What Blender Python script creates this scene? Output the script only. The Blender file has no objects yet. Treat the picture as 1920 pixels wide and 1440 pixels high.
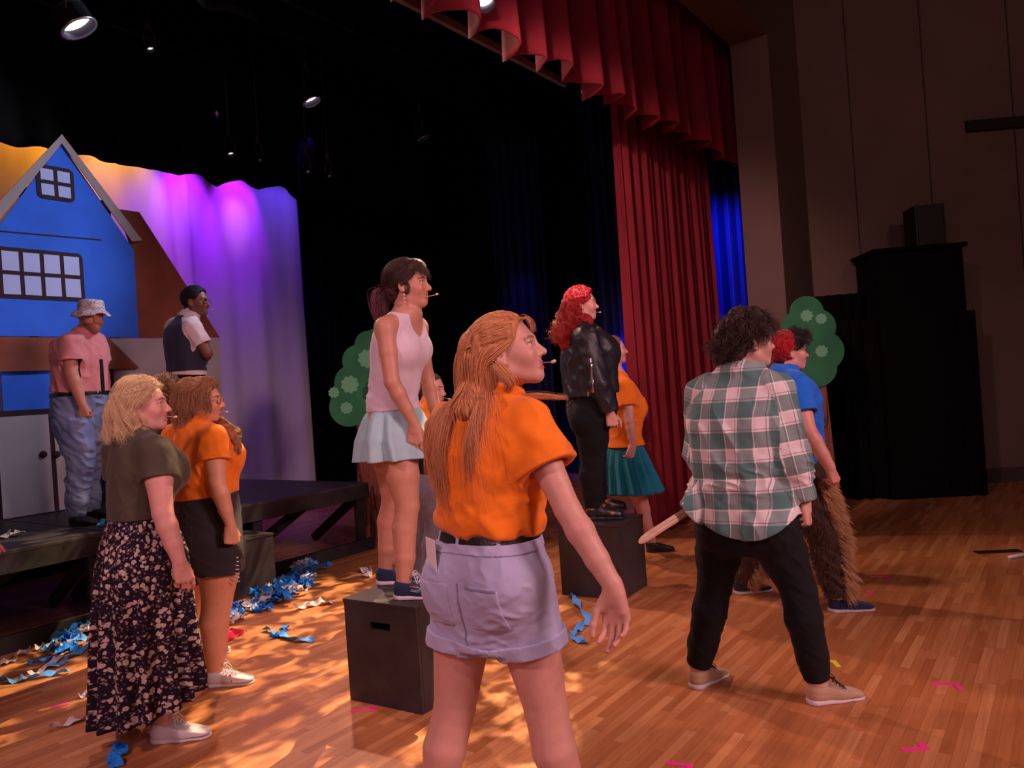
import bpy, bmesh, math, random
import numpy as np
from mathutils import Vector, Matrix
random.seed(7); RNG = np.random.default_rng(7)
SC = bpy.context.scene
COL = SC.collection
pi = math.pi
# ------------------------------------------------------------------ camera
FPX, ROLL, PITCH, CAMZ = 1450.0, 0.07, math.atan(5/1450.0), 1.45
CAM = np.array([0.0, 0.0, CAMZ])
_f = np.array([0, math.cos(PITCH), math.sin(PITCH)])
_r0 = np.array([1.0, 0, 0]); _t0 = np.cross(_r0, _f)
CR = _r0*math.cos(ROLL) - _t0*math.sin(ROLL)
CT = _t0*math.cos(ROLL) + _r0*math.sin(ROLL)
cam_d = bpy.data.cameras.new('camera'); cam = bpy.data.objects.new('camera', cam_d); COL.objects.link(cam)
cam_d.sensor_width = 36; cam_d.lens = 36*FPX/1920; cam_d.clip_start = .05; cam_d.clip_end = 200
M = Matrix.Identity(4)
for i in range(3):
    M[i][0] = CR[i]; M[i][1] = CT[i]; M[i][2] = -_f[i]; M[i][3] = CAM[i]
cam.matrix_world = M
SC.camera = cam

def ray(px, py): return _f + CR*((px-960)/FPX) + CT*((720-py)/FPX)
def P(px, py, Z): return CAM + ray(px, py)*Z
def FL(px, py, z=0.0):
    d = ray(px, py); t = (z-CAMZ)/d[2]; return CAM + d*t
ANG = math.radians(36.0)
U = np.array([math.sin(ANG), math.cos(ANG), 0]); V = np.array([-math.cos(ANG), math.sin(ANG), 0])
def W(u, v, z=0.0): return U*u + V*v + np.array([0, 0, z])
def UV(p): return float(np.dot(p, U)), float(np.dot(p, V))
def onV(px, py, v):
    d = ray(px, py); t = v/np.dot(d, V); p = CAM + d*t
    return p
def toUZ(px, py, v):
    p = onV(px, py, v); return float(np.dot(p, U)), float(p[2])
# ------------------------------------------------------------------ render look
SC.view_settings.view_transform = 'Standard'
try: SC.view_settings.look = 'None'
except Exception: pass
SC.view_settings.gamma = 1; SC.view_settings.use_curve_mapping = False
SC.view_settings.exposure = 0.0
world = bpy.data.worlds.new('hall_dark'); SC.world = world; world.use_nodes = True
world.node_tree.nodes['Background'].inputs[0].default_value = (.9, .5, .45, 1)
world.node_tree.nodes['Background'].inputs[1].default_value = .012
# ------------------------------------------------------------------ lights
def spot(name, loc, aim, power, color, angle, blend=.5, size=.08, gobo=None):
    l = bpy.data.lights.new(name, 'SPOT'); l.energy = power; l.color = color
    l.spot_size = math.radians(angle); l.spot_blend = blend; l.shadow_soft_size = size
    o = bpy.data.objects.new(name, l); COL.objects.link(o)
    loc = Vector(loc); o.location = loc
    o.rotation_euler = (Vector(aim)-loc).to_track_quat('-Z', 'Y').to_euler()
    if gobo:
        l.use_nodes = True; nt = l.node_tree; em = nt.nodes['Emission']
        tc = nt.nodes.new('ShaderNodeTexCoord'); mp = nt.nodes.new('ShaderNodeMapping')
        nz = nt.nodes.new('ShaderNodeTexNoise'); rp = nt.nodes.new('ShaderNodeValToRGB')
        nt.links.new(tc.outputs['Normal'], mp.inputs[0]); mp.inputs['Scale'].default_value = gobo['scale']
        nt.links.new(mp.outputs[0], nz.inputs['Vector'])
        nz.inputs['Scale'].default_value = 1; nz.inputs['Detail'].default_value = 3.0; nz.inputs['Roughness'].default_value = .55
        nz.inputs['Distortion'].default_value = .6
        nt.links.new(nz.outputs[0], rp.inputs[0])
        rp.color_ramp.elements[0].position = gobo['lo']; rp.color_ramp.elements[1].position = gobo['hi']
        rp.color_ramp.elements[0].color = (.03, .03, .03, 1)
        nt.links.new(rp.outputs[0], em.inputs['Strength'])
    return o
def area(name, loc, aim, power, color, sx, sy):
    l = bpy.data.lights.new(name, 'AREA'); l.shape = 'RECTANGLE'; l.size = sx; l.size_y = sy; l.energy = power; l.color = color
    o = bpy.data.objects.new(name, l); COL.objects.link(o); loc = Vector(loc); o.location = loc
    o.rotation_euler = (Vector(aim)-loc).to_track_quat('-Z', 'Y').to_euler(); return o

LAMP_A = P(148, 50, 6.1); LAMP_B = P(585, 185, 7.9); LAMP_C = P(907, 8, 5.2)
spot('key_back_light', LAMP_B+np.array([0, -.05, -.12]), (1.0, 3.9, .6), 520, (1, .56, .42), 70, .6, .07)
spot('side_back_light', LAMP_A+np.array([.1, -.1, -.15]), (.3, 3.6, .4), 260, (1, .60, .52), 70, .6, .07)
# front-of-house lamps hung behind and above the photographer, plus an added wall fill
spot('house_front_light', (-2.7, -1.2, 4.7), (.0, 3.7, .8), 500, (1, .54, .57), 60, .6, .25)
spot('house_side_light', (4.5, -3.5, 5.8), (1.4, 4.2, .7), 430, (1, .61, .53), 47, .7, .3)
spot('tree_pattern_light', (.95, 7.4, 5.5), (-1.95, 4.0, 0), 4600, (1, .70, .40), 41, .4, .012,
     gobo=dict(scale=(34, 34, 34), lo=.47, hi=.60))
spot('house_fill_light', (6.5, -1.2, 4.6), (-.4, 4.2, 1.0), 1900, (1, .57, .60), 40, .7, .9)
area('house_fill_light', (-2.0, -4.5, 4.2), (.3, 3.6, .4), 100, (1, .54, .72), 4, 2.5)
spot('added_wall_fill', (4.5, -4.0, 6.4), (6.3, 8.6, 3.4), 330, (1, .60, .46), 44, .8, .3)  # unseen lamp, added only to brighten the right hall wall
spot('curtain_side_light', W(2.2, 1.9, 4.2), W(6.9, 3.1, 2.1), 420, (1, .52, .54), 43, .75, .1)
# ------------------------------------------------------------------ helpers
def link(o, parent=None):
    COL.objects.link(o)
    if parent is not None: o.parent = parent
    return o
def tag(o, label=None, cat=None, group=None, kind=None):
    if label: o['label'] = label
    if cat: o['category'] = cat
    if group: o['group'] = group
    if kind: o['kind'] = kind
    return o
def thing(name, label, cat, loc=(0, 0, 0), group=None):
    o = bpy.data.objects.new(name, None); o.empty_display_size = .1; COL.objects.link(o); o.location = Vector(loc)
    return tag(o, label, cat, group)
def mesh_np(name, v, f, mats, parent=None, smooth=True, attrs=None, midx=None):
    """v (N,3) world coords, f (M,3|4) or a list of tuples; parent's location is subtracted"""
    me = bpy.data.meshes.new(name)
    v = np.asarray(v, dtype=np.float32)
    off = np.array(parent_loc(parent), dtype=np.float32)
    v = v - off
    if isinstance(f, np.ndarray):
        n = f.shape[1]; me.vertices.add(len(v)); me.vertices.foreach_set('co', v.ravel())
        me.loops.add(f.size); me.loops.foreach_set('vertex_index', f.ravel().astype(np.int32))
        me.polygons.add(len(f)); me.polygons.foreach_set('loop_start', np.arange(0, f.size, n, dtype=np.int32))
        me.update(calc_edges=True)
    else:
        me.from_pydata([tuple(map(float, x)) for x in v], [], [tuple(map(int, x)) for x in f])
    if smooth: me.polygons.foreach_set('use_smooth', np.ones(len(me.polygons), dtype=bool))
    if not isinstance(mats, (list, tuple)): mats = [mats]
    for m in mats: me.materials.append(m)
    if midx is not None: me.polygons.foreach_set('material_index', np.asarray(midx, dtype=np.int32))
    for k, a in (attrs or {}).items():
        a = np.asarray(a, dtype=np.float32)
        if k == 'Col':
            at = me.color_attributes.new('Col', 'FLOAT_COLOR', 'POINT')
            c = np.ones((len(a), 4), dtype=np.float32); c[:, :3] = a; at.data.foreach_set('color', c.ravel())
        elif a.ndim == 2 and k.endswith('@corner'):
            at = me.attributes.new(k[:-7], 'FLOAT_VECTOR', 'CORNER'); at.data.foreach_set('vector', a.ravel())
        elif a.ndim == 2:
            at = me.attributes.new(k, 'FLOAT_VECTOR', 'POINT'); at.data.foreach_set('vector', a.ravel())
        else:
            at = me.attributes.new(k, 'FLOAT', 'POINT'); at.data.foreach_set('value', a)
    me.validate(); me.update()
    return link(bpy.data.objects.new(name, me), parent)
def parent_loc(p):
    l = np.zeros(3)
    while p is not None:
        l = l + np.array(p.location); p = p.parent
    return l
class MB:
    """collects simple solids into one mesh"""
    def __init__(s): s.v = []; s.f = []; s.m = []
    def add(s, v, f, m=0):
        o = len(s.v); s.v += [tuple(map(float, x)) for x in v]; s.f += [tuple(i+o for i in q) for q in f]; s.m += [m]*len(f)
    def box(s, c, hx, hy, hz, ax=None, m=0):
        ax = ax or (np.array([1., 0, 0]), np.array([0, 1., 0]), np.array([0, 0, 1.])); c = np.array(c)
        v = [c+ax[0]*hx*i+ax[1]*hy*j+ax[2]*hz*k for i in (-1, 1) for j in (-1, 1) for k in (-1, 1)]
        s.add(v, [(0, 1, 3, 2), (4, 6, 7, 5), (0, 4, 5, 1), (2, 3, 7, 6), (0, 2, 6, 4), (1, 5, 7, 3)], m)
    def tube(s, pts, r, n=8, m=0, cap=True):
        pts = [np.array(p, dtype=float) for p in pts]; rr = r if hasattr(r, '__len__') else [r]*len(pts)
        rings = []; ref = np.array([.3, .2, 1.])
        for i, p in enumerate(pts):
            d = pts[min(i+1, len(pts)-1)]-pts[max(i-1, 0)]; d = d/(np.linalg.norm(d)+1e-9)
            a = np.cross(d, ref); 
            if np.linalg.norm(a) < .05: a = np.cross(d, np.array([1., 0, 0]))
            a /= np.linalg.norm(a); b = np.cross(d, a)
            rings.append([p+rr[i]*(a*math.cos(2*pi*k/n)+b*math.sin(2*pi*k/n)) for k in range(n)])
        v = [x for q in rings for x in q]; f = []
        for i in range(len(pts)-1):
            for k in range(n):
                f.append((i*n+k, i*n+(k+1) % n, (i+1)*n+(k+1) % n, (i+1)*n+k))
        if cap: f.append(tuple(range(n))[::-1]); f.append(tuple((len(pts)-1)*n+k for k in range(n)))
        s.add(v, f, m)
    def lathe(s, c, axis, prof, n=24, m=0):
        axis = np.array(axis, dtype=float); axis /= np.linalg.norm(axis)
        a = np.cross(axis, [.31, .2, .9]); a /= np.linalg.norm(a); b = np.cross(axis, a); v = []; f = []
        for (r, h) in prof:
            for k in range(n): v.append(np.array(c)+axis*h+r*(a*math.cos(2*pi*k/n)+b*math.sin(2*pi*k/n)))
        for i in range(len(prof)-1):
            for k in range(n): f.append((i*n+k, i*n+(k+1) % n, (i+1)*n+(k+1) % n, (i+1)*n+k))
        s.add(v, f, m)
    def prism(s, poly, n, t, m=0):
        """poly: list of 3D points (planar), extruded along n by t"""
        n = np.array(n, dtype=float); k = len(poly); poly = [np.array(p) for p in poly]
        v = poly+[p+n*t for p in poly]
        f = [tuple(range(k)), tuple(range(2*k-1, k-1, -1))]+[(i, i+k, (i+1) % k+k, (i+1) % k) for i in range(k)]
        s.add(v, f, m)
    def build(s, name, mats, parent=None, smooth=False, bevel=0):
        o = mesh_np(name, s.v, s.f, mats, parent, smooth, midx=s.m)
        bm = bmesh.new(); bm.from_mesh(o.data); bmesh.ops.recalc_face_normals(bm, faces=bm.faces); bm.to_mesh(o.data); bm.free()
        if bevel:
            b = o.modifiers.new('bevel', 'BEVEL'); b.width = bevel; b.segments = 2; b.limit_method = 'ANGLE'; b.angle_limit = math.radians(40)
        return o
# ------------------------------------------------------------------ materials
class NT:
    def __init__(s, name):
        s.m = bpy.data.materials.new(name); s.m.use_nodes = True; s.t = s.m.node_tree; s.b = s.t.nodes['Principled BSDF']
    def n(s, typ, **kw):
        x = s.t.nodes.new('ShaderNode'+typ)
        for k, v in kw.items():
            if hasattr(x, k) and not k.startswith('i_'): setattr(x, k, v)
        return x
    def L(s, a, b): s.t.links.new(a, b)
    def setv(s, sock, v):
        if isinstance(v, bpy.types.NodeSocket): s.L(v, sock)
        else:
            if hasattr(v, '__len__') and len(v) == 3 and sock.type == 'RGBA': v = (*v, 1)
            sock.default_value = v
    def math(s, op, a, b=0.0, c=0.0):
        x = s.n('Math', operation=op); s.setv(x.inputs[0], a); s.setv(x.inputs[1], b); s.setv(x.inputs[2], c); return x.outputs[0]
    def mix(s, fac, a, b, mode='MIX'):
        x = s.n('Mix', data_type='RGBA', blend_type=mode); s.setv(x.inputs[0], fac); s.setv(x.inputs[6], a); s.setv(x.inputs[7], b); return x.outputs[2]
    def ramp(s, fac, stops):
        x = s.n('ValToRGB'); s.L(fac, x.inputs[0]); e = x.color_ramp.elements
        while len(e) < len(stops): e.new(.5)
        for q, (p, c) in zip(e, stops): q.position = p; q.color = (*c, 1)
        return x.outputs[0]
    def noise(s, vec=None, scale=5, detail=3, rough=.5, dist=0):
        x = s.n('TexNoise'); x.inputs['Scale'].default_value = scale; x.inputs['Detail'].default_value = detail
        x.inputs['Roughness'].default_value = rough; x.inputs['Distortion'].default_value = dist
        if vec is not None: s.L(vec, x.inputs['Vector'])
        return x.outputs[0]
    def coord(s, which='Object'): return s.n('TexCoord').outputs[which]
    def mapping(s, vec, scale=(1, 1, 1), rot=(0, 0, 0), loc=(0, 0, 0)):
        x = s.n('Mapping'); s.L(vec, x.inputs[0]); x.inputs['Scale'].default_value = scale; x.inputs['Rotation'].default_value = rot; x.inputs['Location'].default_value = loc; return x.outputs[0]
    def attr(s, name, out='Vector'): return s.n('Attribute', attribute_name=name).outputs[out]
    def sep(s, v):
        x = s.n('SeparateXYZ'); s.L(v, x.inputs[0]); return x.outputs
    def comb(s, a, b, c=0.0):
        x = s.n('CombineXYZ'); s.setv(x.inputs[0], a); s.setv(x.inputs[1], b); s.setv(x.inputs[2], c); return x.outputs[0]
    def bump(s, h, strength=.3, dist=.01):
        x = s.n('Bump'); x.inputs['Strength'].default_value = strength; x.inputs['Distance'].default_value = dist; s.L(h, x.inputs['Height']); s.L(x.outputs[0], s.b.inputs['Normal'])
    def out(s, color=None, rough=.7, spec=.3, sheen=0, metal=0):
        if color is not None: s.setv(s.b.inputs['Base Color'], color)
        s.setv(s.b.inputs['Roughness'], rough); s.setv(s.b.inputs['Specular IOR Level'], spec)
        s.b.inputs['Metallic'].default_value = metal
        if sheen: s.b.inputs['Sheen Weight'].default_value = sheen; s.b.inputs['Sheen Roughness'].default_value = .5
        return s.m
def plain(name, col, rough=.6, spec=.3, var=.12, scale=6, bump=0.0, bscale=60, metal=0, sheen=0):
    t = NT(name); n = t.noise(t.coord(), scale, 4)
    lo = tuple(c*(1-var) for c in col); hi = tuple(min(1, c*(1+var)) for c in col)
    c = t.ramp(n, [(.3, lo), (.7, hi)])
    if bump: t.bump(t.noise(t.coord(), bscale, 3), bump, .004)
    return t.out(c, rough, spec, sheen, metal)
def emit(name, col, strength):
    t = NT(name); t.b.inputs['Emission Color'].default_value = (*col, 1); t.b.inputs['Emission Strength'].default_value = strength
    return t.out((.02, .02, .02), .4)
def cloth(name, col, scale=900, rough=.85, bump=.25, sheen=.15, var=.1):
    t = NT(name); o = t.coord(); n = t.noise(o, 14, 4)
    fine = t.noise(o, scale, 2)
    c = t.ramp(n, [(.3, tuple(x*(1-var) for x in col)), (.7, tuple(min(1, x*(1+var)) for x in col))])
    c = t.mix(.25, c, t.ramp(fine, [(.35, tuple(x*.7 for x in col)), (.65, tuple(min(1, x*1.25) for x in col))]))
    t.bump(fine, bump, .002)
    return t.out(c, rough, .2, sheen)
# ================================================================== THE SETTING
def floor_mat():
    t = NT('strip_wood_floor'); o = t.coord('Object')
    p = t.mapping(o, rot=(0, 0, -(pi/2-ANG)))          # x runs along the boards
    x, y, _ = t.sep(p)[:3]
    w = .044
    row = t.math('FLOOR', t.math('DIVIDE', y, w))
    wn = t.n('TexWhiteNoise', noise_dimensions='1D'); t.L(row, wn.inputs['W'])
    off = t.math('MULTIPLY', wn.outputs[0], 7.0)
    col = t.math('FLOOR', t.math('DIVIDE', t.math('ADD', x, off), .50))
    w2 = t.n('TexWhiteNoise', noise_dimensions='2D'); t.L(t.comb(row, col), w2.inputs['Vector'])
    rnd = w2.outputs[0]
    base = t.ramp(rnd, [(0, (.42, .15, .050)), (.35, (.49, .19, .070)), (.7, (.54, .225, .085)), (1, (.62, .285, .12))])
    g = t.noise(t.comb(t.math('MULTIPLY', x, 2.2), t.math('ADD', t.math('MULTIPLY', y, 42), t.math('MULTIPLY', rnd, 60))), 1.0, 5, .6, .8)
    base = t.mix(.45, base, t.mix(1.0, base, t.ramp(g, [(.3, (.62, .52, .45)), (.6, (1.12, 1.1, 1.05))]), 'MULTIPLY'))
    fy = t.math('FRACT', t.math('DIVIDE', y, w)); fx = t.math('FRACT', t.math('DIVIDE', t.math('ADD', x, off), .50))
    gap = t.math('MAXIMUM', t.math('LESS_THAN', fy, .03), t.math('LESS_THAN', fx, .004))
    base = t.mix(t.math('MULTIPLY', gap, .55), base, (.12, .04, .015))
    knots = t.noise(t.mapping(p, scale=(9, 26, 1)), 1, 2)
    base = t.mix(t.math('MULTIPLY', t.math('GREATER_THAN', knots, .74), .5), base, (.2, .07, .03))
    sm = t.noise(o, 1.3, 4)
    rough = t.math('ADD', .30, t.math('MULTIPLY', sm, .22))
    t.bump(t.math('ADD', t.math('MULTIPLY', g, .3), t.math('MULTIPLY', gap, -1.0)), .08, .002)
    return t.out(base, rough, .42)
def quad(name, pts, mat, kind='structure', n=1):
    o = mesh_np(name, pts, [(0, 1, 2, 3)], mat, None, False); o['kind'] = kind; return o
def slab(name, c, hx, hy, hz, ax, mat):
    b = MB(); b.box(c, hx, hy, hz, ax); o = b.build(name, mat); o['kind'] = 'structure'; return o
FLOOR_M = floor_mat()
b = MB(); b.box((1, 6, -.05), 16, 14, .05); o = b.build('floor', FLOOR_M); o['kind'] = 'structure'
Z3 = np.array([0, 0, 1.])
AX = (U, V, Z3)
wall_t = NT('painted_hall_wall')
_n = wall_t.noise(wall_t.coord(), 1.2, 4); wall_t.bump(wall_t.noise(wall_t.coord(), 90, 3), .25, .004)
WALL_M = wall_t.out(wall_t.ramp(_n, [(.3, (.155, .104, .084)), (.7, (.185, .126, .10))]), .85, .2)
BLACK_WALL = plain('black_stage_wall', (.008, .008, .009), .9, .1)
# proscenium: the right jamb has a deep reveal that faces the stage
uj, v0, v1, HZ = 8.05, 2.33, 2.72, 4.86
slab('wall_proscenium_right', W(uj+.55, (v0+v1)/2, 3.5), .55, (v1-v0)/2, 3.5, AX, WALL_M)
slab('wall_proscenium_top', W(1.0, (v0+v1)/2, HZ+1.2), 7.05, (v1-v0)/2, 1.2, AX, WALL_M)
# hall side wall, turned towards the photographer
A = W(uj+1.02, v0+.05); A2 = A+np.array([7.5, -.35, 0])
dn = (A2-A)/np.linalg.norm(A2-A); nn = np.array([-dn[1], dn[0], 0])
def HW(s, z, d=0.0): return A+dn*s+nn*d+np.array([0, 0, z])
slab('wall_right', HW(4, 3.5, .12), 4.2, .1, 3.5, (dn, nn, Z3), WALL_M)
JOINT = plain('wall_joint_dark', (.07, .05, .04), .8)
for i, s_ in enumerate((.62, 1.45, 2.4)):
    slab('trim_%d' % (i+1), HW(s_, 3.4, .016), .006, .006, 3.6, (dn, nn, Z3), JOINT)
slab('baseboard_right', HW(4.0, .08, .012), 3.2, .012, .08, (dn, nn, Z3), JOINT)
_d = ray(1880, 232); _t = np.dot(A-CAM, nn)/np.dot(_d, nn); _q = CAM+_d*_t-A
slab('trim_4', HW(float(_q@dn)+.35, float(_q[2])+float(A[2]), .0), .75, .03, .06, (dn, nn, Z3), plain('dark_slot', (.02, .016, .014), .8))
# ceiling over the hall apron
slab('ceiling', (2, 0, 7.3), 14, 12, .1, (np.array([1., 0, 0]), np.array([0, 1., 0]), Z3), plain('hall_ceiling', (.2, .16, .13), .9))
# black stage house
slab('wall_back', W(2.0, 9.9, 3.6), 9.0, .06, 3.6, AX, BLACK_WALL)
slab('wall_stage_left', W(10.6, 6.3, 3.6), .06, 3.7, 3.6, AX, BLACK_WALL)
slab('wall_stage_right', W(-6.9, 6.3, 3.6), .06, 3.7, 3.6, AX, BLACK_WALL)
slab('wall_hall_left', (-13.5, 0, 3.6), .1, 12, 3.6, (np.array([1., 0, 0]), np.array([0, 1., 0]), Z3), WALL_M)
slab('wall_hall_back', (1, -7.9, 3.6), 14, .1, 3.6, (np.array([1., 0, 0]), np.array([0, 1., 0]), Z3), WALL_M)
slab('trim_5', W(2, 6.0, 6.9), 9, 3.8, .05, AX, BLACK_WALL)
# service door in the hall wall
DOOR_M = plain('dark_door_paint', (.05, .033, .026), .6)
door = tag(thing('door_1', None, None, HW(.98, 0, 0)), kind='structure')
b = MB(); b.box(HW(.98, 1.02, -.006), .52, .012, 1.02, (dn, nn, Z3)); b.build('door_leaf', DOOR_M, door)
b = MB()
b.box(HW(.43, 1.1, -.02), .05, .03, 1.1, (dn, nn, Z3)); b.box(HW(1.53, 1.1, -.02), .05, .03, 1.1, (dn, nn, Z3)); b.box(HW(.98, 2.15, -.02), .6, .03, .075, (dn, nn, Z3))
b.build('door_frame', plain('black_door_frame', (.016, .012, .011), .6), door)
b = MB(); b.box(HW(1.05, 2.05, -.03), .42, .01, .008, (dn, nn, Z3)); b.build('door_closer', plain('door_closer_metal', (.35, .33, .3), .4, metal=.8), door)

# ------------------------------------------------------------------ drapery
def drape(name, p0, p1, z0, z1, mat, nf, amp, seed=0, sag=0.0, hem_wave=0.0, taper=0.0, thick=.012, rows=28, parent=None, fold_noise=.35, hem_tilt=0, h2=.3):
    """pleated cloth hung between two plan points"""
    rg = np.random.default_rng(seed); p0 = np.array(p0, dtype=float); p1 = np.array(p1, dtype=float)
    L = np.linalg.norm(p1-p0); d = (p1-p0)/L; n = np.array([-d[1], d[0], 0])
    cols = nf*14; s = np.linspace(0, 1, cols+1)
    # irregular pleats: warp the phase
    kn = np.cumsum(1+fold_noise*rg.uniform(-1, 1, nf+1)); kn = (kn-kn[0])/(kn[-1]-kn[0])
    ph = np.interp(s, kn, np.arange(nf+1))*2*pi
    am = np.interp(s, np.linspace(0, 1, nf*2), 1+.35*rg.uniform(-1, 1, nf*2))
    v = np.zeros((rows+1, cols+1, 3))
    hemw = np.interp(s, np.linspace(0, 1, nf*2+1), rg.uniform(-1, 1, nf*2+1))*hem_wave
    for i in range(rows+1):
        t = i/rows
        k = am*amp*(1-taper*(1-t))*(.75+.25*t)
        wob = .12*np.sin(ph*.5+t*2.0+seed)
        x = s*L+(.25*amp)*np.sin(2*ph+wob)*.6
        y = k*np.sin(ph+wob)+h2*k*np.sin(2.0*ph+1.0+seed+.6*t)
        zz = z1+(z0-z1)*t+hemw*t**3+hem_tilt*(s-.5)*t - .5*abs(hem_wave)*t**3*np.cos(ph)
        v[i] = p0+d*x[:, None]+n*y[:, None]; v[i, :, 2] = zz
    R, C = rows+1, cols+1
    vv = v.reshape(-1, 3); nrm = n*thick
    idx = np.arange(R*C).reshape(R, C)
    f1 = np.stack([idx[:-1, :-1], idx[:-1, 1:], idx[1:, 1:], idx[1:, :-1]], -1).reshape(-1, 4)
    allv = np.concatenate([vv, vv+nrm]); f2 = f1[:, ::-1]+R*C
    rim = []
    loop = list(idx[0])+list(idx[1:, -1])+list(idx[-1, -2::-1])+list(idx[-2:0:-1, 0])
    for a, c in zip(loop, loop[1:]+loop[:1]): rim.append((c, a, a+R*C, c+R*C))
    return mesh_np(name, allv, np.concatenate([f1, f2, np.array(rim)]), mat, parent, True)
def velvet(name, col, sheen=.35, rough=.8):
    t = NT(name); o = t.coord(); n = t.noise(t.mapping(o, scale=(1, 1, .25)), 5, 4)
    c = t.ramp(n, [(.3, tuple(x*.8 for x in col)), (.7, tuple(x*1.2 for x in col))])
    t.bump(t.noise(o, 420, 2), .25, .002)
    m = t.out(c, rough, .15, sheen); t.b.inputs['Sheen Tint'].default_value = (*[min(1, x*2.5) for x in col], 1); return m
RED = velvet('red_velour', (.21, .018, .029), .25); BLK = velvet('black_velour', (.0022, .0022, .0026), 0, .95)
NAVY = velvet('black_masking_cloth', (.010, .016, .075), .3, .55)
o = drape('stage_curtain', W(6.30, 3.20), W(7.5, 3.22), .015, 4.9, RED, 8, .105, 3, taper=.3)
tag(o, 'red velour stage curtain in deep folds hanging to the floor', 'curtain')
o = drape('stage_curtain', W(7.52, 3.26), W(UV(onV(1338, 620, 3.24))[0], 3.24), .015, 4.9, RED, 6, .10, 5, taper=.3)
tag(o, 'darker shaded red curtain panel between main curtain and column', 'curtain')
o = drape('valance', W(1.2, 2.92), W(8.5, 2.92), 3.74, 5.2, RED, 20, .12, 11, hem_wave=.05, taper=.3, h2=.12, rows=18, thick=.02)
tag(o, 'scalloped red velour valance across the top of the stage', 'valance')
# black borders and legs
def blk(name, a, c, z0, z1, nf, amp, seed, label, cat, mat=BLK, **k):
    return tag(drape(name, a, c, z0, z1, mat, nf, amp, seed, **k), label, cat)
blk('border_drape', W(-5.5, 7.5), W(8.6, 7.5), 3.90, 6.6, 26, .06, 21, 'long black border drape with a wavy hem above the purple backdrop', 'border', hem_wave=.045, hem_tilt=.16)
blk('border_drape', W(-5.5, 5.9), W(10, 5.9), 4.95, 6.6, 22, .05, 22, 'black border drape hung above the middle of the stage', 'border')
blk('masking_curtain', W(UV(onV(560, 620, 8.9))[0], 8.9), W(10.3, 8.9), .02, 6.6, 22, .08, 23, 'wide black masking curtain behind the painted tree and performers', 'curtain')
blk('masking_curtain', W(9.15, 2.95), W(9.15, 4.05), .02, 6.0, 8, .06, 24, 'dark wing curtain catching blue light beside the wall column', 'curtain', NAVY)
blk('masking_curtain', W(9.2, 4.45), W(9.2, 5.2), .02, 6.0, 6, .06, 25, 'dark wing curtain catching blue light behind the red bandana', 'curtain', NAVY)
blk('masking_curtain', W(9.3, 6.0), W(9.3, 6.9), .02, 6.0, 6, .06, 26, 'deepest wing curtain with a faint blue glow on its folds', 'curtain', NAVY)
spot('wing_blue_light', W(7.75, 3.5, 3.9), W(9.15, 3.4, 2.3), 900, (.02, .04, 1), 75, .8, .05)
spot('wing_blue_light', W(8.1, 4.3, 2.2), W(9.2, 4.85, 1.5), 500, (.02, .04, 1), 48, .8, .05)
spot('wing_blue_light', W(8.6, 6.4, 3.9), W(9.3, 6.4, 2.2), 30, (.02, .04, 1), 40, .9, .05)
# backdrop (cyclorama)
t = NT('pale_backdrop_cloth'); n = t.noise(t.mapping(t.coord(), scale=(1, 1, .2)), 3, 4)
t.bump(t.noise(t.coord(), 250, 2), .1, .002)
CYC = t.out(t.ramp(n, [(.3, (.52, .50, .52)), (.7, (.62, .60, .50))]), .9, .1)
uC = UV(onV(574, 620, 8.32))[0]
o = drape('backdrop', W(-5.5, 8.32), W(uC, 8.32), .02, 4.9, CYC, 30, .022, 31, fold_noise=.6)
tag(o, 'tall purple and orange lit cloth backdrop behind the painted house', 'backdrop')
def cycspot(px, py, power, col, ang, zl=4.75, dv=.55, blend=.6):
    p = onV(px, py, 8.3); u, _ = UV(p)
    return spot('backdrop_light', W(u, 8.3-dv, zl), p, power, col, ang, blend, .05)
cycspot(345, 372, 170, (.34, .012, 1), 46); cycspot(442, 392, 170, (.34, .012, 1), 46)
cycspot(345, 385, 60, (1, .28, 1), 24, blend=1, dv=.75); cycspot(442, 408, 60, (1, .28, 1), 24, blend=1, dv=.75)
cycspot(232, 345, 60, (1, .40, .04), 62); cycspot(40, 285, 50, (1, .33, .03), 62); cycspot(150, 300, 40, (1, .36, .03), 60)
cycspot(520, 470, 90, (.12, .05, 1), 70, dv=.8)
spot('backdrop_wash_light', W(4.9, 7.72, 5.0), W(5.1, 8.3, 1.0), 230, (.15, .015, 1), 70, .8, .1)
spot('backdrop_wash_light', W(4.1, 7.72, 5.0), W(4.3, 8.3, 1.6), 60, (.20, .02, 1), 60, .8, .1)
spot('house_wash_light', W(6.0, 4.0, 5.2), W(.2, 7.3, 2.1), 620, (.82, .80, 1), 54, .5, .15)
# pipes
PIPE = plain('black_pipe', (.02, .02, .02), .5, .3, metal=.5)
STEEL = plain('grey_steel', (.22, .20, .19), .5, .4, metal=.3)
def pipe(v, z, label, mat=PIPE, r=.024, u0=-5.5, u1=9.9):
    b = MB(); b.tube([W(u0, v, z), W(u1, v, z)], r, 10); return tag(b.build('batten', mat, None, True), label, 'batten')
pv, pz = 3.35, 4.55
b = MB(); pa, pb = onV(700, -31, 3.45), onV(1060, 157, 3.45); b.box((pa+pb)/2, np.linalg.norm(pb-pa)/2, .02, .028, ((pb-pa)/np.linalg.norm(pb-pa), V, np.cross((pb-pa)/np.linalg.norm(pb-pa), V)))
tag(b.build('batten', STEEL), 'grey steel batten running behind the valance top', 'batten')
LAMP_V = {}
CAN = plain('black_lamp_housing', (.012, .012, .013), .5, .4); LENS = emit('lit_lamp_lens', (.86, .74, 1.0), 16); LENSDIM = emit('dim_lamp_lens', (.7, .7, .8), 1.6)
RIMM = plain('bare_metal_rim', (.5, .48, .5), .3, .5, metal=.8)
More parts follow.
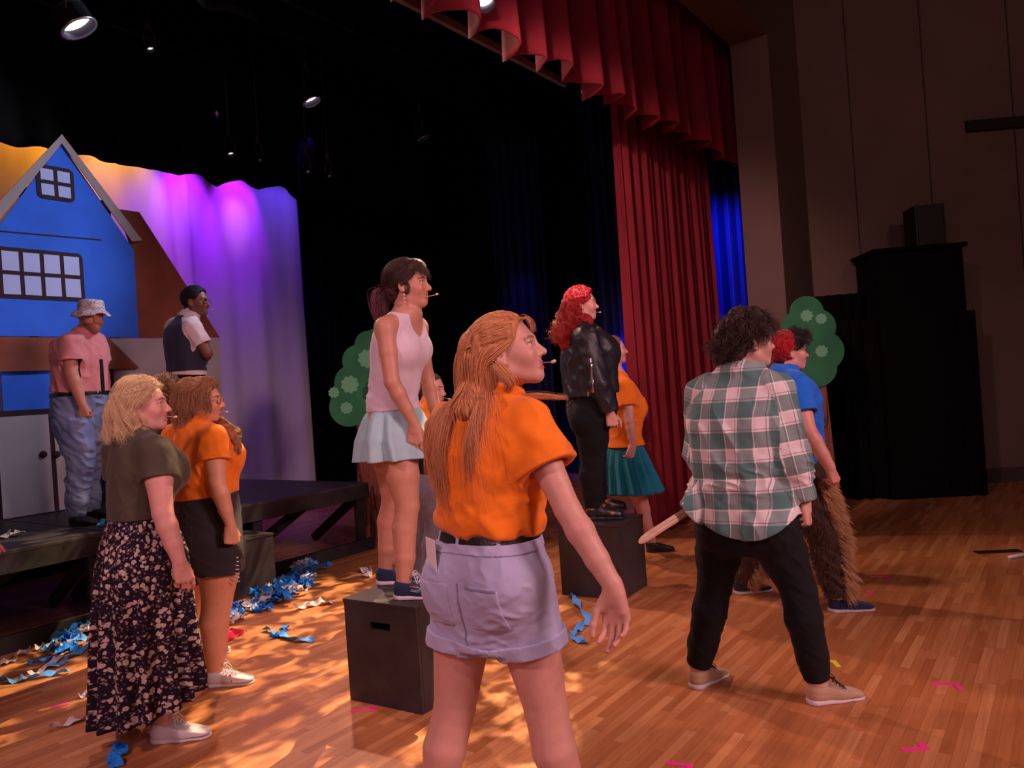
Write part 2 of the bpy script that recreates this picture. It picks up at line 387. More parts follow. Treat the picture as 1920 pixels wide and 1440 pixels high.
def lamp(px, py, Z, aim, label, r=.10, L=.24, lens=LENS, rec=.55, d=None):
    c = P(px, py, Z); d = np.array(aim, dtype=float)-c if d is None else np.array(d, dtype=float); d /= np.linalg.norm(d)
    t = thing('spotlight', label, 'stage light', c)
    b = MB(); b.lathe(c, d, [(.001, -L), (r*.7, -L), (r*.8, -L*.6), (r, -L*.55), (r, 0), (r*1.06, .0), (r*1.06, .012), (r*.96, .012), (r*.95, -r*1.2)], 28); b.build('can', CAN, t, True)
    b = MB(); b.lathe(c, d, [(.001, -r*rec), (r*.5, -r*rec-.002), (r*.95, -r*rec-.01)], 28); b.build('lens', lens, t, True)
    b = MB(); b.lathe(c, d, [(r*.93, .0125), (r*1.065, .0125), (r*1.075, .004)], 28); b.build('rim', RIMM, t, True)
    side = np.cross(d, Z3); side /= np.linalg.norm(side); m = c-d*L*.4; top = m+Z3*(r+.14)
    b = MB(); b.tube([m+side*(r+.015), m+side*(r+.02)+Z3*(r+.06), top+side*.02, top-side*.02, m-side*(r+.02)+Z3*(r+.06), m-side*(r+.015)], .008, 6); b.build('yoke', CAN, t, True)
    b = MB(); b.box(top+Z3*.03, .02, .03, .04); b.tube([top+Z3*.02, top+Z3*(6.85-top[2])], .012, 8); b.build('hanger', CAN, t)
    return t
lamp(148, 52, 6.1, (.4, 2.6, .5), 'large bright stage light above the blue house gable', .135, d=(.42, .10, -.8), rec=.42)
lamp(585, 190, 7.9, (1.0, 3.9, .6), 'bright stage light over the middle of the dark stage', .095, d=(.35, -.02, -.8), rec=.48)
lamp(907, 6, 4.9, (.6, 1.8, .8), 'bright stage light peeking between the folds of the valance', .07, d=(.1, -.3, -.8))
lamp(795, 258, 9.2, (1.2, 3.0, 1.5), 'dim stage light hanging high over the darkest part', .085, lens=LENSDIM, d=(.3, .1, -.8), rec=.6)
lamp(1137, 166, 6.6, (.9, 2, 1.2), 'tiny lit stage light at the hem of the valance', .03, .1)
for (px, py, Z, r, l) in ((14, 192, 7.0, .035, 'small stage light glinting at the far left above the roof'), (282, 92, 7.0, .03, 'small dim stage light between the two bright lamps'),
                        (433, 289, 8.6, .04, 'small lit stage light just above the purple backdrop'), (578, 322, 8.6, .025, 'small glinting stage light at the right end of the backdrop border'),
                        (488, 300, 8.6, .02, 'faintest stage light beside the one over the purple backdrop'), (618, 330, 8.6, .02, 'faint outermost stage light past the backdrop edge')):
    lamp(px, py, Z, None, l, r, .1, LENSDIM, d=(.25, -.3, -.8))
pipe(5.6, 5.1, 'black batten pipe crossing above the middle of the stage'); pipe(7.3, 5.2, 'black batten pipe just before the backdrop border')

# ------------------------------------------------------------------ platform
DECK = NT('scuffed_black_paint'); _o = DECK.coord(); _n1 = DECK.noise(_o, 3, 6, .7); _n2 = DECK.noise(DECK.mapping(_o, scale=(2, 2, 12)), 9, 4, .7)
_c = DECK.ramp(_n1, [(.3, (.022, .017, .018)), (.7, (.052, .042, .045))]); _c = DECK.mix(DECK.math('MULTIPLY', DECK.math('GREATER_THAN', _n2, .68), .35), _c, (.16, .14, .14))
DECK_M = DECK.out(_c, .5, .35)
BEAM_M = plain('black_timber', (.022, .02, .021), .6, .3, .4, 8)
RAW = plain('reddish_raw_timber', (.16, .06, .035), .7, .2, .3, 5)
uF0, vF = UV(FL(0, 1232)); uF1, vF1 = UV(FL(697, 1029)); vP = (vF+vF1)/2; uEnd = uF1
HP = .64; DP = 2.35
def platform(u0, u1, label):
    t = thing('platform', label, 'platform', W((u0+u1)/2, vP+DP/2))
    b = MB(); b.box(W((u0+u1)/2, vP+DP/2, HP-.012), (u1-u0)/2, DP/2, .012, AX); b.build('deck', DECK_M, t, bevel=.003)
    b = MB()
    for vv in (vP+.02, vP+DP-.02): b.box(W((u0+u1)/2, vv, HP-.024-.06), (u1-u0)/2-.001, .02, .06, AX)
    for uu in (u0+.02, u1-.02): b.box(W(uu, vP+DP/2, HP-.024-.06), .02, DP/2-.04, .06, AX)
    b.build('rim_frame', BEAM_M, t)
    b = MB(); b.box(W((u0+u1)/2-.0, vP+.02, .055), (u1-u0)/2+.03, .02, .055, AX); b.build('sill', BEAM_M, t)
    b = MB(); b.box(W((u0+u1)/2-.0, vP+DP-.02, .055), (u1-u0)/2, .02, .055, AX); b.build('sill', BEAM_M, t)
    b = MB(); b.box(W((u0+u1)/2, vP+DP*.55, .40), (u1-u0)/2, .02, .05, AX); b.build('stringer', RAW, t)
    for uu in (u0+.06, (u0+u1)/2, u1-.08):
        for vv in (vP+.065, vP+DP-.065):
            b = MB(); b.box(W(uu, vv, (HP-.03)/2), .045, .022, (HP-.03)/2, AX); b.build('leg', BEAM_M, t)
        b = MB(); a, c = W(uu, vP+.1, .5), W(uu, vP+.75, .08); dd = (c-a)/np.linalg.norm(c-a); b.box((a+c)/2, .02, np.linalg.norm(c-a)/2, .04, (U, dd, np.cross(U, dd))); b.build('brace', BEAM_M, t)
    for (ua, ub) in ((u0+.1, (u0+u1)/2-.1), ((u0+u1)/2+.9, (u0+u1)/2+.1)):
        a, c = W(ua, vP+.5, .48), W(ub, vP+.5, .1); dd = (c-a)/np.linalg.norm(c-a)
        b = MB(); b.box((a+c)/2, np.linalg.norm(c-a)/2, .02, .045, (dd, V, np.cross(dd, V))); b.build('brace', BEAM_M, t)
    return t
platform(uEnd-2.44, uEnd, 'long black platform section beside the painted tree trunk')
platform(uEnd-2.44*2-.02, uEnd-2.46, 'black platform section under the man in the bucket hat')
# ------------------------------------------------------------------ plain boxes
def acting_box(corner, left, right, h, label, hole=True):
    """corner: nearest floor corner; left/right: floor points giving the two visible sides"""
    c = np.array(corner); a = np.array(left)-c; d = np.array(right)-c
    a = a/np.linalg.norm(a); d = np.array([-a[1], a[0], 0]); d = d if np.dot(d, np.array(right)-c) > 0 else -d
    la = np.linalg.norm(np.array(left)-c); lb = np.dot(np.array(right)-c, d); lb = max(.3, lb)
    ctr = c+a*la/2+d*lb/2
    t = thing('acting_box', label, 'box', ctr)
    th = .018
    b = MB(); b.box(ctr+Z3*(h-th/2), la/2+.004, lb/2+.004, th/2, (a, d, Z3)); b.build('top_panel', DECK_M, t, bevel=.003)
    # side panels; the near one carries a hand hole
    def panel(name, o, ax, w, hole):
        b = MB(); n = np.cross(ax, Z3)
        H = h-th-.001
        if hole:
            hw, hh, hc = .062, .017, H*.80
            ring = [np.array([hw*(1 if abs(q) < pi/2 else -1)+hh*math.cos(q), hh*math.sin(q)]) for q in np.linspace(-pi, pi, 25)[:-1]]
            out = []
            for x, y in ring:
                ang = math.atan2(y, x); kx = (w/2)/max(abs(math.cos(ang)), 1e-6); 
                out.append((x, y))
            # grid frame around the hole: 4 boxes and thin rounded ends
            b.box(o+Z3*(hc+hh+(H-hc-hh)/2), w/2, th/2, (H-hc-hh)/2, (ax, n, Z3))
            b.box(o+Z3*((hc-hh)/2), w/2, th/2, (hc-hh)/2, (ax, n, Z3))
            for sg in (-1, 1):
                x0 = hw; b.box(o+ax*sg*(x0+w/2)/2+Z3*hc, (w/2-x0)/2, th/2, hh, (ax, n, Z3))
        else: b.box(o+Z3*(H/2), w/2, th/2, H/2, (ax, n, Z3))
        b.build(name, DECK_M, t)
    panel('side_panel', c+a*la/2+d*th/2, a, la-.002, hole)
    panel('side_panel', c+a*la/2+d*(lb-th/2), a, la-.002, hole)
    panel('side_panel', c+d*lb/2+a*th/2, d, lb-2*th-.002, False)
    panel('side_panel', c+d*lb/2+a*(la-th/2), d, lb-2*th-.002, False)
    return ctr, a, d
BX6 = acting_box(FL(793, 1341), FL(657, 1312), FL(905, 1275), .49, 'black wooden box with a hand slot under the woman in mint skirt')
BX8 = acting_box(FL(1166, 1127), FL(1054, 1115), FL(1228, 1099), .50, 'black wooden box under the person in the leather jacket', hole=False)
bc = FL(519, 1104); BXP = acting_box(bc, bc-U*.95, bc+V*.42, .44, 'black box step between the platform and the crepe paper heap', hole=False)
# ------------------------------------------------------------------ painted house
VH = 7.25
def hp(px, py, dv=0.0): return onV(px, py, VH-dv)
def paint(name, col, var=.12): return plain(name, col, .75, .15, var, 2.5)
BLUE = paint('bright_blue_paint', (.035, .15, .78), .12); GREYP = paint('grey_paint', (.40, .375, .40)); TRIMP = paint('grey_trim_paint', (.36, .31, .32))
BRN = paint('brown_paint', (.23, .075, .045), .25); LINE = paint('dark_outline_paint', (.035, .02, .028)); PANE = paint('pale_blue_pane_paint', (.42, .52, .86), .06)
house = thing('house_flat', 'painted blue house flat with grey gable trim and brown roofs', 'stage set', W(-.9, VH, 0))
def poly(name, pts, mat, d0, t=.012, parent=house):
    b = MB(); b.prism([hp(x, y, d0) for x, y in pts], -V, t); return b.build(name, mat, parent)
def upoly(name, uz, mat, d0, t=.012, parent=house):
    b = MB(); b.prism([W(u, VH-d0, z) for u, z in uz], -V, t); return b.build(name, mat, parent)
ua, za = toUZ(113, 268, VH); ue, ze = toUZ(250, 470, VH); ub, zb = toUZ(259, 633, VH); zb2 = HP+.005
uL = 2*ua-ue                                  # the far eave mirrored about the ridge
upoly('blue_wall', [(uL, zb), (ub, zb), (ue, ze), (ua, za), (uL, ze)], BLUE, .0)
u1, z1 = toUZ(115, 252, VH-.02); u2, z2 = toUZ(266, 451, VH-.02); u3, z3 = toUZ(247, 453, VH-.02)
upoly('gable_trim', [(u1, z1), (u2, z2), (u3, z3), (ua, za-.01)], TRIMP, .02)
upoly('gable_trim', [(u1, z1), (ua, za-.01), (2*ua-u3, z3), (2*ua-u2, z2)], TRIMP, .02)
poly('roof', [(218, 392), (260, 398), (411, 633), (259, 633), (250, 478)], BRN, -.03)
ur0, zr0 = toUZ(203, 634, VH-.03); ur1, zr1 = toUZ(261, 691, VH-.03); 
upoly('porch_roof', [(uL-.3, zr1), (ur1, zr1), (ur0, zr0), (uL-.1, zr0)], BRN, .03)
ug1, zg = toUZ(412, 634, VH); ug2, _ = toUZ(418, 760, VH)
ug0, _ = toUZ(210, 660, VH)
upoly('grey_wall', [(ug0, zb2), (ug2, zb2), (ug1, zb-.005), (ug0-.25, zb-.005)], GREYP, -.025)
ubl, zpb = toUZ(206, 694, VH)
upoly('lower_blue_wall', [(uL, zb2), (ubl, zb2), (ubl, zr1+.02), (uL, zr1+.02)], BLUE, .0)
up0, _ = toUZ(203, 800, VH); up1, _ = toUZ(217, 800, VH)
upoly('corner_post', [(up0, zb2), (up1, zb2), (up1, zr1+.03), (up0, zr1+.03)], LINE, .014)
ud0, zd = toUZ(0, 765, VH); ud1, _ = toUZ(92, 775, VH); ud2, _ = toUZ(180, 778, VH)
zd = toUZ(92, 770, VH)[1]
wD = ud2-ud1
for k, (a_, c_) in enumerate(((ud1-wD-.02, ud1-.02), (ud1+.02, ud2-.02))):
    dl = upoly('shed_door', [(a_, zb2+.005), (c_, zb2+.005), (c_, zd-.03), (a_, zd-.03)], GREYP, .016)
    kn = toUZ(78 if k == 0 else 103, 852, VH); b = MB(); b.lathe(W(kn[0], VH-.028, kn[1]), -V, [(.03, 0), (.03, .012), (.02, .02), (.001, .022)], 20); b.build('door_knob', LINE, dl, True)
upoly('door_surround', [(ud1-wD-.06, zb2+.003), (ud2+.03, zb2+.003), (ud2+.03, zd+.02), (ud1-wD-.06, zd+.02)], LINE, .0125, .003)
def painted_window(x0, y0, x1, y1, cols, rows, extra_left=0):
    a0, b1 = toUZ(x0, y0, VH); a1, b0 = toUZ(x1, y1, VH)
    a0b, _ = toUZ(x0, (y0+y1)/2, VH); a1b, _ = toUZ(x1, (y0+y1)/2, VH); a0, a1 = a0b, a1b
    cx = (a1-a0); 
    if extra_left: a0 -= cx/cols*extra_left; cols += extra_left
    t_ = .035; r = .05; b = MB(); out = []
    for (cx_, cz_, q0) in ((a1-r, b1-r, 0), (a0+r, b1-r, 90), (a0+r, b0+r, 180), (a1-r, b0+r, 270)):
        for q in range(0, 91, 18): out.append(W(cx_+r*math.cos(math.radians(q0+q)), VH-.012, cz_+r*math.sin(math.radians(q0+q))))
    b.prism(out, -V, .006); fr = b.build('window_frame', LINE, house)
    pw = (a1-a0-t_*(cols+1))/cols; ph_ = (b1-b0-t_*(rows+1))/rows
    for i in range(cols):
        for j in range(rows):
            x = a0+t_+i*(pw+t_); z = b0+t_+j*(ph_+t_)
            b = MB(); b.prism([W(x, VH-.018, z), W(x+pw, VH-.018, z), W(x+pw, VH-.018, z+ph_), W(x, VH-.018, z+ph_)], -V, .004); b.build('pane', PANE, fr)
painted_window(67, 307, 137, 381, 2, 2)
painted_window(-4, 462, 155, 566, 4, 2, 1)
p0, p1 = hp(-40, 430, .013), hp(190, 450, .013)
b = MB(); b.box((p0+p1)/2, np.linalg.norm(p1-p0)/2, .002, .006, ((p1-p0)/np.linalg.norm(p1-p0), V, Z3)); b.build('seam', LINE, house)
b = MB()
for uu in (uL+.3, ua, ub-.2): b.box(W(uu, VH+.05, 1.9), .03, .03, 1.9-zb2/2, AX)
b.build('rear_frame', RAW, house)
# ------------------------------------------------------------------ painted trees
def blob(c, r, n=40, seed=0, wob=.25, lobes=7, sy=1.0):
    rg = random.Random(seed); ph = rg.uniform(0, 6)
    return [(c[0]+r*(1+wob*abs(math.sin(lobes*q/2+ph)))*math.cos(q), c[1]+sy*r*(1+wob*abs(math.sin(lobes*q/2+ph)))*math.sin(q)) for q in np.linspace(0, 2*pi, n+1)[:-1]]
GRN = paint('leaf_green_paint', (.035, .19, .085), .3); LGRN = paint('light_green_paint', (.16, .47, .27), .1); DGRN = paint('dark_green_paint', (.02, .10, .05), .2)
BARK = NT('painted_bark'); _b = BARK.noise(BARK.mapping(BARK.coord(), scale=(7, 7, .9)), 3, 4, .6, 1.2)
BARK_M = BARK.out(BARK.ramp(_b, [(.38, (.06, .022, .018)), (.47, (.25, .085, .06)), (.7, (.30, .11, .075))]), .8, .15)
def tree_flat(base, ax, H, crown, patches, tw, th, label):
    nrm = np.array([ax[1], -ax[0], 0])         # towards the audience side
    t = thing('tree_flat', label, 'stage set', base)
    pt = lambda x, z, d=0.0: base+ax*x+Z3*z+nrm*d
    b = MB(); b.prism([pt(-tw[0], 0), pt(tw[0], 0), pt(tw[1], th), pt(-tw[1], th)], nrm, .02); b.build('trunk', BARK_M, t)
    from mathutils.geometry import convex_hull_2d
    b = MB(); pts = []
    # union outline of circles in polar form about the crown centre
    cx = sum(c[0] for c in crown)/len(crown); cz = sum(c[1] for c in crown)/len(crown)
    for q in np.linspace(0, 2*pi, 161)[:-1]:
        d = np.array([math.cos(q), math.sin(q)]); best = 0
        for (x, z, r) in crown:
            oc = np.array([cx-x, cz-z]); bq = np.dot(oc, d); cc = np.dot(oc, oc)-r*r; disc = bq*bq-cc
            if disc > 0: best = max(best, -bq+math.sqrt(disc))
        pts.append((cx+d[0]*best, cz+d[1]*best))
    b.prism([pt(x, z, .022) for x, z in pts], nrm, .02); cr = b.build('foliage', GRN, t)
    for i, (x, z, r, m) in enumerate(patches):
        b = MB(); b.prism([pt(px_, pz_, .043+.0006*i) for px_, pz_ in blob((x, z), r, 44, i, .3, 9)], nrm, .004); b.build('leaf_patch', m, cr)
    b = MB(); a, c = pt(0, th*.9, -.01), pt(0, .03, -.55); dd = (c-a)/np.linalg.norm(c-a); b.box((a+c)/2, .02, np.linalg.norm(c-a)/2, .03, (ax, dd, np.cross(ax, dd))); b.build('rear_brace', RAW, t)
    return t
tb = FL(712, 1012); axc = np.array([.97, .24, 0.])
sT = FPX/np.dot(tb-CAM, _f)
def tl(px, py): return ((px-tb_px(py))/sT, (1012-py)/sT)
def tb_px(py): return 712-.07*(1012-py)
crown = [(*tl(x, y), r/sT) for x, y, r in ((655, 760, 36), (662, 715, 34), (672, 675, 30), (690, 645, 25), (712, 655, 40), (725, 700, 45), (722, 755, 40), (690, 720, 50), (640, 735, 20))]
pat = [(*tl(656, 718), 13/sT, LGRN), (*tl(650, 761), 9/sT, LGRN), (*tl(688, 672), 14/sT, LGRN), (*tl(627, 731), 8/sT, LGRN), (*tl(700, 735), 17/sT, DGRN), (*tl(720, 690), 10/sT, LGRN)]
tree_flat(tb, axc, 2.1, crown, pat, (.22, .14), 240/sT, 'painted green tree cutout with light leaf patches at the platform end')
tb2 = FL(1535, 972); s2 = FPX/np.dot(tb2-CAM, _f); axd = np.array([.93, -.36, 0.])
t2 = lambda px, py: ((px-(1535-.07*(972-py)))/s2, (972-py)/s2)
crown2 = [(*t2(x, y), r/s2) for x, y, r in ((1512, 585, 30), (1500, 615, 34), (1530, 615, 34), (1540, 660, 38), (1505, 665, 40), (1530, 690, 36))]
pat2 = [(*t2(1513, 592), 9/s2, LGRN), (*t2(1538, 600), 8/s2, LGRN), (*t2(1539, 660), 9/s2, LGRN)]
tree_flat(tb2, axd, 2.1, crown2, pat2, (.2, .15), 250/s2, 'shaded green tree cutout standing at right in front of the dark door')
# ------------------------------------------------------------------ dark tower at the right
bt = FL(1757, 934); dt = np.array([.995, -.08, 0]); nt_ = np.array([.08, .995, 0])
tower = thing('loudspeaker_stack', 'tall black draped loudspeaker stack by the hall wall', 'loudspeaker', bt)
b = MB(); b.box(bt+nt_*.30+Z3*1.29, .43, .30, 1.28, (dt, nt_, Z3)); b.build('cabinet', BLK, tower, bevel=.01)
b = MB(); b.box(bt+nt_*.30+Z3*2.585, .47, .33, .02, (dt, nt_, Z3)); b.build('lid', BLK, tower, bevel=.005)
c0 = bt+dt*.20+nt_*.30+Z3*2.60
b = MB(); b.box(c0+Z3*.225, .15, .15, .225, (dt, nt_, Z3)); b.box(c0+Z3*.225-nt_*.155, .13, .008, .2, (dt, nt_, Z3)); 
tag(b.build('loudspeaker', CAN, None, bevel=.006), 'small black loudspeaker on top of the tall dark stack', 'loudspeaker')
b_ = drape('skirt_drape', bt-dt*.80+nt_*.16, bt+dt*.50-nt_*.02, .012, 1.9, BLK, 10, .045, 44, parent=tower)
o = drape('masking_drape', bt-dt*1.0+nt_*.42, bt-dt*.46+nt_*.34, .012, 2.2, BLK, 5, .04, 45); tag(o, 'black cloth drape hung between the door and the speaker stack', 'curtain')
# ------------------------------------------------------------------ floor marks and bits
def tape(px, py, w1, w2, ang1, mat, label, group=None, L2=None):
    c = FL(px, py, .0); b = MB()
    a = np.array([math.cos(ang1), math.sin(ang1), 0]); n_ = np.array([-a[1], a[0], 0])
    b.box(c-a*w1/2+Z3*.0012, w1/2, .012, .0008, (a, n_, Z3)); b.box(c+n_*(-w2/2)+Z3*.0016-a*.012, .012, w2/2, .0006, (a, n_, Z3))
    return tag(b.build('floor_tape', mat), label, 'tape mark', group)
PINK = plain('pink_tape', (.95, .05, .32), .5, .3, .05); YEL = plain('yellow_tape', (.85, .70, .05), .5, .3, .05)
tape(1300, 1436, .10, .07, -.35, PINK, 'pink tape corner mark nearest the bottom of the picture')
tape(1742, 1404, .10, -.05, -.05, PINK, 'pink tape corner mark in the lower right corner area')
tape(1795, 1282, .11, .07, -.1, PINK, 'pink tape corner mark right of the tan sneaker toe')
tape(1663, 1080, .11, .09, -.1, PINK, 'pink tape corner mark farthest back beside the fur leg')
tape(1638, 1113, .06, -.05, -.1, PINK, 'short pink tape mark just above the navy sneaker')
tape(1568, 1240, .14, .08, -.1, YEL, 'yellow tape corner mark behind the tan sneaker')
tape(706, 1326, .12, .04, .2, PINK, 'pink tape strip at the foot of the slotted black box')
tape(128, 1318, .08, .03, .4, PINK, 'pink tape scrap on the floor left of the floral skirt')
fp = FL(1871, 1035); b = MB(); b.box(fp+Z3*.004, .155, .035, .004, (np.array([.99, -.1, 0]), np.array([.1, .99, 0]), Z3)); 
tag(b.build('floor_plate', plain('black_plate', (.015, .012, .011), .5), None, bevel=.002), 'black floor socket plate set in the boards at right', 'floor plate')
b = MB(); b.tube([FL(1892, 1045, .012), FL(1935, 1037, .014)], .012, 10); tag(b.build('white_stick', plain('white_gloss', (.8, .78, .78), .3), None, True), 'white stick lying on the boards at the right edge', 'stick')
# ================================================================== SURFACES FROM DISTANCE FIELDS
def nrm(v): v = np.asarray(v, dtype=float); return v/(np.linalg.norm(v)+1e-12)
def smin(a, b, k):
    if k <= 0: return np.minimum(a, b)
    h = np.maximum(k-np.abs(a-b), 0)/k
    return np.minimum(a, b)-h*h*k*.25
def smax(a, b, k): return -smin(-a, -b, k)
class RC:       # tapered capsule
    def __init__(s, a, b, ra, rb=None): s.a = np.array(a, float); s.b = np.array(b, float); s.ra = ra; s.rb = ra if rb is None else rb
    def bb(s):
        r = max(s.ra, s.rb); return np.minimum(s.a, s.b)-r, np.maximum(s.a, s.b)+r
    def d(s, x, y, z):
        ba = s.b-s.a; q = max(float(ba@ba), 1e-12)
        t = np.clip(((x-s.a[0])*ba[0]+(y-s.a[1])*ba[1]+(z-s.a[2])*ba[2])/q, 0, 1)
        return np.sqrt((x-s.a[0]-t*ba[0])**2+(y-s.a[1]-t*ba[1])**2+(z-s.a[2]-t*ba[2])**2)-(s.ra+t*(s.rb-s.ra))
class EL:       # ellipsoid, R rows are its axes
    def __init__(s, c, r, R=None): s.c = np.array(c, float); s.r = np.array(r, float); s.R = np.eye(3) if R is None else np.array(R, float)
    def bb(s):
        e = np.sqrt(((s.R*s.r[:, None])**2).sum(0)); return s.c-e, s.c+e
    def d(s, x, y, z):
        x = x-s.c[0]; y = y-s.c[1]; z = z-s.c[2]; R = s.R
        a = (x*R[0, 0]+y*R[0, 1]+z*R[0, 2])/s.r[0]; b = (x*R[1, 0]+y*R[1, 1]+z*R[1, 2])/s.r[1]; c = (x*R[2, 0]+y*R[2, 1]+z*R[2, 2])/s.r[2]
        k0 = np.sqrt(a*a+b*b+c*c); k1 = np.sqrt((a/s.r[0])**2+(b/s.r[1])**2+(c/s.r[2])**2)+1e-9
        return k0*(k0-1)/k1
class BX:       # rounded box
    def __init__(s, c, h, r, R=None): s.c = np.array(c, float); s.h = np.array(h, float)-r; s.q = r; s.R = np.eye(3) if R is None else np.array(R, float)
    def bb(s):
        e = (np.abs(s.R)*(s.h+s.q)[:, None]).sum(0); return s.c-e, s.c+e
    def d(s, x, y, z):
        x = x-s.c[0]; y = y-s.c[1]; z = z-s.c[2]; R = s.R
        q = [np.abs(x*R[i, 0]+y*R[i, 1]+z*R[i, 2])-s.h[i] for i in range(3)]
        return np.sqrt(sum(np.maximum(w, 0)**2 for w in q))+np.minimum(np.maximum(np.maximum(q[0], q[1]), q[2]), 0)-s.q
class LF:       # loft of super-ellipse stations: (centre, half width along lat, half depth along the cross axis)
    def __init__(s, st, lat, power=2.0, cap=.0, twist=None):
        c = np.array([q[0] for q in st], float); s.p = power
        ax = c[-1]-c[0]; s.L = np.linalg.norm(ax); s.ax = ax/s.L; t = (c-c[0])@s.ax
        s.t0 = c[0]; tt = np.linspace(0, s.L, 60)
        def sm(v):
            v = np.array(v, float)
            # monotone-ish cubic (Catmull-Rom) resample
            out = np.zeros(60); m = np.gradient(v, t)
            for i, x in enumerate(tt):
                j = min(max(np.searchsorted(t, x)-1, 0), len(t)-2); h = t[j+1]-t[j]; w = (x-t[j])/h
                out[i] = (2*w**3-3*w**2+1)*v[j]+(w**3-2*w**2+w)*h*m[j]+(-2*w**3+3*w**2)*v[j+1]+(w**3-w**2)*h*m[j+1]
            return out
        s.tt = tt; off = c-c[0]-t[:, None]*s.ax
        s.cx = [sm(off[:, i]) for i in range(3)]; s.A = sm([q[1] for q in st]); s.B = sm([q[2] for q in st])
        lat = np.array(lat, float)
        if lat.ndim == 1: lat = np.repeat(lat[None], len(st), 0)
        s.lat = [sm(lat[:, i]) for i in range(3)]
        s.mx = max(max(q[1], q[2]) for q in st)*1.1; s.cc = c; s.cap = cap
    def bb(s): return s.cc.min(0)-s.mx, s.cc.max(0)+s.mx
    def local(s, x, y, z):
        x = x-s.t0[0]; y = y-s.t0[1]; z = z-s.t0[2]
        t = x*s.ax[0]+y*s.ax[1]+z*s.ax[2]; tc = np.clip(t, 0, s.L); f = lambda q: np.interp(tc, s.tt, q)
        x = x-t*s.ax[0]-f(s.cx[0]); y = y-t*s.ax[1]-f(s.cx[1]); z = z-t*s.ax[2]-f(s.cx[2])
        l = [f(q) for q in s.lat]; dt = l[0]*s.ax[0]+l[1]*s.ax[1]+l[2]*s.ax[2]
        l = [l[i]-dt*s.ax[i] for i in range(3)]; n = np.sqrt(l[0]**2+l[1]**2+l[2]**2)+1e-9; l = [q/n for q in l]
        u = x*l[0]+y*l[1]+z*l[2]
        fx = s.ax[1]*l[2]-s.ax[2]*l[1]; fy = s.ax[2]*l[0]-s.ax[0]*l[2]; fz = s.ax[0]*l[1]-s.ax[1]*l[0]
        return u, x*fx+y*fy+z*fz, t
    def d(s, x, y, z):
        u, w, t = s.local(x, y, z); tc = np.clip(t, 0, s.L); A = np.interp(tc, s.tt, s.A); B = np.interp(tc, s.tt, s.B)
        e = s.p; k = ((np.abs(u)/A)**e+(np.abs(w)/B)**e+1e-12)**(1/e)
        k1 = np.sqrt((u/A**2)**2+(w/B**2)**2)+1e-6
        rr = np.sqrt(u*u+w*w)
        dd = np.where(k > .2, (k-1)*np.minimum(rr/np.maximum(k, 1e-6), np.maximum(A, B)), -np.minimum(A, B)*.8)
        over = np.maximum(-t, t-s.L)
        if s.cap > 0: return smax(dd, over-s.cap, .02)
        return np.maximum(dd, over)
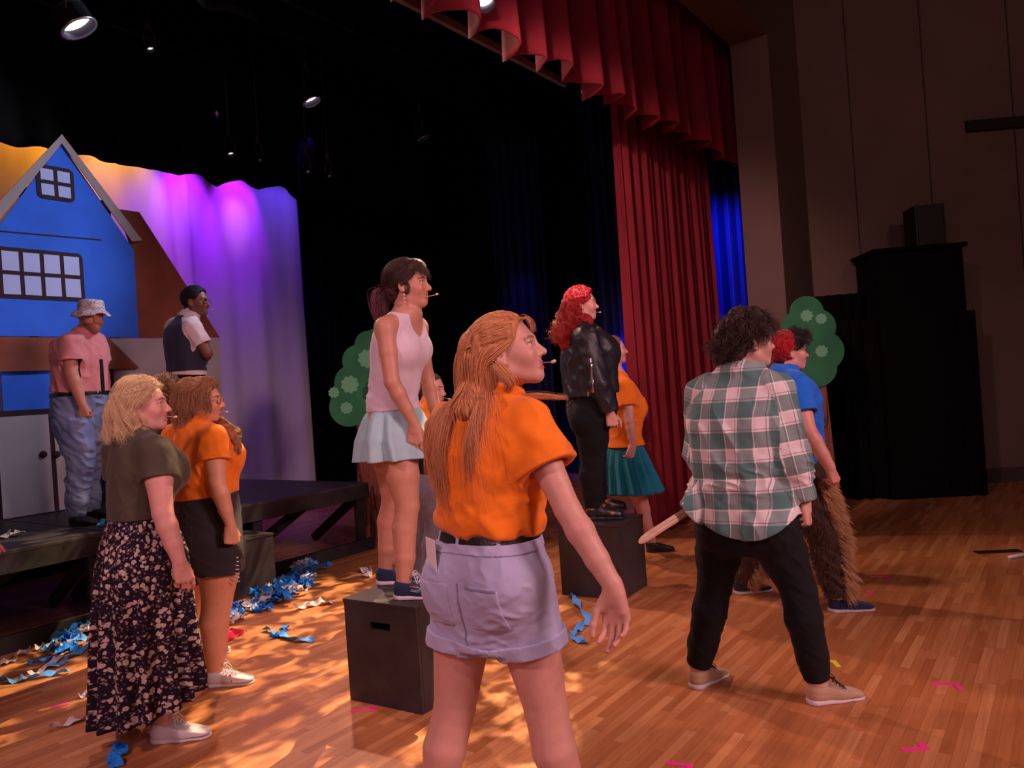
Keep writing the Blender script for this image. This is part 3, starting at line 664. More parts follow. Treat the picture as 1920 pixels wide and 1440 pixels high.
class Field:
    def __init__(s, lo, hi, h, extra=None):
        s.h = h; s.lo = np.array(lo)-3*h; n = np.ceil((np.array(hi)+3*h-s.lo)/h).astype(int)+1; s.n = n
        s.D = np.full(n, 9.0, np.float32); s.ax = [(s.lo[i]+h*np.arange(n[i])).astype(np.float32) for i in range(3)]
    def _sl(s, bb, m):
        i0 = np.maximum(np.floor((bb[0]-m-s.lo)/s.h).astype(int), 0); i1 = np.minimum(np.ceil((bb[1]+m-s.lo)/s.h).astype(int)+1, s.n)
        if (i1 <= i0).any(): return None
        return tuple(slice(a, b) for a, b in zip(i0, i1))
    def _ev(s, p, sl): return p.d(s.ax[0][sl[0]][:, None, None], s.ax[1][sl[1]][None, :, None], s.ax[2][sl[2]][None, None, :]).astype(np.float32)
    def add(s, p, k=.0, off=0.0):
        sl = s._sl(p.bb(), k+4*s.h+abs(off)+.012)
        if sl is None: return
        s.D[sl] = smin(s.D[sl], s._ev(p, sl)-off, k)
    def sub(s, p, k=.0, off=0.0):
        sl = s._sl(p.bb(), k+2*s.h+abs(off))
        if sl is None: return
        s.D[sl] = smax(s.D[sl], -(s._ev(p, sl)-off), k)
    def merge(s, o, k=0): s.D = smin(s.D, o.D, k)
    def cut(s, pt, n, k=0.0):      # drop the side n points to
        n = nrm(n); pt = np.array(pt, float)
        q = (s.ax[0]-pt[0])[:, None, None]*n[0]+(s.ax[1]-pt[1])[None, :, None]*n[1]+(s.ax[2]-pt[2])[None, None, :]*n[2]
        s.D = smax(s.D, q.astype(np.float32), k)
    def wrinkle(s, fn, band=.035):
        idx = np.nonzero(np.abs(s.D) < band); x = s.ax[0][idx[0]]; y = s.ax[1][idx[1]]; z = s.ax[2][idx[2]]
        s.D[idx] += fn(x, y, z).astype(np.float32)
    def poly(s):
        D = s.D; S = D < 0; n = s.n
        c = np.zeros(n-1, np.int8)
        for i in (0, 1):
            for j in (0, 1):
                for k in (0, 1): c += S[i:n[0]-1+i, j:n[1]-1+j, k:n[2]-1+k]
        act = np.argwhere((c > 0) & (c < 8)); del c
        vid = np.full(n-1, -1, np.int32); vid[tuple(act.T)] = np.arange(len(act))
        acc = np.zeros((len(act), 3), np.float32); cnt = np.zeros(len(act), np.float32)
        cor = {(i, j, k): D[act[:, 0]+i, act[:, 1]+j, act[:, 2]+k] for i in (0, 1) for j in (0, 1) for k in (0, 1)}
        for a in cor:
            for ax in range(3):
                if a[ax] == 0:
                    b = list(a); b[ax] = 1; b = tuple(b); da, db = cor[a], cor[b]; m = (da < 0) != (db < 0)
                    t = da[m]/(da[m]-db[m]); p = np.tile(np.array(a, np.float32), (m.sum(), 1)); p[:, ax] += t
                    acc[m] += p; cnt[m] += 1
        v = (act+acc/cnt[:, None])*s.h+s.lo
        F = []
        for ax in range(3):
            o1, o2 = [(1, 2), (2, 0), (0, 1)][ax]
            sl0 = [slice(None)]*3; sl1 = [slice(None)]*3; sl0[ax] = slice(0, -1); sl1[ax] = slice(1, None)
            e = np.argwhere(S[tuple(sl0)] != S[tuple(sl1)])
            e = e[(e[:, o1] > 0) & (e[:, o2] > 0) & (e[:, o1] < n[o1]-1) & (e[:, o2] < n[o2]-1)]
            fl = S[tuple(e.T)]
            q = []
            for d1, d2 in ((0, 0), (1, 0), (1, 1), (0, 1)):
                g = e.copy(); g[:, o1] -= d1; g[:, o2] -= d2; q.append(vid[tuple(g.T)])
            q = np.stack(q, 1); q[~fl] = q[~fl][:, ::-1]; F.append(q)
        F = np.concatenate(F); F = F[(F >= 0).all(1)]
        return v, F
def keep_main(v, f, frac=.02):
    """drops stray crumbs"""
    n = len(v); lab = np.arange(n)
    e = np.concatenate([f[:, [0, 1]], f[:, [1, 2]], f[:, [2, 3]]])
    for _ in range(200):
        m = np.minimum(lab[e[:, 0]], lab[e[:, 1]]); old = lab.copy()
        np.minimum.at(lab, e[:, 0], m); np.minimum.at(lab, e[:, 1], m); lab = lab[lab]; lab = lab[lab]
        if (lab == old).all(): break
    u, c = np.unique(lab, return_counts=True); big = u[c >= frac*c.max()]
    k = np.isin(lab, big); mp = np.cumsum(k)-1
    return v[k], mp[f[k[f].all(1)]], k
def vnoise(x, y, z, seed=0):
    """smooth value noise in -1..1"""
    xi = np.floor(x).astype(np.int64); yi = np.floor(y).astype(np.int64); zi = np.floor(z).astype(np.int64)
    fx, fy, fz = x-xi, y-yi, z-zi; fx = fx*fx*(3-2*fx); fy = fy*fy*(3-2*fy); fz = fz*fz*(3-2*fz)
    def h(a, b, c):
        n = (a*374761393+b*668265263+c*2147483647+seed*1274126177) & 0xffffffff
        n = ((n ^ (n >> 13))*1274126177) & 0xffffffff; n = n ^ (n >> 16)
        return (n & 0xffff)/32767.5-1
    r = 0
    for i in (0, 1):
        for j in (0, 1):
            for k in (0, 1): r = r+h(xi+i, yi+j, zi+k)*(fx if i else 1-fx)*(fy if j else 1-fy)*(fz if k else 1-fz)
    return r
def lerp(a, b, t): return np.array(a)*(1-t)+np.array(b)*t
def chain(pts, rad, k=None):
    return [RC(a, b, ra, rb) for a, b, ra, rb in zip(pts[:-1], pts[1:], rad[:-1], rad[1:])]
def bez(p, n=12):
    p = [np.array(q, float) for q in p]; out = []
    pp = [2*p[0]-p[1]]+p+[2*p[-1]-p[-2]]
    for i in range(1, len(pp)-2):
        for t in np.linspace(0, 1, n, endpoint=False):
            a, b, c, d = pp[i-1:i+3]; out.append(.5*((2*b)+(-a+c)*t+(2*a-5*b+4*c-d)*t*t+(-a+3*b-3*c+d)*t**3))
    return out+[p[-1]]
# ------------------------------------------------------------------ people
def skin_mat():
    t = NT('skin'); c = t.attr('Col', 'Color'); o = t.coord()
    n = t.noise(o, 38, 5, .6); c = t.mix(.28, c, t.mix(1.0, c, t.ramp(n, [(.3, (.80, .70, .68)), (.7, (1.12, 1.06, 1.05))]), 'MULTIPLY'))
    t.bump(t.noise(o, 700, 2), .08, .001)
    t.b.inputs['Subsurface Weight'].default_value = .12; t.b.inputs['Subsurface Radius'].default_value = (.012, .004, .002); t.b.inputs['Subsurface Scale'].default_value = 1.0
    return t.out(c, .48, .35)
SKIN = skin_mat()
def head_R(yaw, pitch=0.0, roll=0.0):
    y, p = math.radians(yaw), math.radians(pitch)
    fx = np.array([math.cos(y)*math.cos(p), math.sin(y)*math.cos(p), math.sin(p)])
    left = np.array([-math.sin(y), math.cos(y), 0]); up = np.cross(fx, left)
    if roll: 
        r = math.radians(roll); left, up = left*math.cos(r)+up*math.sin(r), up*math.cos(r)-left*math.sin(r)
    return np.array([fx, left, up])
class Person:
    def __init__(s, label, Z, yaw, J, head, skin=(.72, .43, .33), rad=None, h=.004, bust=0.0, fingers=None, hs=1.0, mouth=.0, lip=(.55, .16, .15), hair=(.1, .05, .03), brow=None, scalp=True, beard=0, eye=(.10, .06, .04), name='person', gz=0.0, feet=None):
        s.gz = gz; feet = feet or {}
        s.J = {k: P(q[0], q[1], Z+(q[2] if len(q) > 2 else 0)) for k, q in J.items() if k not in ('torso',)}
        for q in 'LR':
            if len(J['an'+q]) == 2: s.J['an'+q] = FL(J['an'+q][0], J['an'+q][1], gz+.088)
            if len(J['kn'+q]) == 2: s.J['kn'+q] = P(J['kn'+q][0], J['kn'+q][1], (s.J['hip'+q][1]+s.J['an'+q][1])/2)
            a = math.radians(feet.get(q, yaw)); s.J['toe'+q] = np.array([s.J['an'+q][0]+.2*math.cos(a), s.J['an'+q][1]+.2*math.sin(a), gz])
        s.Z = Z; s.yaw = yaw; y = math.radians(yaw); s.F = np.array([math.cos(y), math.sin(y), 0]); s.Lf = np.array([-math.sin(y), math.cos(y), 0])
        s.hR = head_R(*head[3:]); s.hC = P(head[0], head[1], Z+head[2]); s.hs = hs; s.h = h; s.skin = np.array(skin)
        s.rad = dict(sh=.048, ua=.044, el=.036, fa=.036, wr=.024, hip=.085, th=.078, kn=.054, calf=.054, an=.036, neck=.052); s.rad.update(rad or {})
        s.torso = [(P(q[0], q[1], Z+q[2]), q[3], q[4]) for q in J['torso']]
        s.bust = bust; s.mouth = mouth; s.lip = lip; s.hair = np.array(hair); s.browc = np.array(brow if brow is not None else np.array(hair)*.7); s.scalp = scalp; s.beard = beard; s.eyec = eye
        s.fingers = fingers or {}
        base = np.array([s.torso[0][0][0], s.torso[0][0][1], gz])
        s.o = thing(name, label, 'person', base)
    def hl(s, x, y, z): return s.hC+s.hs*(s.hR[0]*x+s.hR[1]*y+s.hR[2]*z)
    def tol(s, p): return ((np.asarray(p)-s.hC)@s.hR.T)/s.hs
    # ---- prims
    def head_prims(s):
        H = s.hl; k = s.hs; R = s.hR
        add = [(EL(H(-.012, 0, .032), np.array([.096, .073, .088])*k, R), 0), (EL(H(.030, 0, -.018), np.array([.058, .058, .082])*k, R), .03*k),
               (RC(H(.002, .044, -.062), H(.064, .013, -.092), .020*k, .016*k), .03*k), (RC(H(.002, -.044, -.062), H(.064, -.013, -.092), .020*k, .016*k), .03*k),
               (EL(H(.071, 0, -.093), np.array([.0145, .018, .0135])*k, R), .018*k),
               (EL(H(.060, .036, -.028), np.array([.025, .024, .026])*k, R), .03*k), (EL(H(.060, -.036, -.028), np.array([.025, .024, .026])*k, R), .03*k),
               (EL(H(.062, 0, -.058), np.array([.027, .030, .028])*k, R), .025*k),
               (RC(H(.074, .036, .020), H(.084, .010, .020), .010*k, .010*k), .018*k), (RC(H(.074, -.036, .020), H(.084, -.010, .020), .010*k, .010*k), .018*k)]
        return add
    def head_add(s, f):
        H = s.hl; k = s.hs; R = s.hR
        for p, kk in s.head_prims(): f.add(p, kk)
        for sg in (1, -1): f.sub(EL(H(.087, sg*.033, .004), np.array([.016, .019, .012])*k, R), .016*k)
        # nose
        f.add(RC(H(.084, 0, .012), H(.108, 0, -.027), .007*k, .0095*k), .012*k); f.add(EL(H(.106, 0, -.030), np.array([.012, .0105, .010])*k, R), .006*k)
        for sg in (1, -1): f.add(EL(H(.094, sg*.011, -.034), np.array([.011, .0075, .008])*k, R), .006*k)
        for sg in (1, -1): f.sub(EL(H(.101, sg*.006, -.041), np.array([.005, .0035, .004])*k, R), .003*k)
        # eyes and lids
        for sg in (1, -1):
            f.add(EL(H(.0735, sg*.033, .004), np.array([.0125, .0135, .0125])*k, R), .002*k)
            f.add(EL(H(.0735, sg*.033, .0115), np.array([.0142, .0165, .0065])*k, R), .004*k)
            f.add(EL(H(.0735, sg*.033, -.0045), np.array([.0132, .0155, .005])*k, R), .004*k)
        # mouth
        m = s.mouth; zu, zl = -.0565+m*.22, -.0680-m*.75
        f.add(EL(H(.070, 0, -.062), np.array([.0235, .026, .020])*k, R), .012*k)
        f.sub(EL(H(.094, 0, -.0620-m*.27), np.array([.011, .020, .0016+m*.42])*k, R), .002*k)
        for sg in (1, -1):
            f.add(RC(H(.0915, sg*.003, zu), H(.0755, sg*.0245, -.0598), .0050*k, .0024*k), .004*k)
            f.add(RC(H(.0905, sg*.001, zl), H(.0755, sg*.0240, -.0610-m*.1), .0056*k, .0024*k), .004*k)
        # ears
        for sg in (1, -1):
            eR = np.array([R[0]*.93+R[1]*sg*(-.36), R[1]*.93*sg+R[0]*.36, R[2]])
            f.add(EL(H(-.010, sg*.073, -.010), np.array([.017, .0075, .031])*k, eR), .005*k)
            f.sub(EL(H(-.006, sg*.081, -.006), np.array([.009, .005, .018])*k, eR), .005*k)
            f.add(EL(H(-.002, sg*.072, -.034), np.array([.008, .006, .009])*k, eR), .005*k)
        # neck
        nb = s.J['neck']; rn = s.rad['neck']
        f.add(RC(H(-.022, 0, -.05), nb, rn, rn*1.08), .022)
    def hand_prims(s, side):
        """returns list of groups of prims; f: dict(dir, palm, curl, thumb)"""
        w = s.J['wr'+side]; fi = s.fingers.get(side, {}); el = s.J['el'+side]
        d = nrm(fi.get('dir', w-el)); pn = np.array(fi.get('palm', -s.Lf if side == 'L' else s.Lf), float)
        pn = nrm(pn-d*(pn@d)); tv = nrm(np.cross(d, pn))*(1 if side == 'R' else -1)
        # tv points to the thumb side
        if 'thumbdir' in fi:
            q = np.array(fi['thumbdir'], float); 
            if q@tv < 0: tv = -tv
        k = fi.get('scale', 1.0)*s.rad.get('hand', 1.0); curl = fi.get('curl', [22, 26, 30, 34]); curl = [curl]*4 if not hasattr(curl, '__len__') else curl
        Lp = .088*k; G = []
        offs = [.029, .0095, -.0105, -.0290]; lens = [.071, .079, .073, .058]; rr = [.0082, .0084, .0080, .0070]
        palm = []
        for i in range(4):
            base = w+tv*offs[i]*.55*k+d*.012*k; kn = w+tv*offs[i]*k+d*(Lp-abs(i-1)*.005*k)
            palm.append(RC(base, kn, .0125*k, .0105*k))
        palm.append(RC(w+d*.02*k+tv*.012*k+pn*.006*k, w+d*.052*k+tv*.030*k+pn*.012*k, .016*k, .0125*k))
        palm.append(RC(w+d*.02*k-tv*.016*k+pn*.006*k, w+d*.058*k-tv*.022*k+pn*.005*k, .0135*k, .0110*k))
        palm.append(RC(w-d*.01, w+d*.03*k, s.rad['wr']*.92, .019*k))
        G.append((palm, .014*k))
        for i in range(4):
            p = w+tv*offs[i]*k+d*(Lp-abs(i-1)*.005*k); a = 0; seg = []
            spread = tv*offs[i]*fi.get('spread', 1.5)
            for j, fr in enumerate((.46, .30, .24)):
                a += math.radians(curl[i]*(1.0, 1.25, .8)[j]); dd = nrm(d*math.cos(a)+pn*math.sin(a)+spread*(1 if a < 1.2 else 0))
                q = p+dd*lens[i]*k*fr; seg.append(RC(p, q, rr[i]*k*(1-.07*j), rr[i]*k*(1-.07*(j+1)))); p = q
            G.append((seg, .003*k))
        th = fi.get('thumb', 1.0); p = w+d*.030*k+tv*.026*k+pn*.010*k; seg = []
        d1 = nrm(d*.75+tv*.62*th+pn*.35); d2 = nrm(d*.9+tv*.25*th+pn*.35+pn*fi.get('thumbin', 0)-tv*fi.get('thumbin', 0)); d3 = nrm(d*.95+tv*.05*th+pn*.3+pn*fi.get('thumbin', 0)-tv*fi.get('thumbin', 0)*1.3)
        for dd, l, r0, r1 in ((d1, .038, .0125, .0100), (d2, .032, .0098, .0088), (d3, .026, .0088, .0074)):
            q = p+dd*l*k; seg.append(RC(p, q, r0*k, r1*k)); p = q
        G.append((seg, .006*k)); s.htip = p
        return G
    def arm_pts(s, side):
        J = s.J; sh, el, wr = J['sh'+side], J['el'+side], J['wr'+side]; r = s.rad
        return [sh, lerp(sh, el, .45), el, lerp(el, wr, .28), lerp(el, wr, .65), wr], [r['sh'], r['ua'], r['el'], r['fa'], (r['fa']+r['wr'])*.5, r['wr']]
    def leg_pts(s, side):
        J = s.J; hp_, kn, an = J['hip'+side], J['kn'+side], J['an'+side]; r = s.rad; F = s.F
        c = lerp(kn, an, .30)-F*.012; return [hp_, lerp(hp_, kn, .45), kn, c, lerp(kn, an, .7), an], [r['hip'], r['th'], r['kn'], r['calf'], (r['calf']+r['an'])*.52, r['an']]
    def torso_prim(s, off=0.0, k=1.0): return LF([(c, a*k+off, b*k+off) for c, a, b in s.torso], s.Lf, 2.3, .02)
    def foot_dir(s, side): return nrm(s.J['toe'+side]-s.J['an'+side]*np.array([1, 1, 0])-np.array([0, 0, s.J['toe'+side][2]]))
    def bust_prims(s):
        if not s.bust: return []
        c = s.J['bust'] if 'bust' in s.J else s.torso[3][0]; b = s.bust
        return [EL(c+s.F*b*.55+s.Lf*sg*b*.75, (b*.9, b*.9, b*.92)) for sg in (1, -1)]
    def glute_prims(s):
        g = s.rad.get('glute', .095); return [EL(s.J['hip'+q]-s.F*.045+np.array([0, 0, .0]), (g, g, g*1.05)) for q in 'LR']
    def bounds(s):
        pts = list(s.J.values())+[c for c, a, b in s.torso]; pts = np.array(pts)
        return pts.min(0)-.16, np.maximum(pts.max(0)+.16, s.hC+.17)
    def body_field(s, hands=True):
        lo, hi = s.bounds(); f = Field(np.minimum(lo, s.hC-.17), hi, s.h)
        f.add(s.torso_prim())
        for p in s.glute_prims(): f.add(p, .05)
        for p in s.bust_prims(): f.add(p, .03)
        for q in 'LR':
            g = Field.__new__(Field); 
            pts, rd = s.leg_pts(q)
            for i, p in enumerate(chain(pts, rd)): f.add(p, .035 if i == 0 else .010)
            an = s.J['an'+q]; d = s.foot_dir(q)
            f.add(RC(an-Z3*.035-d*.015, an+d*.085-Z3*.060, .027, .020), .02)
            f.add(RC(s.J['neck'], s.J['sh'+q], .045, s.rad['sh']*.95), .05)
            pts, rd = s.arm_pts(q)
            for i, p in enumerate(chain(pts, rd)): f.add(p, .03 if i == 0 else .010)
        s.head_add(f)
        if hands:
            for q in 'LR':
                if s.fingers.get(q, {}).get('skip'): continue
                b = None
                for prims, k in s.hand_prims(q):
                    lo_ = np.min([p.bb()[0] for p in prims], 0)-.03; hi_ = np.max([p.bb()[1] for p in prims], 0)+.03
                    sl = f._sl((lo_, hi_), 0)
                    if sl is None: continue
                    t = np.full([x.stop-x.start for x in sl], 9., np.float32)
                    for p in prims: t = smin(t, f._ev(p, sl), k)
                    f.D[sl] = smin(f.D[sl], t, .006)
        return f
    def colour(s, v):
        q = s.tol(v); x, y, z = q[:, 0], q[:, 1], q[:, 2]; ay = np.abs(y)
        c = np.tile(s.skin, (len(v), 1)).astype(np.float32)
        near = (np.abs(x) < .13) & (ay < .1) & (z > -.12) & (z < .14)
        def put(m, col, w=1.0):
            w = np.clip(w*np.ones(len(v)), 0, 1)*(m & near); c[:] = c*(1-w[:, None])+np.array(col)*w[:, None]
        ss = lambda e0, e1, t: np.clip((t-e0)/(e1-e0), 0, 1)**2*(3-2*np.clip((t-e0)/(e1-e0), 0, 1))
        # warm cheeks, nose and ears
        ck = np.exp(-(((x-.07)/.03)**2+((ay-.040)/.022)**2+((z+.03)/.022)**2)); put(ck > .02, s.skin*np.array([1.0, .70, .68]), ck*.55)
        if s.beard:
            m = (z < -.040) & (x > -.02) & ((z < -.078) | (ay > .024) | ((z > -.056) & (z < -.044) & (x > .07))); put(m, s.hair*1.1, s.beard)
        # mouth
        m_ = s.mouth; zu, zl = -.0565+m_*.22, -.0680-m_*.75; zc = np.where(z > -.0622-m_*.27, (z-zu)/.0058, (z-zl)/.0068); lipm = (ay/.0265)**2+zc**2
        zs = 5.5*np.maximum(ay-.006, 0)**2; put((x > .066) & (lipm < 1.2), s.lip, ss(1.25, .7, lipm))
        ins = (ay/.020)**2+((z+.0620+m_*.27)/(.0018+m_*.44))**2; put((x < .0925) & (x > .06) & (ins < 1.0), (.14, .03, .03))
        if m_ > .002: put((x > .06) & (x < .0925) & (ins < .95) & (z > -.0620-m_*.34), (.78, .72, .66))
        # brows
        bz = .021+.20*(ay-.010)-3.2*np.maximum(ay-.028, 0)**1.5; bw = ((z-bz)/.0042)**2; put((x > .055) & (ay > .011) & (ay < .052) & (bw < 1.5), s.browc, ss(1.5, .3, bw)*.85)
        # eyes
        ez = (z-.0035); ey = ay-.033; lens = (ey/.0128)**2+(ez/.0050)**2
        put((x > .060) & (lens < 1), (.56, .48, .46)); lash = ((ez-.0046+((ey)/.013)**2*.0030)/.0019)**2+(np.maximum(np.abs(ey)-.012, 0)/.003)**2
        gx = ey-(.0); ir = np.sqrt(gx**2+(ez-.0004)**2); put((x > .060) & (lens < 1) & (ir < .0056), s.eyec); put((x > .060) & (lens < 1) & (ir < .0026), (.01, .01, .01)); put((x > .058) & (lash < 1.3), (.03, .018, .015), ss(1.3, .5, lash))
        if s.scalp: put(s.is_scalp(q), s.hair*.8, 1.0)
        return c
    def hairline(s, z): return np.interp(z, [-.075, -.045, -.02, .01, .03, .06, .085, .13], [-.06, -.045, -.03, .022, .048, .058, .072, .2])
    def is_scalp(s, q):
        x, y, z = q[:, 0], q[:, 1], q[:, 2]
        return (x < s.hairline(z)) & (z > -.072+0*x) & ((z > -.03) | (x < -.03)) & ~((np.abs(y) > .066) & (np.abs(x+.008) < .026) & (z > -.048) & (z < .026))
    def build_body(s, hands=True):
        s.f = s.body_field(hands); v, f = s.f.poly(); v, f, _ = keep_main(v, f)
        s.body = mesh_np('body', v, f, SKIN, s.o, True, {'Col': s.colour(v)})
        return s.body
    # ---- garments
    def garment(s, name, prims, mat, k=.03, hug=.006, cuts=(), subs=(), wr=None, sel=None, h=None, tex=None, bodycut=(), attrs=None, label=None, ksub=.004, parent=None, pre=None, post=None, arms=(), cut_arms=True):
        """prims: list of (prim, k); body is wrapped with a `hug` offset where `sel(points)` allows"""
        ps = [p if isinstance(p, tuple) else (p, k) for p in prims]
        lo = np.min([p.bb()[0] for p, _ in ps], 0)-.05; hi = np.max([p.bb()[1] for p, _ in ps], 0)+.05
        for ap, _, _ in arms:
            lo = np.minimum(lo, np.min([p.bb()[0] for p in ap], 0)-.03); hi = np.maximum(hi, np.max([p.bb()[1] for p in ap], 0)+.03)
        f = Field(lo, hi, h or s.h)
        for p, kk in ps: f.add(p, kk)
        if pre: pre(f)
        def finish(f):
            if wr: f.wrinkle(wr)
            if hug is None: return
            g = s.f; m = np.nonzero(np.abs(f.D) < .05)          # never thinner than the body under it
            x, y, z = [np.clip((f.ax[i][m[i]]-g.lo[i])/g.h, 0, g.n[i]-1.001) for i in range(3)]
            xi, yi, zi = x.astype(int), y.astype(int), z.astype(int); fx, fy, fz = x-xi, y-yi, z-zi; b = 0
            for i in (0, 1):
                for j in (0, 1):
                    for l in (0, 1): b = b+g.D[xi+i, yi+j, zi+l]*(fx if i else 1-fx)*(fy if j else 1-fy)*(fz if l else 1-fz)
            b = np.where(b > 1, 9., b-hug+2*np.maximum(0, f.D[m]-.008)); f.D[m] = smin(f.D[m], b.astype(np.float32), .008)
        finish(f)
        if not cut_arms:
            for c in cuts: f.cut(*c)
        for ap, kk, sb in arms:      # sleeves and legs are cut by themselves and then joined on
            g = Field.__new__(Field); g.__dict__.update(f.__dict__); g.D = np.full(f.n, 9., np.float32)
            for i, p in enumerate(ap): g.add(p, .02 if i else 0)
            finish(g)
            for p in sb: g.sub(p, ksub)
            f.merge(g, kk)
        if post: post(f)
        if cut_arms:
            for c in cuts: f.cut(*c)
        for p in subs: f.sub(p if not isinstance(p, tuple) else p[0], ksub if not isinstance(p, tuple) else p[1])
        s.gf = f
        v, q = f.poly(); v, q, _ = keep_main(v, q, .05)
        a = {k_: (fn(v, q) if k_.endswith('@corner') else fn(v)) for k_, fn in (attrs or {}).items()}
        o = mesh_np(name, v, q, mat, parent or s.o, True, a)
        if label: o['label'] = label
        return o
    def sleeve(s, side, t, r0, r1, start=-.0):
        """loose sleeve to fraction t of the upper arm (t>1 runs down the forearm)"""
        J = s.J; sh, el, wr = J['sh'+side], J['el'+side], J['wr'+side]
        if t <= 1:
            e = lerp(sh, el, t); return [RC(sh, e, r0, r1)], e, nrm(el-sh)
        e = lerp(el, wr, t-1); return [RC(sh, el, r0, (r0+r1)/2), RC(el, e, (r0+r1)/2, r1)], e, nrm(wr-el)
    def patch(s, name, region, mat, off=.003, f=None, parent=None, keep=.05):
        """a second layer lying on a garment's surface inside a region (list of solids)"""
        f = f or s.gf; r = region if isinstance(region, list) else [region]
        lo = np.min([p.bb()[0] for p in r], 0); hi = np.max([p.bb()[1] for p in r], 0); sl = f._sl((lo, hi), 2*f.h)
        if sl is None: return None
        g = Field.__new__(Field); g.h = f.h; g.ax = [f.ax[i][sl[i]] for i in range(3)]; g.lo = np.array([a[0] for a in g.ax]); g.n = np.array([len(a) for a in g.ax])
        d = np.full(g.n, 9., np.float32)
        for p in r: d = np.minimum(d, f._ev(p, sl))
        g.D = np.maximum(np.maximum(f.D[sl]-off, d), -(f.D[sl]+max(.004, 1.5*f.h)))
        v, q = g.poly(); v, q, _ = keep_main(v, q, keep)
        return mesh_np(name, v, q, mat, parent or s.o, True)
def endcut(e, d, r=.1, L=.1):
    d = nrm(d); a = np.cross(d, [.2, .3, .9]); a /= np.linalg.norm(a); return BX(np.array(e)+d*L, (L, r, r), .001, (d, a, np.cross(d, a)))
def folds(amp, sx, sy, sz, seed=0, ridge=True):
    def fn(x, y, z):
        n = vnoise(x*sx+.35*vnoise(x*9, y*9, z*9, seed+5), y*sy, z*sz, seed)+.5*vnoise(x*sx*2.1, y*sy*2.1, z*sz*2.1, seed+1)
        if ridge: n = 1-2*np.abs(n)
        return -amp*n
    return fn
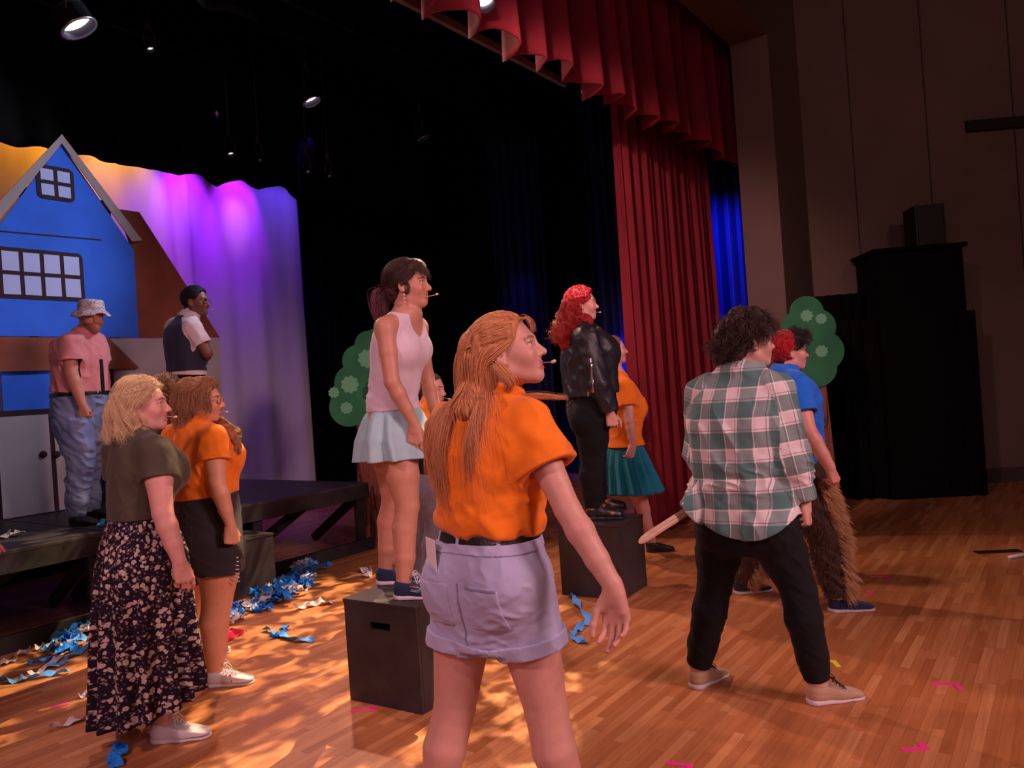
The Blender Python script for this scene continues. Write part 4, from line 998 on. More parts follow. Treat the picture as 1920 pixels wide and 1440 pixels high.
# ------------------------------------------------------------------ hair
def hair_mat(name, col, col2=None, rough=.42, spec=.4):
    t = NT(name); col2 = col2 or tuple(c*.5 for c in col)
    hi = t.n('HairInfo'); c = t.ramp(hi.outputs['Random'], [(0, col2), (.5, col), (1, tuple(min(1, c*1.5) for c in col))])
    return t.out(c, rough, spec)
def hair_mesh_mat(name, col, scale=(120, 120, 14), lo=.45, rough=.62):
    t = NT(name); n = t.noise(t.mapping(t.coord(), scale=scale), 1, 4, .6, .4)
    c = t.ramp(n, [(.3, tuple(x*lo for x in col)), (.7, tuple(min(1, x*1.35) for x in col))]); t.bump(n, .5, .004)
    return t.out(c, rough, .22)
def strands(s, name, N, length, comb, mat, n=14, grav=.12, curl=(0, 30), clump=60, r=.00045, colliders=(), off=(.002, .010), mask=None, seed=0, parent=None, jit=.25, lenvar=.25, taper=.35, spread=.0, rootlift=.0, roots=None):
    """hair strands; comb(local p, local root, t) gives the wished local direction"""
    rg = np.random.default_rng(seed); M_ = N*6
    i = np.arange(M_)+.5; ph = np.arccos(1-2*i/M_); th = pi*(1+5**.5)*i
    d = np.stack([np.cos(th)*np.sin(ph), np.sin(th)*np.sin(ph), np.cos(ph)], 1)
    q = d*np.array([.096, .073, .088])+np.array([-.012, 0, .032])
    # keep to the face of the skull above the jaw; nape roots lie on the neck-side of the skull
    m = s.is_scalp(q) if mask is None else mask(q)
    q = q[m]; rg.shuffle(q); q = q[:N]; N = len(q)
    if roots is not None: q = roots; N = len(q)
    nl = (q-np.array([-.012, 0, .032]))/np.array([.096, .073, .088])**2; nl /= np.linalg.norm(nl, axis=1)[:, None]
    cl = rg.integers(0, clump, N); 
    cc = q[rg.integers(0, N, clump)]; cl = np.argmin(((q[:, None]-cc[None])**2).sum(2), 1)
    Ln = (length(q) if callable(length) else np.full(N, length))*(1+lenvar*rg.uniform(-1, .4, N)); lay = rg.uniform(off[0], off[1], N)
    p = q.copy(); pts = [p.copy()]; dcur = nl.copy()*(.6+rootlift)
    gl = s.hR@np.array([0, 0, -1.0])
    clj = rg.normal(0, 1, (clump, 3))*jit; own = rg.normal(0, 1, (N, 3))*jit*.4
    for st in range(n):
        t = st/(n-1); w = comb(p, q, t)+clj[cl]*(.25+.75*t)+own*(.3+.7*t); w = w+gl*grav
        dcur = dcur*.55+w/(np.linalg.norm(w, axis=1)[:, None]+1e-9)*.45; dcur /= np.linalg.norm(dcur, axis=1)[:, None]
        p = p+dcur*(Ln/n)[:, None]
        # stay outside the skull and the other colliders
        for _ in range(2):
            for (c, rd) in (((-.012, 0, .032), (.096, .073, .088)), ((.030, 0, -.018), (.060, .060, .084))):
                e = (p-np.array(c))/(np.array(rd)+lay[:, None]/s.hs); k = np.linalg.norm(e, axis=1); ins = k < 1
                if ins.any(): p[ins] = np.array(c)+(p[ins]-np.array(c))/k[ins][:, None]
        if colliders:
            wp = s.hC+s.hs*(p@s.hR)
            for _ in range(2):
                dv = np.full(N, 9.); gr = np.zeros((N, 3))
                for c in colliders:
                    dd = c.d(wp[:, 0], wp[:, 1], wp[:, 2]); b = dd < dv
                    if b.any() and (dd < .02).any():
                        e = .003; g = np.stack([c.d(wp[:, 0]+e, wp[:, 1], wp[:, 2])-dd, c.d(wp[:, 0], wp[:, 1]+e, wp[:, 2])-dd, c.d(wp[:, 0], wp[:, 1], wp[:, 2]+e)-dd], 1)/e
                        gr[b] = g[b]
                    dv = np.minimum(dv, dd)
                ins = dv < lay
                gr /= np.linalg.norm(gr, axis=1)[:, None]+1e-6; wp[ins] += gr[ins]*np.minimum(lay[ins]-dv[ins], .014)[:, None]
            p = ((wp-s.hC)@s.hR.T)/s.hs
        pts.append(p.copy())
    A = np.stack(pts, 1)                       # N, n+1, 3
    if curl[0] > 0:
        tt = np.linspace(0, 1, n+1)[None]; phs = rg.uniform(0, 2*pi, clump)[cl][:, None]+rg.normal(0, .35, N)[:, None]
        fr = curl[1]*(1+.25*rg.uniform(-1, 1, clump)[cl])[:, None]
        a = curl[0]*np.minimum(1, tt*2.2); arg = fr*tt*Ln[:, None]+phs
        tang = np.gradient(A, axis=1); tang /= np.linalg.norm(tang, axis=2)[..., None]+1e-9
        e1 = np.cross(tang, np.array([.31, .2, .93])); e1 /= np.linalg.norm(e1, axis=2)[..., None]+1e-9; e2 = np.cross(tang, e1)
        A = A+e1*(a*np.sin(arg))[..., None]+e2*(a*np.cos(arg))[..., None]
    Wp = s.hC+s.hs*(A.reshape(-1, 3)@s.hR)
    return hair_object(name, Wp.reshape(N, n+1, 3), r, mat, parent or s.o, taper, rg)
def hair_object(name, A, r, mat, parent, taper=.35, rg=None):
    N, n1 = A.shape[:2]
    hc = bpy.data.hair_curves.new(name); hc.add_curves([n1]*N)
    v = A.reshape(-1, 3)-np.array(parent_loc(parent))
    hc.points.foreach_set('position', v.astype(np.float32).ravel())
    rr = np.tile(r*np.linspace(1, taper, n1), N).astype(np.float32); at = hc.attributes.get('radius') or hc.attributes.new('radius', 'FLOAT', 'POINT'); at.data.foreach_set('value', rr)
    hc.materials.append(mat); hc.update_tag()
    return link(bpy.data.objects.new(name, hc), parent)
def hair_cap(s, name, thick, mat, extra=(), cutfn=None, h=None, wr=None, hl=None, parent=None):
    """thick skull cap of hair, cut along the hairline; extra: (prim,k) tufts and lengths"""
    lo = s.hC-.2; hi = s.hC+.2
    for p, _ in extra: lo = np.minimum(lo, p.bb()[0]-.02); hi = np.maximum(hi, p.bb()[1]+.02)
    f = Field(lo, hi, h or .004); k = s.hs
    f.add(EL(s.hl(-.012, 0, .032), (np.array([.096, .073, .088])+thick)*k, s.hR))
    # hairline: remove in front of the curve, in head space
    x = f.ax[0][:, None, None]-s.hC[0]; y = f.ax[1][None, :, None]-s.hC[1]; z = f.ax[2][None, None, :]-s.hC[2]; R = s.hR
    lx = (x*R[0, 0]+y*R[0, 1]+z*R[0, 2])/k; lz = (x*R[2, 0]+y*R[2, 1]+z*R[2, 2])/k; ly = (x*R[1, 0]+y*R[1, 1]+z*R[1, 2])/k
    H_ = hl or s.hairline
    f.D = smax(f.D, ((lx-H_(lz))*.7).astype(np.float32), .006)
    f.D = smax(f.D, (-.062-lz).astype(np.float32), .006)
    for p, kk in extra: f.add(p, kk)
    ear = EL(s.hl(-.004, .078, -.012), np.array([.026, .022, .036])*k, s.hR); ear2 = EL(s.hl(-.004, -.078, -.012), np.array([.026, .022, .036])*k, s.hR)
    if cutfn != 'cover':
        f.sub(ear, .004); f.sub(ear2, .004)
    if wr: f.wrinkle(wr)
    v, q = f.poly(); v, q, _ = keep_main(v, q, .05)
    return mesh_np(name, v, q, mat, parent or s.o, True)
# ------------------------------------------------------------------ shoes, glasses, microphones
def shoe(s, side, upper, sole, L=.265, name='shoe', w=.046, high=.0, laces=None, z0=None, pitch=0.0, sole_h=.024, stripes=None, heel_lift=0.0, hh=None):
    an = s.J['an'+side]; d = s.foot_dir(side); n = np.array([-d[1], d[0], 0]); z0 = s.J['toe'+side][2] if z0 is None else z0
    up = Z3
    if heel_lift: 
        a = heel_lift; d, up = d*math.cos(a)-Z3*math.sin(a), Z3*math.cos(a)+d*math.sin(a)
    c = np.array([an[0], an[1], 0])-nrm(d*np.array([1, 1, 0]))*L*.20+Z3*z0
    if heel_lift: c = c+Z3*(L*.75*math.sin(heel_lift))
    pt = lambda x, y, z: c+d*x*L+n*y+up*z
    h = hh or min(s.h, .0035)
    g = thing(name, None, None, c); g.parent = s.o; g.location = Vector(c-np.array(parent_loc(s.o)))
    def shp(off, zlo):
        ps = [(EL(pt(.14, 0, .03), (L*.15+off, w*.78+off, .040), (d, n, up)), 0), (EL(pt(.68, 0, .018), (L*.32+off, w+off, .040), (d, n, up)), 0), (EL(pt(.42, 0, .026), (L*.34+off, w*.80+off, .042), (d, n, up)), .04)]
        return ps
    R3 = np.array([d, n, up])
    f = Field(c-.14-L*np.abs(d)*.2, c+.18+L*np.abs(d), h); 
    prs = [(RC(pt(.785, .004, .027), pt(.50, 0, .038), w*.90, w*.86), 0), (RC(pt(.50, 0, .036), pt(.15, 0, .040), w*.82, w*.80), .02), (RC(pt(.60, 0, .040), pt(.30, 0, .074+high*.3), .034, .036), .04), (RC(pt(.18, 0, .05), np.array(an)+up*(-.03+high)+d*(-.005), .036, .040), .03)]
    for p, k in prs: f.add(p, k)
    f.cut(pt(0, 0, sole_h*.7), -up); f.cut(np.array(an)+up*(-.004+high)-d*.0, nrm(up*1.0+d*.30), .004)
    f.sub(RC(np.array(an)-up*.02+up*high, np.array(an)+up*.08, .031, .036), .004)
    v, q = f.poly(); v, q, _ = keep_main(v, q); u = mesh_np('upper', v, q, upper, g, True)
    f = Field(c-.14-L*np.abs(d)*.2, c+.16+L*np.abs(d), h)
    for p, k in ((RC(pt(.79, .004, .012), pt(.50, 0, .012), w*.95, w*.86), 0), (RC(pt(.50, 0, .012), pt(.145, 0, .012), w*.84, w*.86), .02)): f.add(p, k)
    f.cut(pt(0, 0, 0), -up, .004); f.cut(pt(0, 0, sole_h), up+d*(.06), .004)
    v, q = f.poly(); v, q, _ = keep_main(v, q); mesh_np('sole', v, q, sole, g, True)
    if laces is not None:
        b = MB()
        for i in range(5):
            x = .36+.055*i; z = .108-.013*i+high*.25; ww = .020-.001*i
            b.tube(bez([pt(x, -ww, z-.006), pt(x+.02, 0, z+.004), pt(x+.045, ww, z-.009)], 4), .0022, 5); b.tube(bez([pt(x, ww, z-.006), pt(x+.02, 0, z+.0055), pt(x+.045, -ww, z-.009)], 4), .0022, 5)
        for sg in (1, -1):
            b.tube(bez([pt(.36, 0, .114), pt(.38, sg*.022, .125), pt(.42, sg*.034, .112), pt(.39, sg*.018, .110), pt(.36, 0, .112)], 5), .002, 5); b.tube(bez([pt(.36, 0, .112), pt(.42, sg*.03, .104), pt(.47, sg*.046, .078)], 5), .002, 5)
        b.build('laces', laces, g, True)
    if stripes is not None:
        for sg in (1, -1):
            for i in range(3):
                pp = []; 
                x0 = .40+.075*i
                def on(x, z): return pt(x, sg*(w*(.86+.10*min(1, (x-.3)/.3))-max(0, z-.045)*.22)+sg*.003, z)
                b = MB(); pts = [on(x0-.0, .028), on(x0+.035, .028), on(x0+.005, .066), on(x0-.03, .066)]
                b.prism(pts, n*sg, .003); b.build('stripe', stripes, u)
    return g
MIC = plain('skin_tone_mic', (.75, .50, .32), .5, .3, .05)
def mic(s, side=1, parent=None, x=.118, z=-.066, tip=None):
    H = s.hl; b = MB()
    b.tube(bez([H(-.012, side*.080, .015), H(.01, side*.080, -.02), H(.05, side*.066, -.05), H(.098, side*.040, -.060), H(x, side*.026, z)], 6), .0014*1.2, 6)
    b.lathe(H(x, side*.026, z), s.hR[0]*.9+s.hR[2]*.1, [(.0005, -.002), (.0045, .0), (.0058, .006), (.0048, .013), (.0005, .0155)], 12)
    o = b.build('headset_microphone', MIC, s.o, True); return o
def glasses(s, frame, rim=.0012, shape=(.025, .019), tint=None):
    H = s.hl; g = thing('glasses', None, None, s.hl(.1, 0, 0)); g.parent = s.o; g.location = Vector(s.hl(.1, 0, 0)-np.array(parent_loc(s.o)))
    b = MB()
    for sg in (1, -1):
        ring = [H(.106-.25*abs(y_-.0)*.35, sg*y_, z_) for y_, z_ in [(.034+shape[0]*math.cos(q), .0+shape[1]*math.sin(q)*(1 if math.sin(q) > 0 else 1.05)) for q in np.linspace(0, 2*pi, 25)]]
        b.tube(ring, rim, 6, cap=False)
        b.tube(bez([H(.101, sg*.058, .006), H(.06, sg*.076, .008), H(-.005, sg*.080, .006), H(-.02, sg*.079, -.012)], 6), rim, 6)
    b.tube(bez([H(.105, .010, .004), H(.109, 0, .007), H(.105, -.010, .004)], 4), rim, 6)
    b.build('frame', frame, g, True)
    for sg in (1, -1):
        b = MB(); ring = [H(.1055-.25*abs(y_)*.35, sg*y_, z_) for y_, z_ in [(.034+shape[0]*.97*math.cos(q), shape[1]*.97*math.sin(q)) for q in np.linspace(0, 2*pi, 25)[:-1]]]
        b.prism(ring, s.hR[0], .0008); b.build('lens', GLASS, g)
    return g
_g = NT('spectacle_glass'); _g.b.inputs['Transmission Weight'].default_value = 1.0; _g.b.inputs['IOR'].default_value = 1.05; GLASS = _g.out((1, 1, 1), .02, .9)
# ================================================================== THE CAST
ORANGE = cloth('orange_jersey', (.88, .205, .012)); DENIM_L = cloth('washed_denim', (.43, .43, .62), 700, .85, .4); BLACKC = cloth('black_cotton', (.006, .0055, .007), var=.25, sheen=.03)
LEATH = plain('black_leather', (.012, .011, .012), .38, .5, .3, 20, .3, 120); WHITEP = plain('white_paper', (.80, .72, .74), .6, .3, .05); WHITER = plain('white_rubber', (.75, .70, .74), .5, .3, .05); DARKM = plain('dark_metal', (.03, .03, .03), .35, .5)
def person_front_orange():
    J = dict(neck=(934, 742, .0), shR=(992, 800, -.11), elR=(1064, 955, -.20), wrR=(1150, 1100, -.26), shL=(842, 800, .11), elL=(862, 935, .24), wrL=(905, 1045, .26),
             hipR=(968, 1085, -.055), hipL=(878, 1085, .055), knR=(1024, 1330), knL=(852, 1330), anR=(1088, 1570), anL=(808, 1562), bust=(918, 862, 0),
             torso=[(923, 1195, 0, .13, .10), (924, 1120, 0, .172, .125), (920, 1060, 0, .168, .125), (918, 985, 0, .140, .105), (915, 900, 0, .150, .11), (915, 830, 0, .168, .115), (918, 785, 0, .150, .095), (928, 752, 0, .075, .07)])
    s = Person('person in orange tee and pale denim shorts with long ginger hair, arm swung out', 2.37, 52, J, (951, 662, -.02, -12, 13), skin=(.60, .315, .25), h=.0036, bust=.085, mouth=.006, lip=(.50, .13, .14), hair=(.42, .17, .065), brow=(.20, .09, .05),
               rad=dict(hip=.10, th=.090, kn=.064, calf=.066, an=.04, ua=.046, el=.037, fa=.040, wr=.027, glute=.105, neck=.052),
               fingers={'R': dict(dir=nrm(CR*.10-CT*1.0), palm=nrm(-CR*.55-np.array([0, .85, 0])), curl=[26, 20, 24, 30], thumb=.7, spread=1.4, scale=1.08), 'L': dict(curl=30)})
    s.build_body()
    # tee
    tor = LF([(c, a+o1, b+o2) for (c, a, b), o1, o2 in zip(s.torso[3:], (.030, .028, .020, .012, .006), (.034, .032, .024, .014, .008))], s.Lf, 2.3, .01)
    slR, eR, dR = s.sleeve('R', .52, .072, .084); slL, eL, dL = s.sleeve('L', .5, .070, .082)
    blouse = LF([(lerp(s.torso[2][0], s.torso[3][0], .86), .155, .122), (s.torso[3][0]+Z3*.012, .168, .138), (lerp(s.torso[3][0], s.torso[4][0], .5), .158, .125)], s.Lf, 2.2, .012)
    def wr(x, y, z):
        n = vnoise(x*16+z*9, y*16, z*9-x*7, 3); m = vnoise(x*30+z*16, y*30, z*22, 8); hem = np.exp(-((z-(s.torso[3][0][2]+.05))/.06)**2)
        return -.0075*(1-2*np.abs(n))-.003*m-.006*hem*vnoise(x*28, y*28, z*42, 4)
    s.garment('tee_shirt', [(tor, 0), (blouse, .02)]+[(RC(s.J['neck']-Z3*.014, lerp(s.J['neck'], s.J['sh'+q], .9), .056, .056), .03) for q in 'LR'], ORANGE, arms=[(slR, .05, [endcut(eR, dR), RC(eR-dR*.02, eR+dR*.1, .066)]), (slL, .05, [endcut(eL, dL), RC(eL-dL*.02, eL+dL*.1, .064)])], wr=wr, cuts=[(lerp(s.torso[2][0], s.torso[3][0], .80), -Z3, .01)],
              subs=[(EL(s.J['neck']+Z3*.075+s.F*.02, (.085, .085, .085)), .006)])
    tee = s.gf
    for e, d in ((eR, dR), (eL, dL)): s.patch('sleeve_hem', [RC(e-d*.017, e-d*.0155, .10)] and [BX(e-d*.009, (.0085, .1, .1), .001, endcut(e, d).R)], ORANGE, .0022)
    # shorts
    legs = []; subs = []; cuffs = []
    for q in 'LR':
        hpj, kn = s.J['hip'+q], s.J['kn'+q]; d = nrm(kn-hpj); L = np.linalg.norm(kn-hpj); e = hpj+d*L*(.52 if q == 'R' else .50)
        legs.append(([RC(hpj, e, .104, .103)], .014, [endcut(e, d, .135), RC(e-d*.03, e+d*.1, .094)])); cuffs.append((e, d))
    pel = LF([(c, a+.016, b+.016) for c, a, b in s.torso[0:4]], s.Lf, 2.2, .01)
    top = lerp(s.torso[2][0], s.torso[3][0], .72)
    def wr2(x, y, z):
        n = vnoise(x*22, y*22, z*30+x*12, 13); cr = s.J['hipR']*.5+s.J['hipL']*.5-Z3*.12; dd = np.exp(-((x-cr[0])**2+(z-cr[2])**2)/.012)
        return -.003*(1-2*np.abs(n))-.005*dd*vnoise(x*20+z*40, y*20, z*60-x*30, 5)
    s.garment('denim_shorts', [(pel, 0)]+[(p, .04) for p in [EL(g.c, g.r+.014) for g in s.glute_prims()]], DENIM_L, wr=wr2, cuts=[(top, Z3, .004)], arms=legs)
    sf = s.gf
    for (e, d), q in zip(cuffs, 'LR'):
        R3 = endcut(e, d).R; s.patch('rolled_cuff', BX(e-d*.020, (.022, .17, .17), .002, R3), DENIM_L, .008, sf)
    back = lambda lx, z: s.torso[1][0]-s.F*.10+s.Lf*lx+Z3*z
    Rb = (s.Lf, s.F, Z3)
    s.patch('back_pocket', [BX(back(-.085, .012), (.062, .14, .066), .012, Rb)], DENIM_L, .0035, sf)
    s.patch('back_pocket', [BX(back(.095, .012), (.060, .14, .066), .012, Rb)], DENIM_L, .0035, sf)
    s.patch('pocket_seam', [BX(back(-.085, .070), (.060, .14, .006), .002, Rb)], cloth('dark_denim_seam', (.26, .25, .38)), .005, sf)  # pocket top edge in a darker denim tone
    s.patch('waistband', [BX(top-Z3*.012, (.3, .3, .014), .001, Rb)], DENIM_L, .004, sf)
    s.patch('centre_seam', [BX(back(.004, -.03), (.004, .14, .11), .001, Rb)], cloth('seam_thread', (.24, .23, .36)), .002, sf)
    belt = LF([(lerp(s.torso[2][0], s.torso[3][0], t), .152+.002, .122) for t in (.5, .8, 1.1)], s.Lf, 2.2)
    s.garment('belt', [(LF([(lerp(s.torso[2][0], s.torso[3][0], .66), .163, .124), (lerp(s.torso[2][0], s.torso[3][0], .8), .158, .121), (lerp(s.torso[2][0], s.torso[3][0], .98), .154, .118)], s.Lf, 2.3), 0)], LEATH, hug=.02,
              cuts=[(lerp(s.torso[2][0], s.torso[3][0], .95), Z3, .003), (lerp(s.torso[2][0], s.torso[3][0], .70), -Z3, .003)])
    bf = s.gf
    for lx in (-.115, .02, .12): s.patch('belt_loop', [BX(s.torso[3][0]-s.F*.12+s.Lf*lx-Z3*.022, (.007, .08, .034), .001, Rb)], DENIM_L, .004, bf)
    # hair
    HM = hair_mat('ginger_hair', (.62, .28, .12), (.40, .16, .06)); HB = hair_mesh_mat('ginger_hair_mass', (.50, .205, .08), (90, 90, 10))
    B = lambda x, y, z: s.hl(x, y, z)
    back_mass = [(EL(B(-.085, 0, -.02), (.055, .075, .11), s.hR), .05), (RC(B(-.10, .0, -.06), s.torso[6][0]-s.F*.110+Z3*.035, .050, .032), .05)]
    q0 = s.torso[6][0]-s.F*.125
    cap = hair_cap(s, 'hair', .009, HB, back_mass, wr=folds(.002, 60, 60, 9, 3), h=.0036)
    cols = [LF([(c, a+.030, b+.030) for c, a, b in s.torso[3:]], s.Lf, 2.3, .02), RC(s.J['sh'+'R'], s.J['elR'], .075, .075), RC(s.J['shL'], s.J['elL'], .075, .075), RC(s.hl(-.02, 0, -.05), s.J['neck'], .056, .06)]
    T = np.array([-.108, 0, .055])
    def comb(p, q, t):
        up = q[:, 2] > .035; w = np.zeros_like(p)
        d = T-p; dist = np.linalg.norm(d, axis=1)[:, None]; d = d/dist
        pulled = (up & (p[:, 0] > -.085))[:, None]
        w = np.where(pulled, d*1.6, np.array([-.15, 0, -1.0])*np.ones_like(p)); 
        side = (~up)[:, None]; bk = np.array([-1.3, 0, -.30])
        w = np.where(side & (p[:, 0:1] > -.04), bk, w); w[:, 1] -= np.where(pulled[:, 0], 0, p[:, 1]*2.5)
        return w
    strands(s, 'hair_strands', 15000, lambda q: .40+.13*(q[:, 2] > .03), comb, HM, n=22, grav=.25, curl=(.004, 14), clump=260, r=.00055, colliders=cols+[p for p, _ in back_mass], off=(.004, .013), jit=.07, parent=cap, seed=4)
    # wisps over the shoulder and from the hairline
    wp = [bez([B(-.03, -.075, -.03), B(.0, -.085, -.09), s.J['shR']*.5+s.torso[6][0]*.5+Z3*.075, s.J['shR']+Z3*.09+CR*.03, s.J['shR']+Z3*.085+CR*(.09+.03*k)], 5) for k in np.linspace(0, 1, 150)]
    rg = np.random.default_rng(3); A = np.array(wp)+rg.normal(0, .007, (150, 1, 3))*np.linspace(1.3, .5, len(wp[0]))[None, :, None]
    hair_object('hair_strands', A, .0005, HM, cap, .3, rg)
    wp = np.array([bez([B(.066, -.03+.05*k, .086), B(.09, -.04+.05*k, .085), B(.102, -.05+.05*k, .06), B(.098, -.05+.05*k, .035)], 5) for k in np.linspace(0, 1, 26)])
    hair_object('hair_strands', wp+rg.normal(0, .004, (26, 1, 3)), .0005, HM, cap, .3, rg)
    mic(s, 1)
    # folded paper in the left back pocket
    b = MB(); c = s.torso[3][0]-s.F*.142+s.Lf*.118-Z3*.082; ax = (nrm(s.Lf*.9+s.F*.45), nrm(s.F*.9-s.Lf*.45), Z3)
    for i in range(2): b.box(c+ax[1]*.004*i+ax[0]*.008*i-Z3*.01*i, .040, .0012, .062, ax)
    tag(b.build('folded_paper', WHITEP, None, bevel=.0008), 'folded white paper sticking out of the denim shorts pocket', 'paper')
    for q in 'LR': shoe(s, q, WHITER, WHITER, .25)
person_front_orange()
# ---- shared clothes
def tee(s, mat, name='tee_shirt', off=.016, sl=.5, r0=.062, r1=.070, hem=3.0, neck=.072, amp=.006, seed=1, sides='LR', cut_hem=True, tex=None, parent=None, kk=.05, hug=.007, wr=None, nz=.07, hem_loose=0.0, nf=.02):
    """hem: station index (fraction) where the shirt ends"""
    i = int(hem); st = lambda t: lerp(s.torso[int(t)][0], s.torso[min(int(t)+1, 7)][0], t-int(t)); ab = lambda t, j: s.torso[int(t)][j]*(1-(t-int(t)))+s.torso[min(int(t)+1, 7)][j]*(t-int(t))
    sts = [(st(hem), ab(hem, 1)+off+hem_loose, ab(hem, 2)+off+hem_loose)]+[(c, a+off*w, b+off*w) for (c, a, b), w, q in zip(s.torso, (1, 1, 1, 1, 1, 1, .7, .3), range(8)) if q > hem+.1]
    arms = []; ps = [(LF(sts, s.Lf, 2.3, .012), 0)]; subs = [(EL(s.J['neck']+Z3*nz+s.F*nf, (neck, neck, neck)), .006)]; ends = []
    for q in sides:
        r, e, d = s.sleeve(q, sl, r0, r1); arms.append((r, kk, [endcut(e, d), RC(e-d*.014, e+d*.1, r1-.016)])); ends.append((e, d))
    for p in s.bust_prims(): ps.append((EL(p.c, p.r+off*.7), .04))
    for q in 'LR': ps.append((RC(s.J['neck']-Z3*.014, lerp(s.J['neck'], s.J['sh'+q], .9), .047+off*.6, s.rad['sh']*.95+off*.6), .03))
    z0 = st(hem)[2]
    def dw(x, y, z):
        n = vnoise(x*15+z*7, y*15, z*10-x*6, seed); m = vnoise(x*32+z*14, y*32, z*24, seed+7); return -amp*(1-2*np.abs(n))-amp*.35*m
    cuts = [(st(hem), -nrm(s.torso[7][0]-s.torso[1][0]), .004)] if cut_hem else []
    o = s.garment(name, ps, mat, wr=wr or dw, cuts=cuts, subs=subs, arms=arms, cut_arms=sl <= 1, hug=hug, attrs={'tex': tex} if tex else None, parent=parent); s.tf = s.gf; s.ends = ends
    return o
def trousers(s, mat, name='trousers', off=.010, waist=3.0, end=.95, amp=.003, seed=3, hug=.006, extra=(), wr=None, kleg=.012, pel=.012, short=None, cuff=.0, attrs=None, flare=0):
    st = lambda t: lerp(s.torso[int(t)][0], s.torso[int(t)+1][0], t-int(t))
    ps = [(LF([(c, a+pel, b+pel) for c, a, b in s.torso[0:int(waist+1.99)]], s.Lf, 2.2, .01), 0)]+[(EL(g.c, g.r+pel), .05) for g in s.glute_prims()]; arms = []
    for q in 'LR':
        pts, rd = s.leg_pts(q)
        if short is not None:
            d = nrm(pts[2]-pts[0]); e = pts[0]+d*np.linalg.norm(pts[2]-pts[0])*short; arms.append(([RC(pts[0], e, rd[0]+off, rd[1]+off+flare)], kleg, [endcut(e, d, .14), RC(e-d*.02, e+d*.1, rd[1]+off+flare-.010)]))
        else:
            g = [RC(a, b, ra+off, rb+off) for a, b, ra, rb in zip(pts[:-1], pts[1:], rd[:-1], rd[1:])]; 
            d = nrm(pts[-1]-pts[-2]); e = pts[2]+(pts[-1]-pts[2])*end; arms.append((g, kleg, [endcut(e, d, .12), RC(e-d*.02, e+d*.1, max(.02, rd[-1]+off-.008))]))
    def dw(x, y, z):
        n = vnoise(x*14+z*10, y*14, z*16+x*9, seed); m = vnoise(x*26, y*26, z*40+x*22, seed+4); return -amp*(1-2*np.abs(n))-amp*.7*m
    o = s.garment(name, ps, mat, wr=wr or dw, cuts=[(st(waist), Z3, .004)], arms=arms, hug=hug, attrs=attrs); s.pf = s.gf
    return o
def skirt(s, name, mat, rings, pleats, amp, seed=0, n=200, rows=40, thick=.004, pfn=None, hemf=None, parent=None):
    """rings: (centre, a along lat, b along front) from waist to hem"""
    rg = np.random.default_rng(seed); th = np.linspace(0, 2*pi, n+1)[:-1]; t = np.linspace(0, 1, rows)
    C = np.array([r[0] for r in rings]); tt = np.linspace(0, 1, len(rings)); ip = lambda v: np.interp(t, tt, v)
    c = np.stack([ip(C[:, i]) for i in range(3)], 1); a = ip([r[1] for r in rings]); b = ip([r[2] for r in rings])
    kn = np.cumsum(1+.5*rg.uniform(-1, 1, pleats+1)); kn = (kn-kn[0])/(kn[-1]-kn[0]); ph = np.interp(th/(2*pi), kn, np.arange(pleats+1))*2*pi
    am = np.interp(th, np.linspace(0, 2*pi, pleats+1), np.append(q := 1+.5*rg.uniform(-1, 1, pleats), q[0]))
    v = np.zeros((rows, n, 3)); uv = np.zeros((rows, n, 3)); y = 0
    for i in range(rows):
        w = pfn(ph, t[i]) if pfn else np.sin(ph)
        k = 1+amp*t[i]*am*w/max(a[i], .05)
        p = c[i]+s.Lf[None]*(a[i]*k*np.cos(th))[:, None]+s.F[None]*(b[i]*k*np.sin(th))[:, None]
        if hemf is not None: p = p+Z3[None]*(hemf(th)*t[i])[:, None]
        v[i] = p; uv[i, :, 0] = th*(a.mean()+b.mean())/2; uv[i, :, 1] = p[:, 2]; uv[i, :, 2] = 0
    inner = v-(v-c[:, None, :])*(thick/np.linalg.norm(v-c[:, None, :], axis=2))[..., None]
    idx = np.arange(rows*n).reshape(rows, n); r = np.roll(idx, -1, 1)
    f1 = np.stack([idx[:-1], r[:-1], r[1:], idx[1:]], -1).reshape(-1, 4); f2 = f1[:, ::-1]+rows*n
    f3 = np.stack([idx[-1], r[-1], r[-1]+rows*n, idx[-1]+rows*n], -1); f4 = np.stack([r[0], idx[0], idx[0]+rows*n, r[0]+rows*n], -1)
    return mesh_np(name, np.concatenate([v.reshape(-1, 3), inner.reshape(-1, 3)]), np.concatenate([f1, f2, f3, f4]), mat, parent or s.o, True, {'tex': np.concatenate([uv.reshape(-1, 3)]*2)})
def ringband(s, t0, t1, off, mat, name, hug=.012):
    st = lambda t: lerp(s.torso[int(t)][0], s.torso[int(t)+1][0], t-int(t)); ab = lambda t, j: s.torso[int(t)][j]*(1-(t-int(t)))+s.torso[int(t)+1][j]*(t-int(t))
    p = LF([(st(t), ab(t, 1)+off, ab(t, 2)+off) for t in np.linspace(t0-.1, t1+.1, 4)], s.Lf, 2.3)
    return s.garment(name, [(p, 0)], mat, hug=hug, cuts=[(st(t1), Z3, .002), (st(t0), -Z3, .002)])
FIST = dict(curl=[75, 78, 80, 82], thumb=.5, thumbin=.5)
RELAX = dict(curl=[24, 28, 32, 36], thumb=.7)
NAVYS = cloth('navy_knit_shoe', (.018, .028, .075), 500); OFFW = plain('off_white_sole', (.62, .55, .60), .5, .3, .06); BLKS = plain('black_shoe_leather', (.012, .012, .014), .35, .5)
TAN = cloth('tan_knit_shoe', (.46, .30, .19), 600); CREAM = plain('white_shoe_leather', (.66, .60, .64), .5, .3, .06); LACEB = plain('dark_lace', (.02, .018, .03), .7); LACEW = plain('white_lace', (.7, .66, .7), .7)

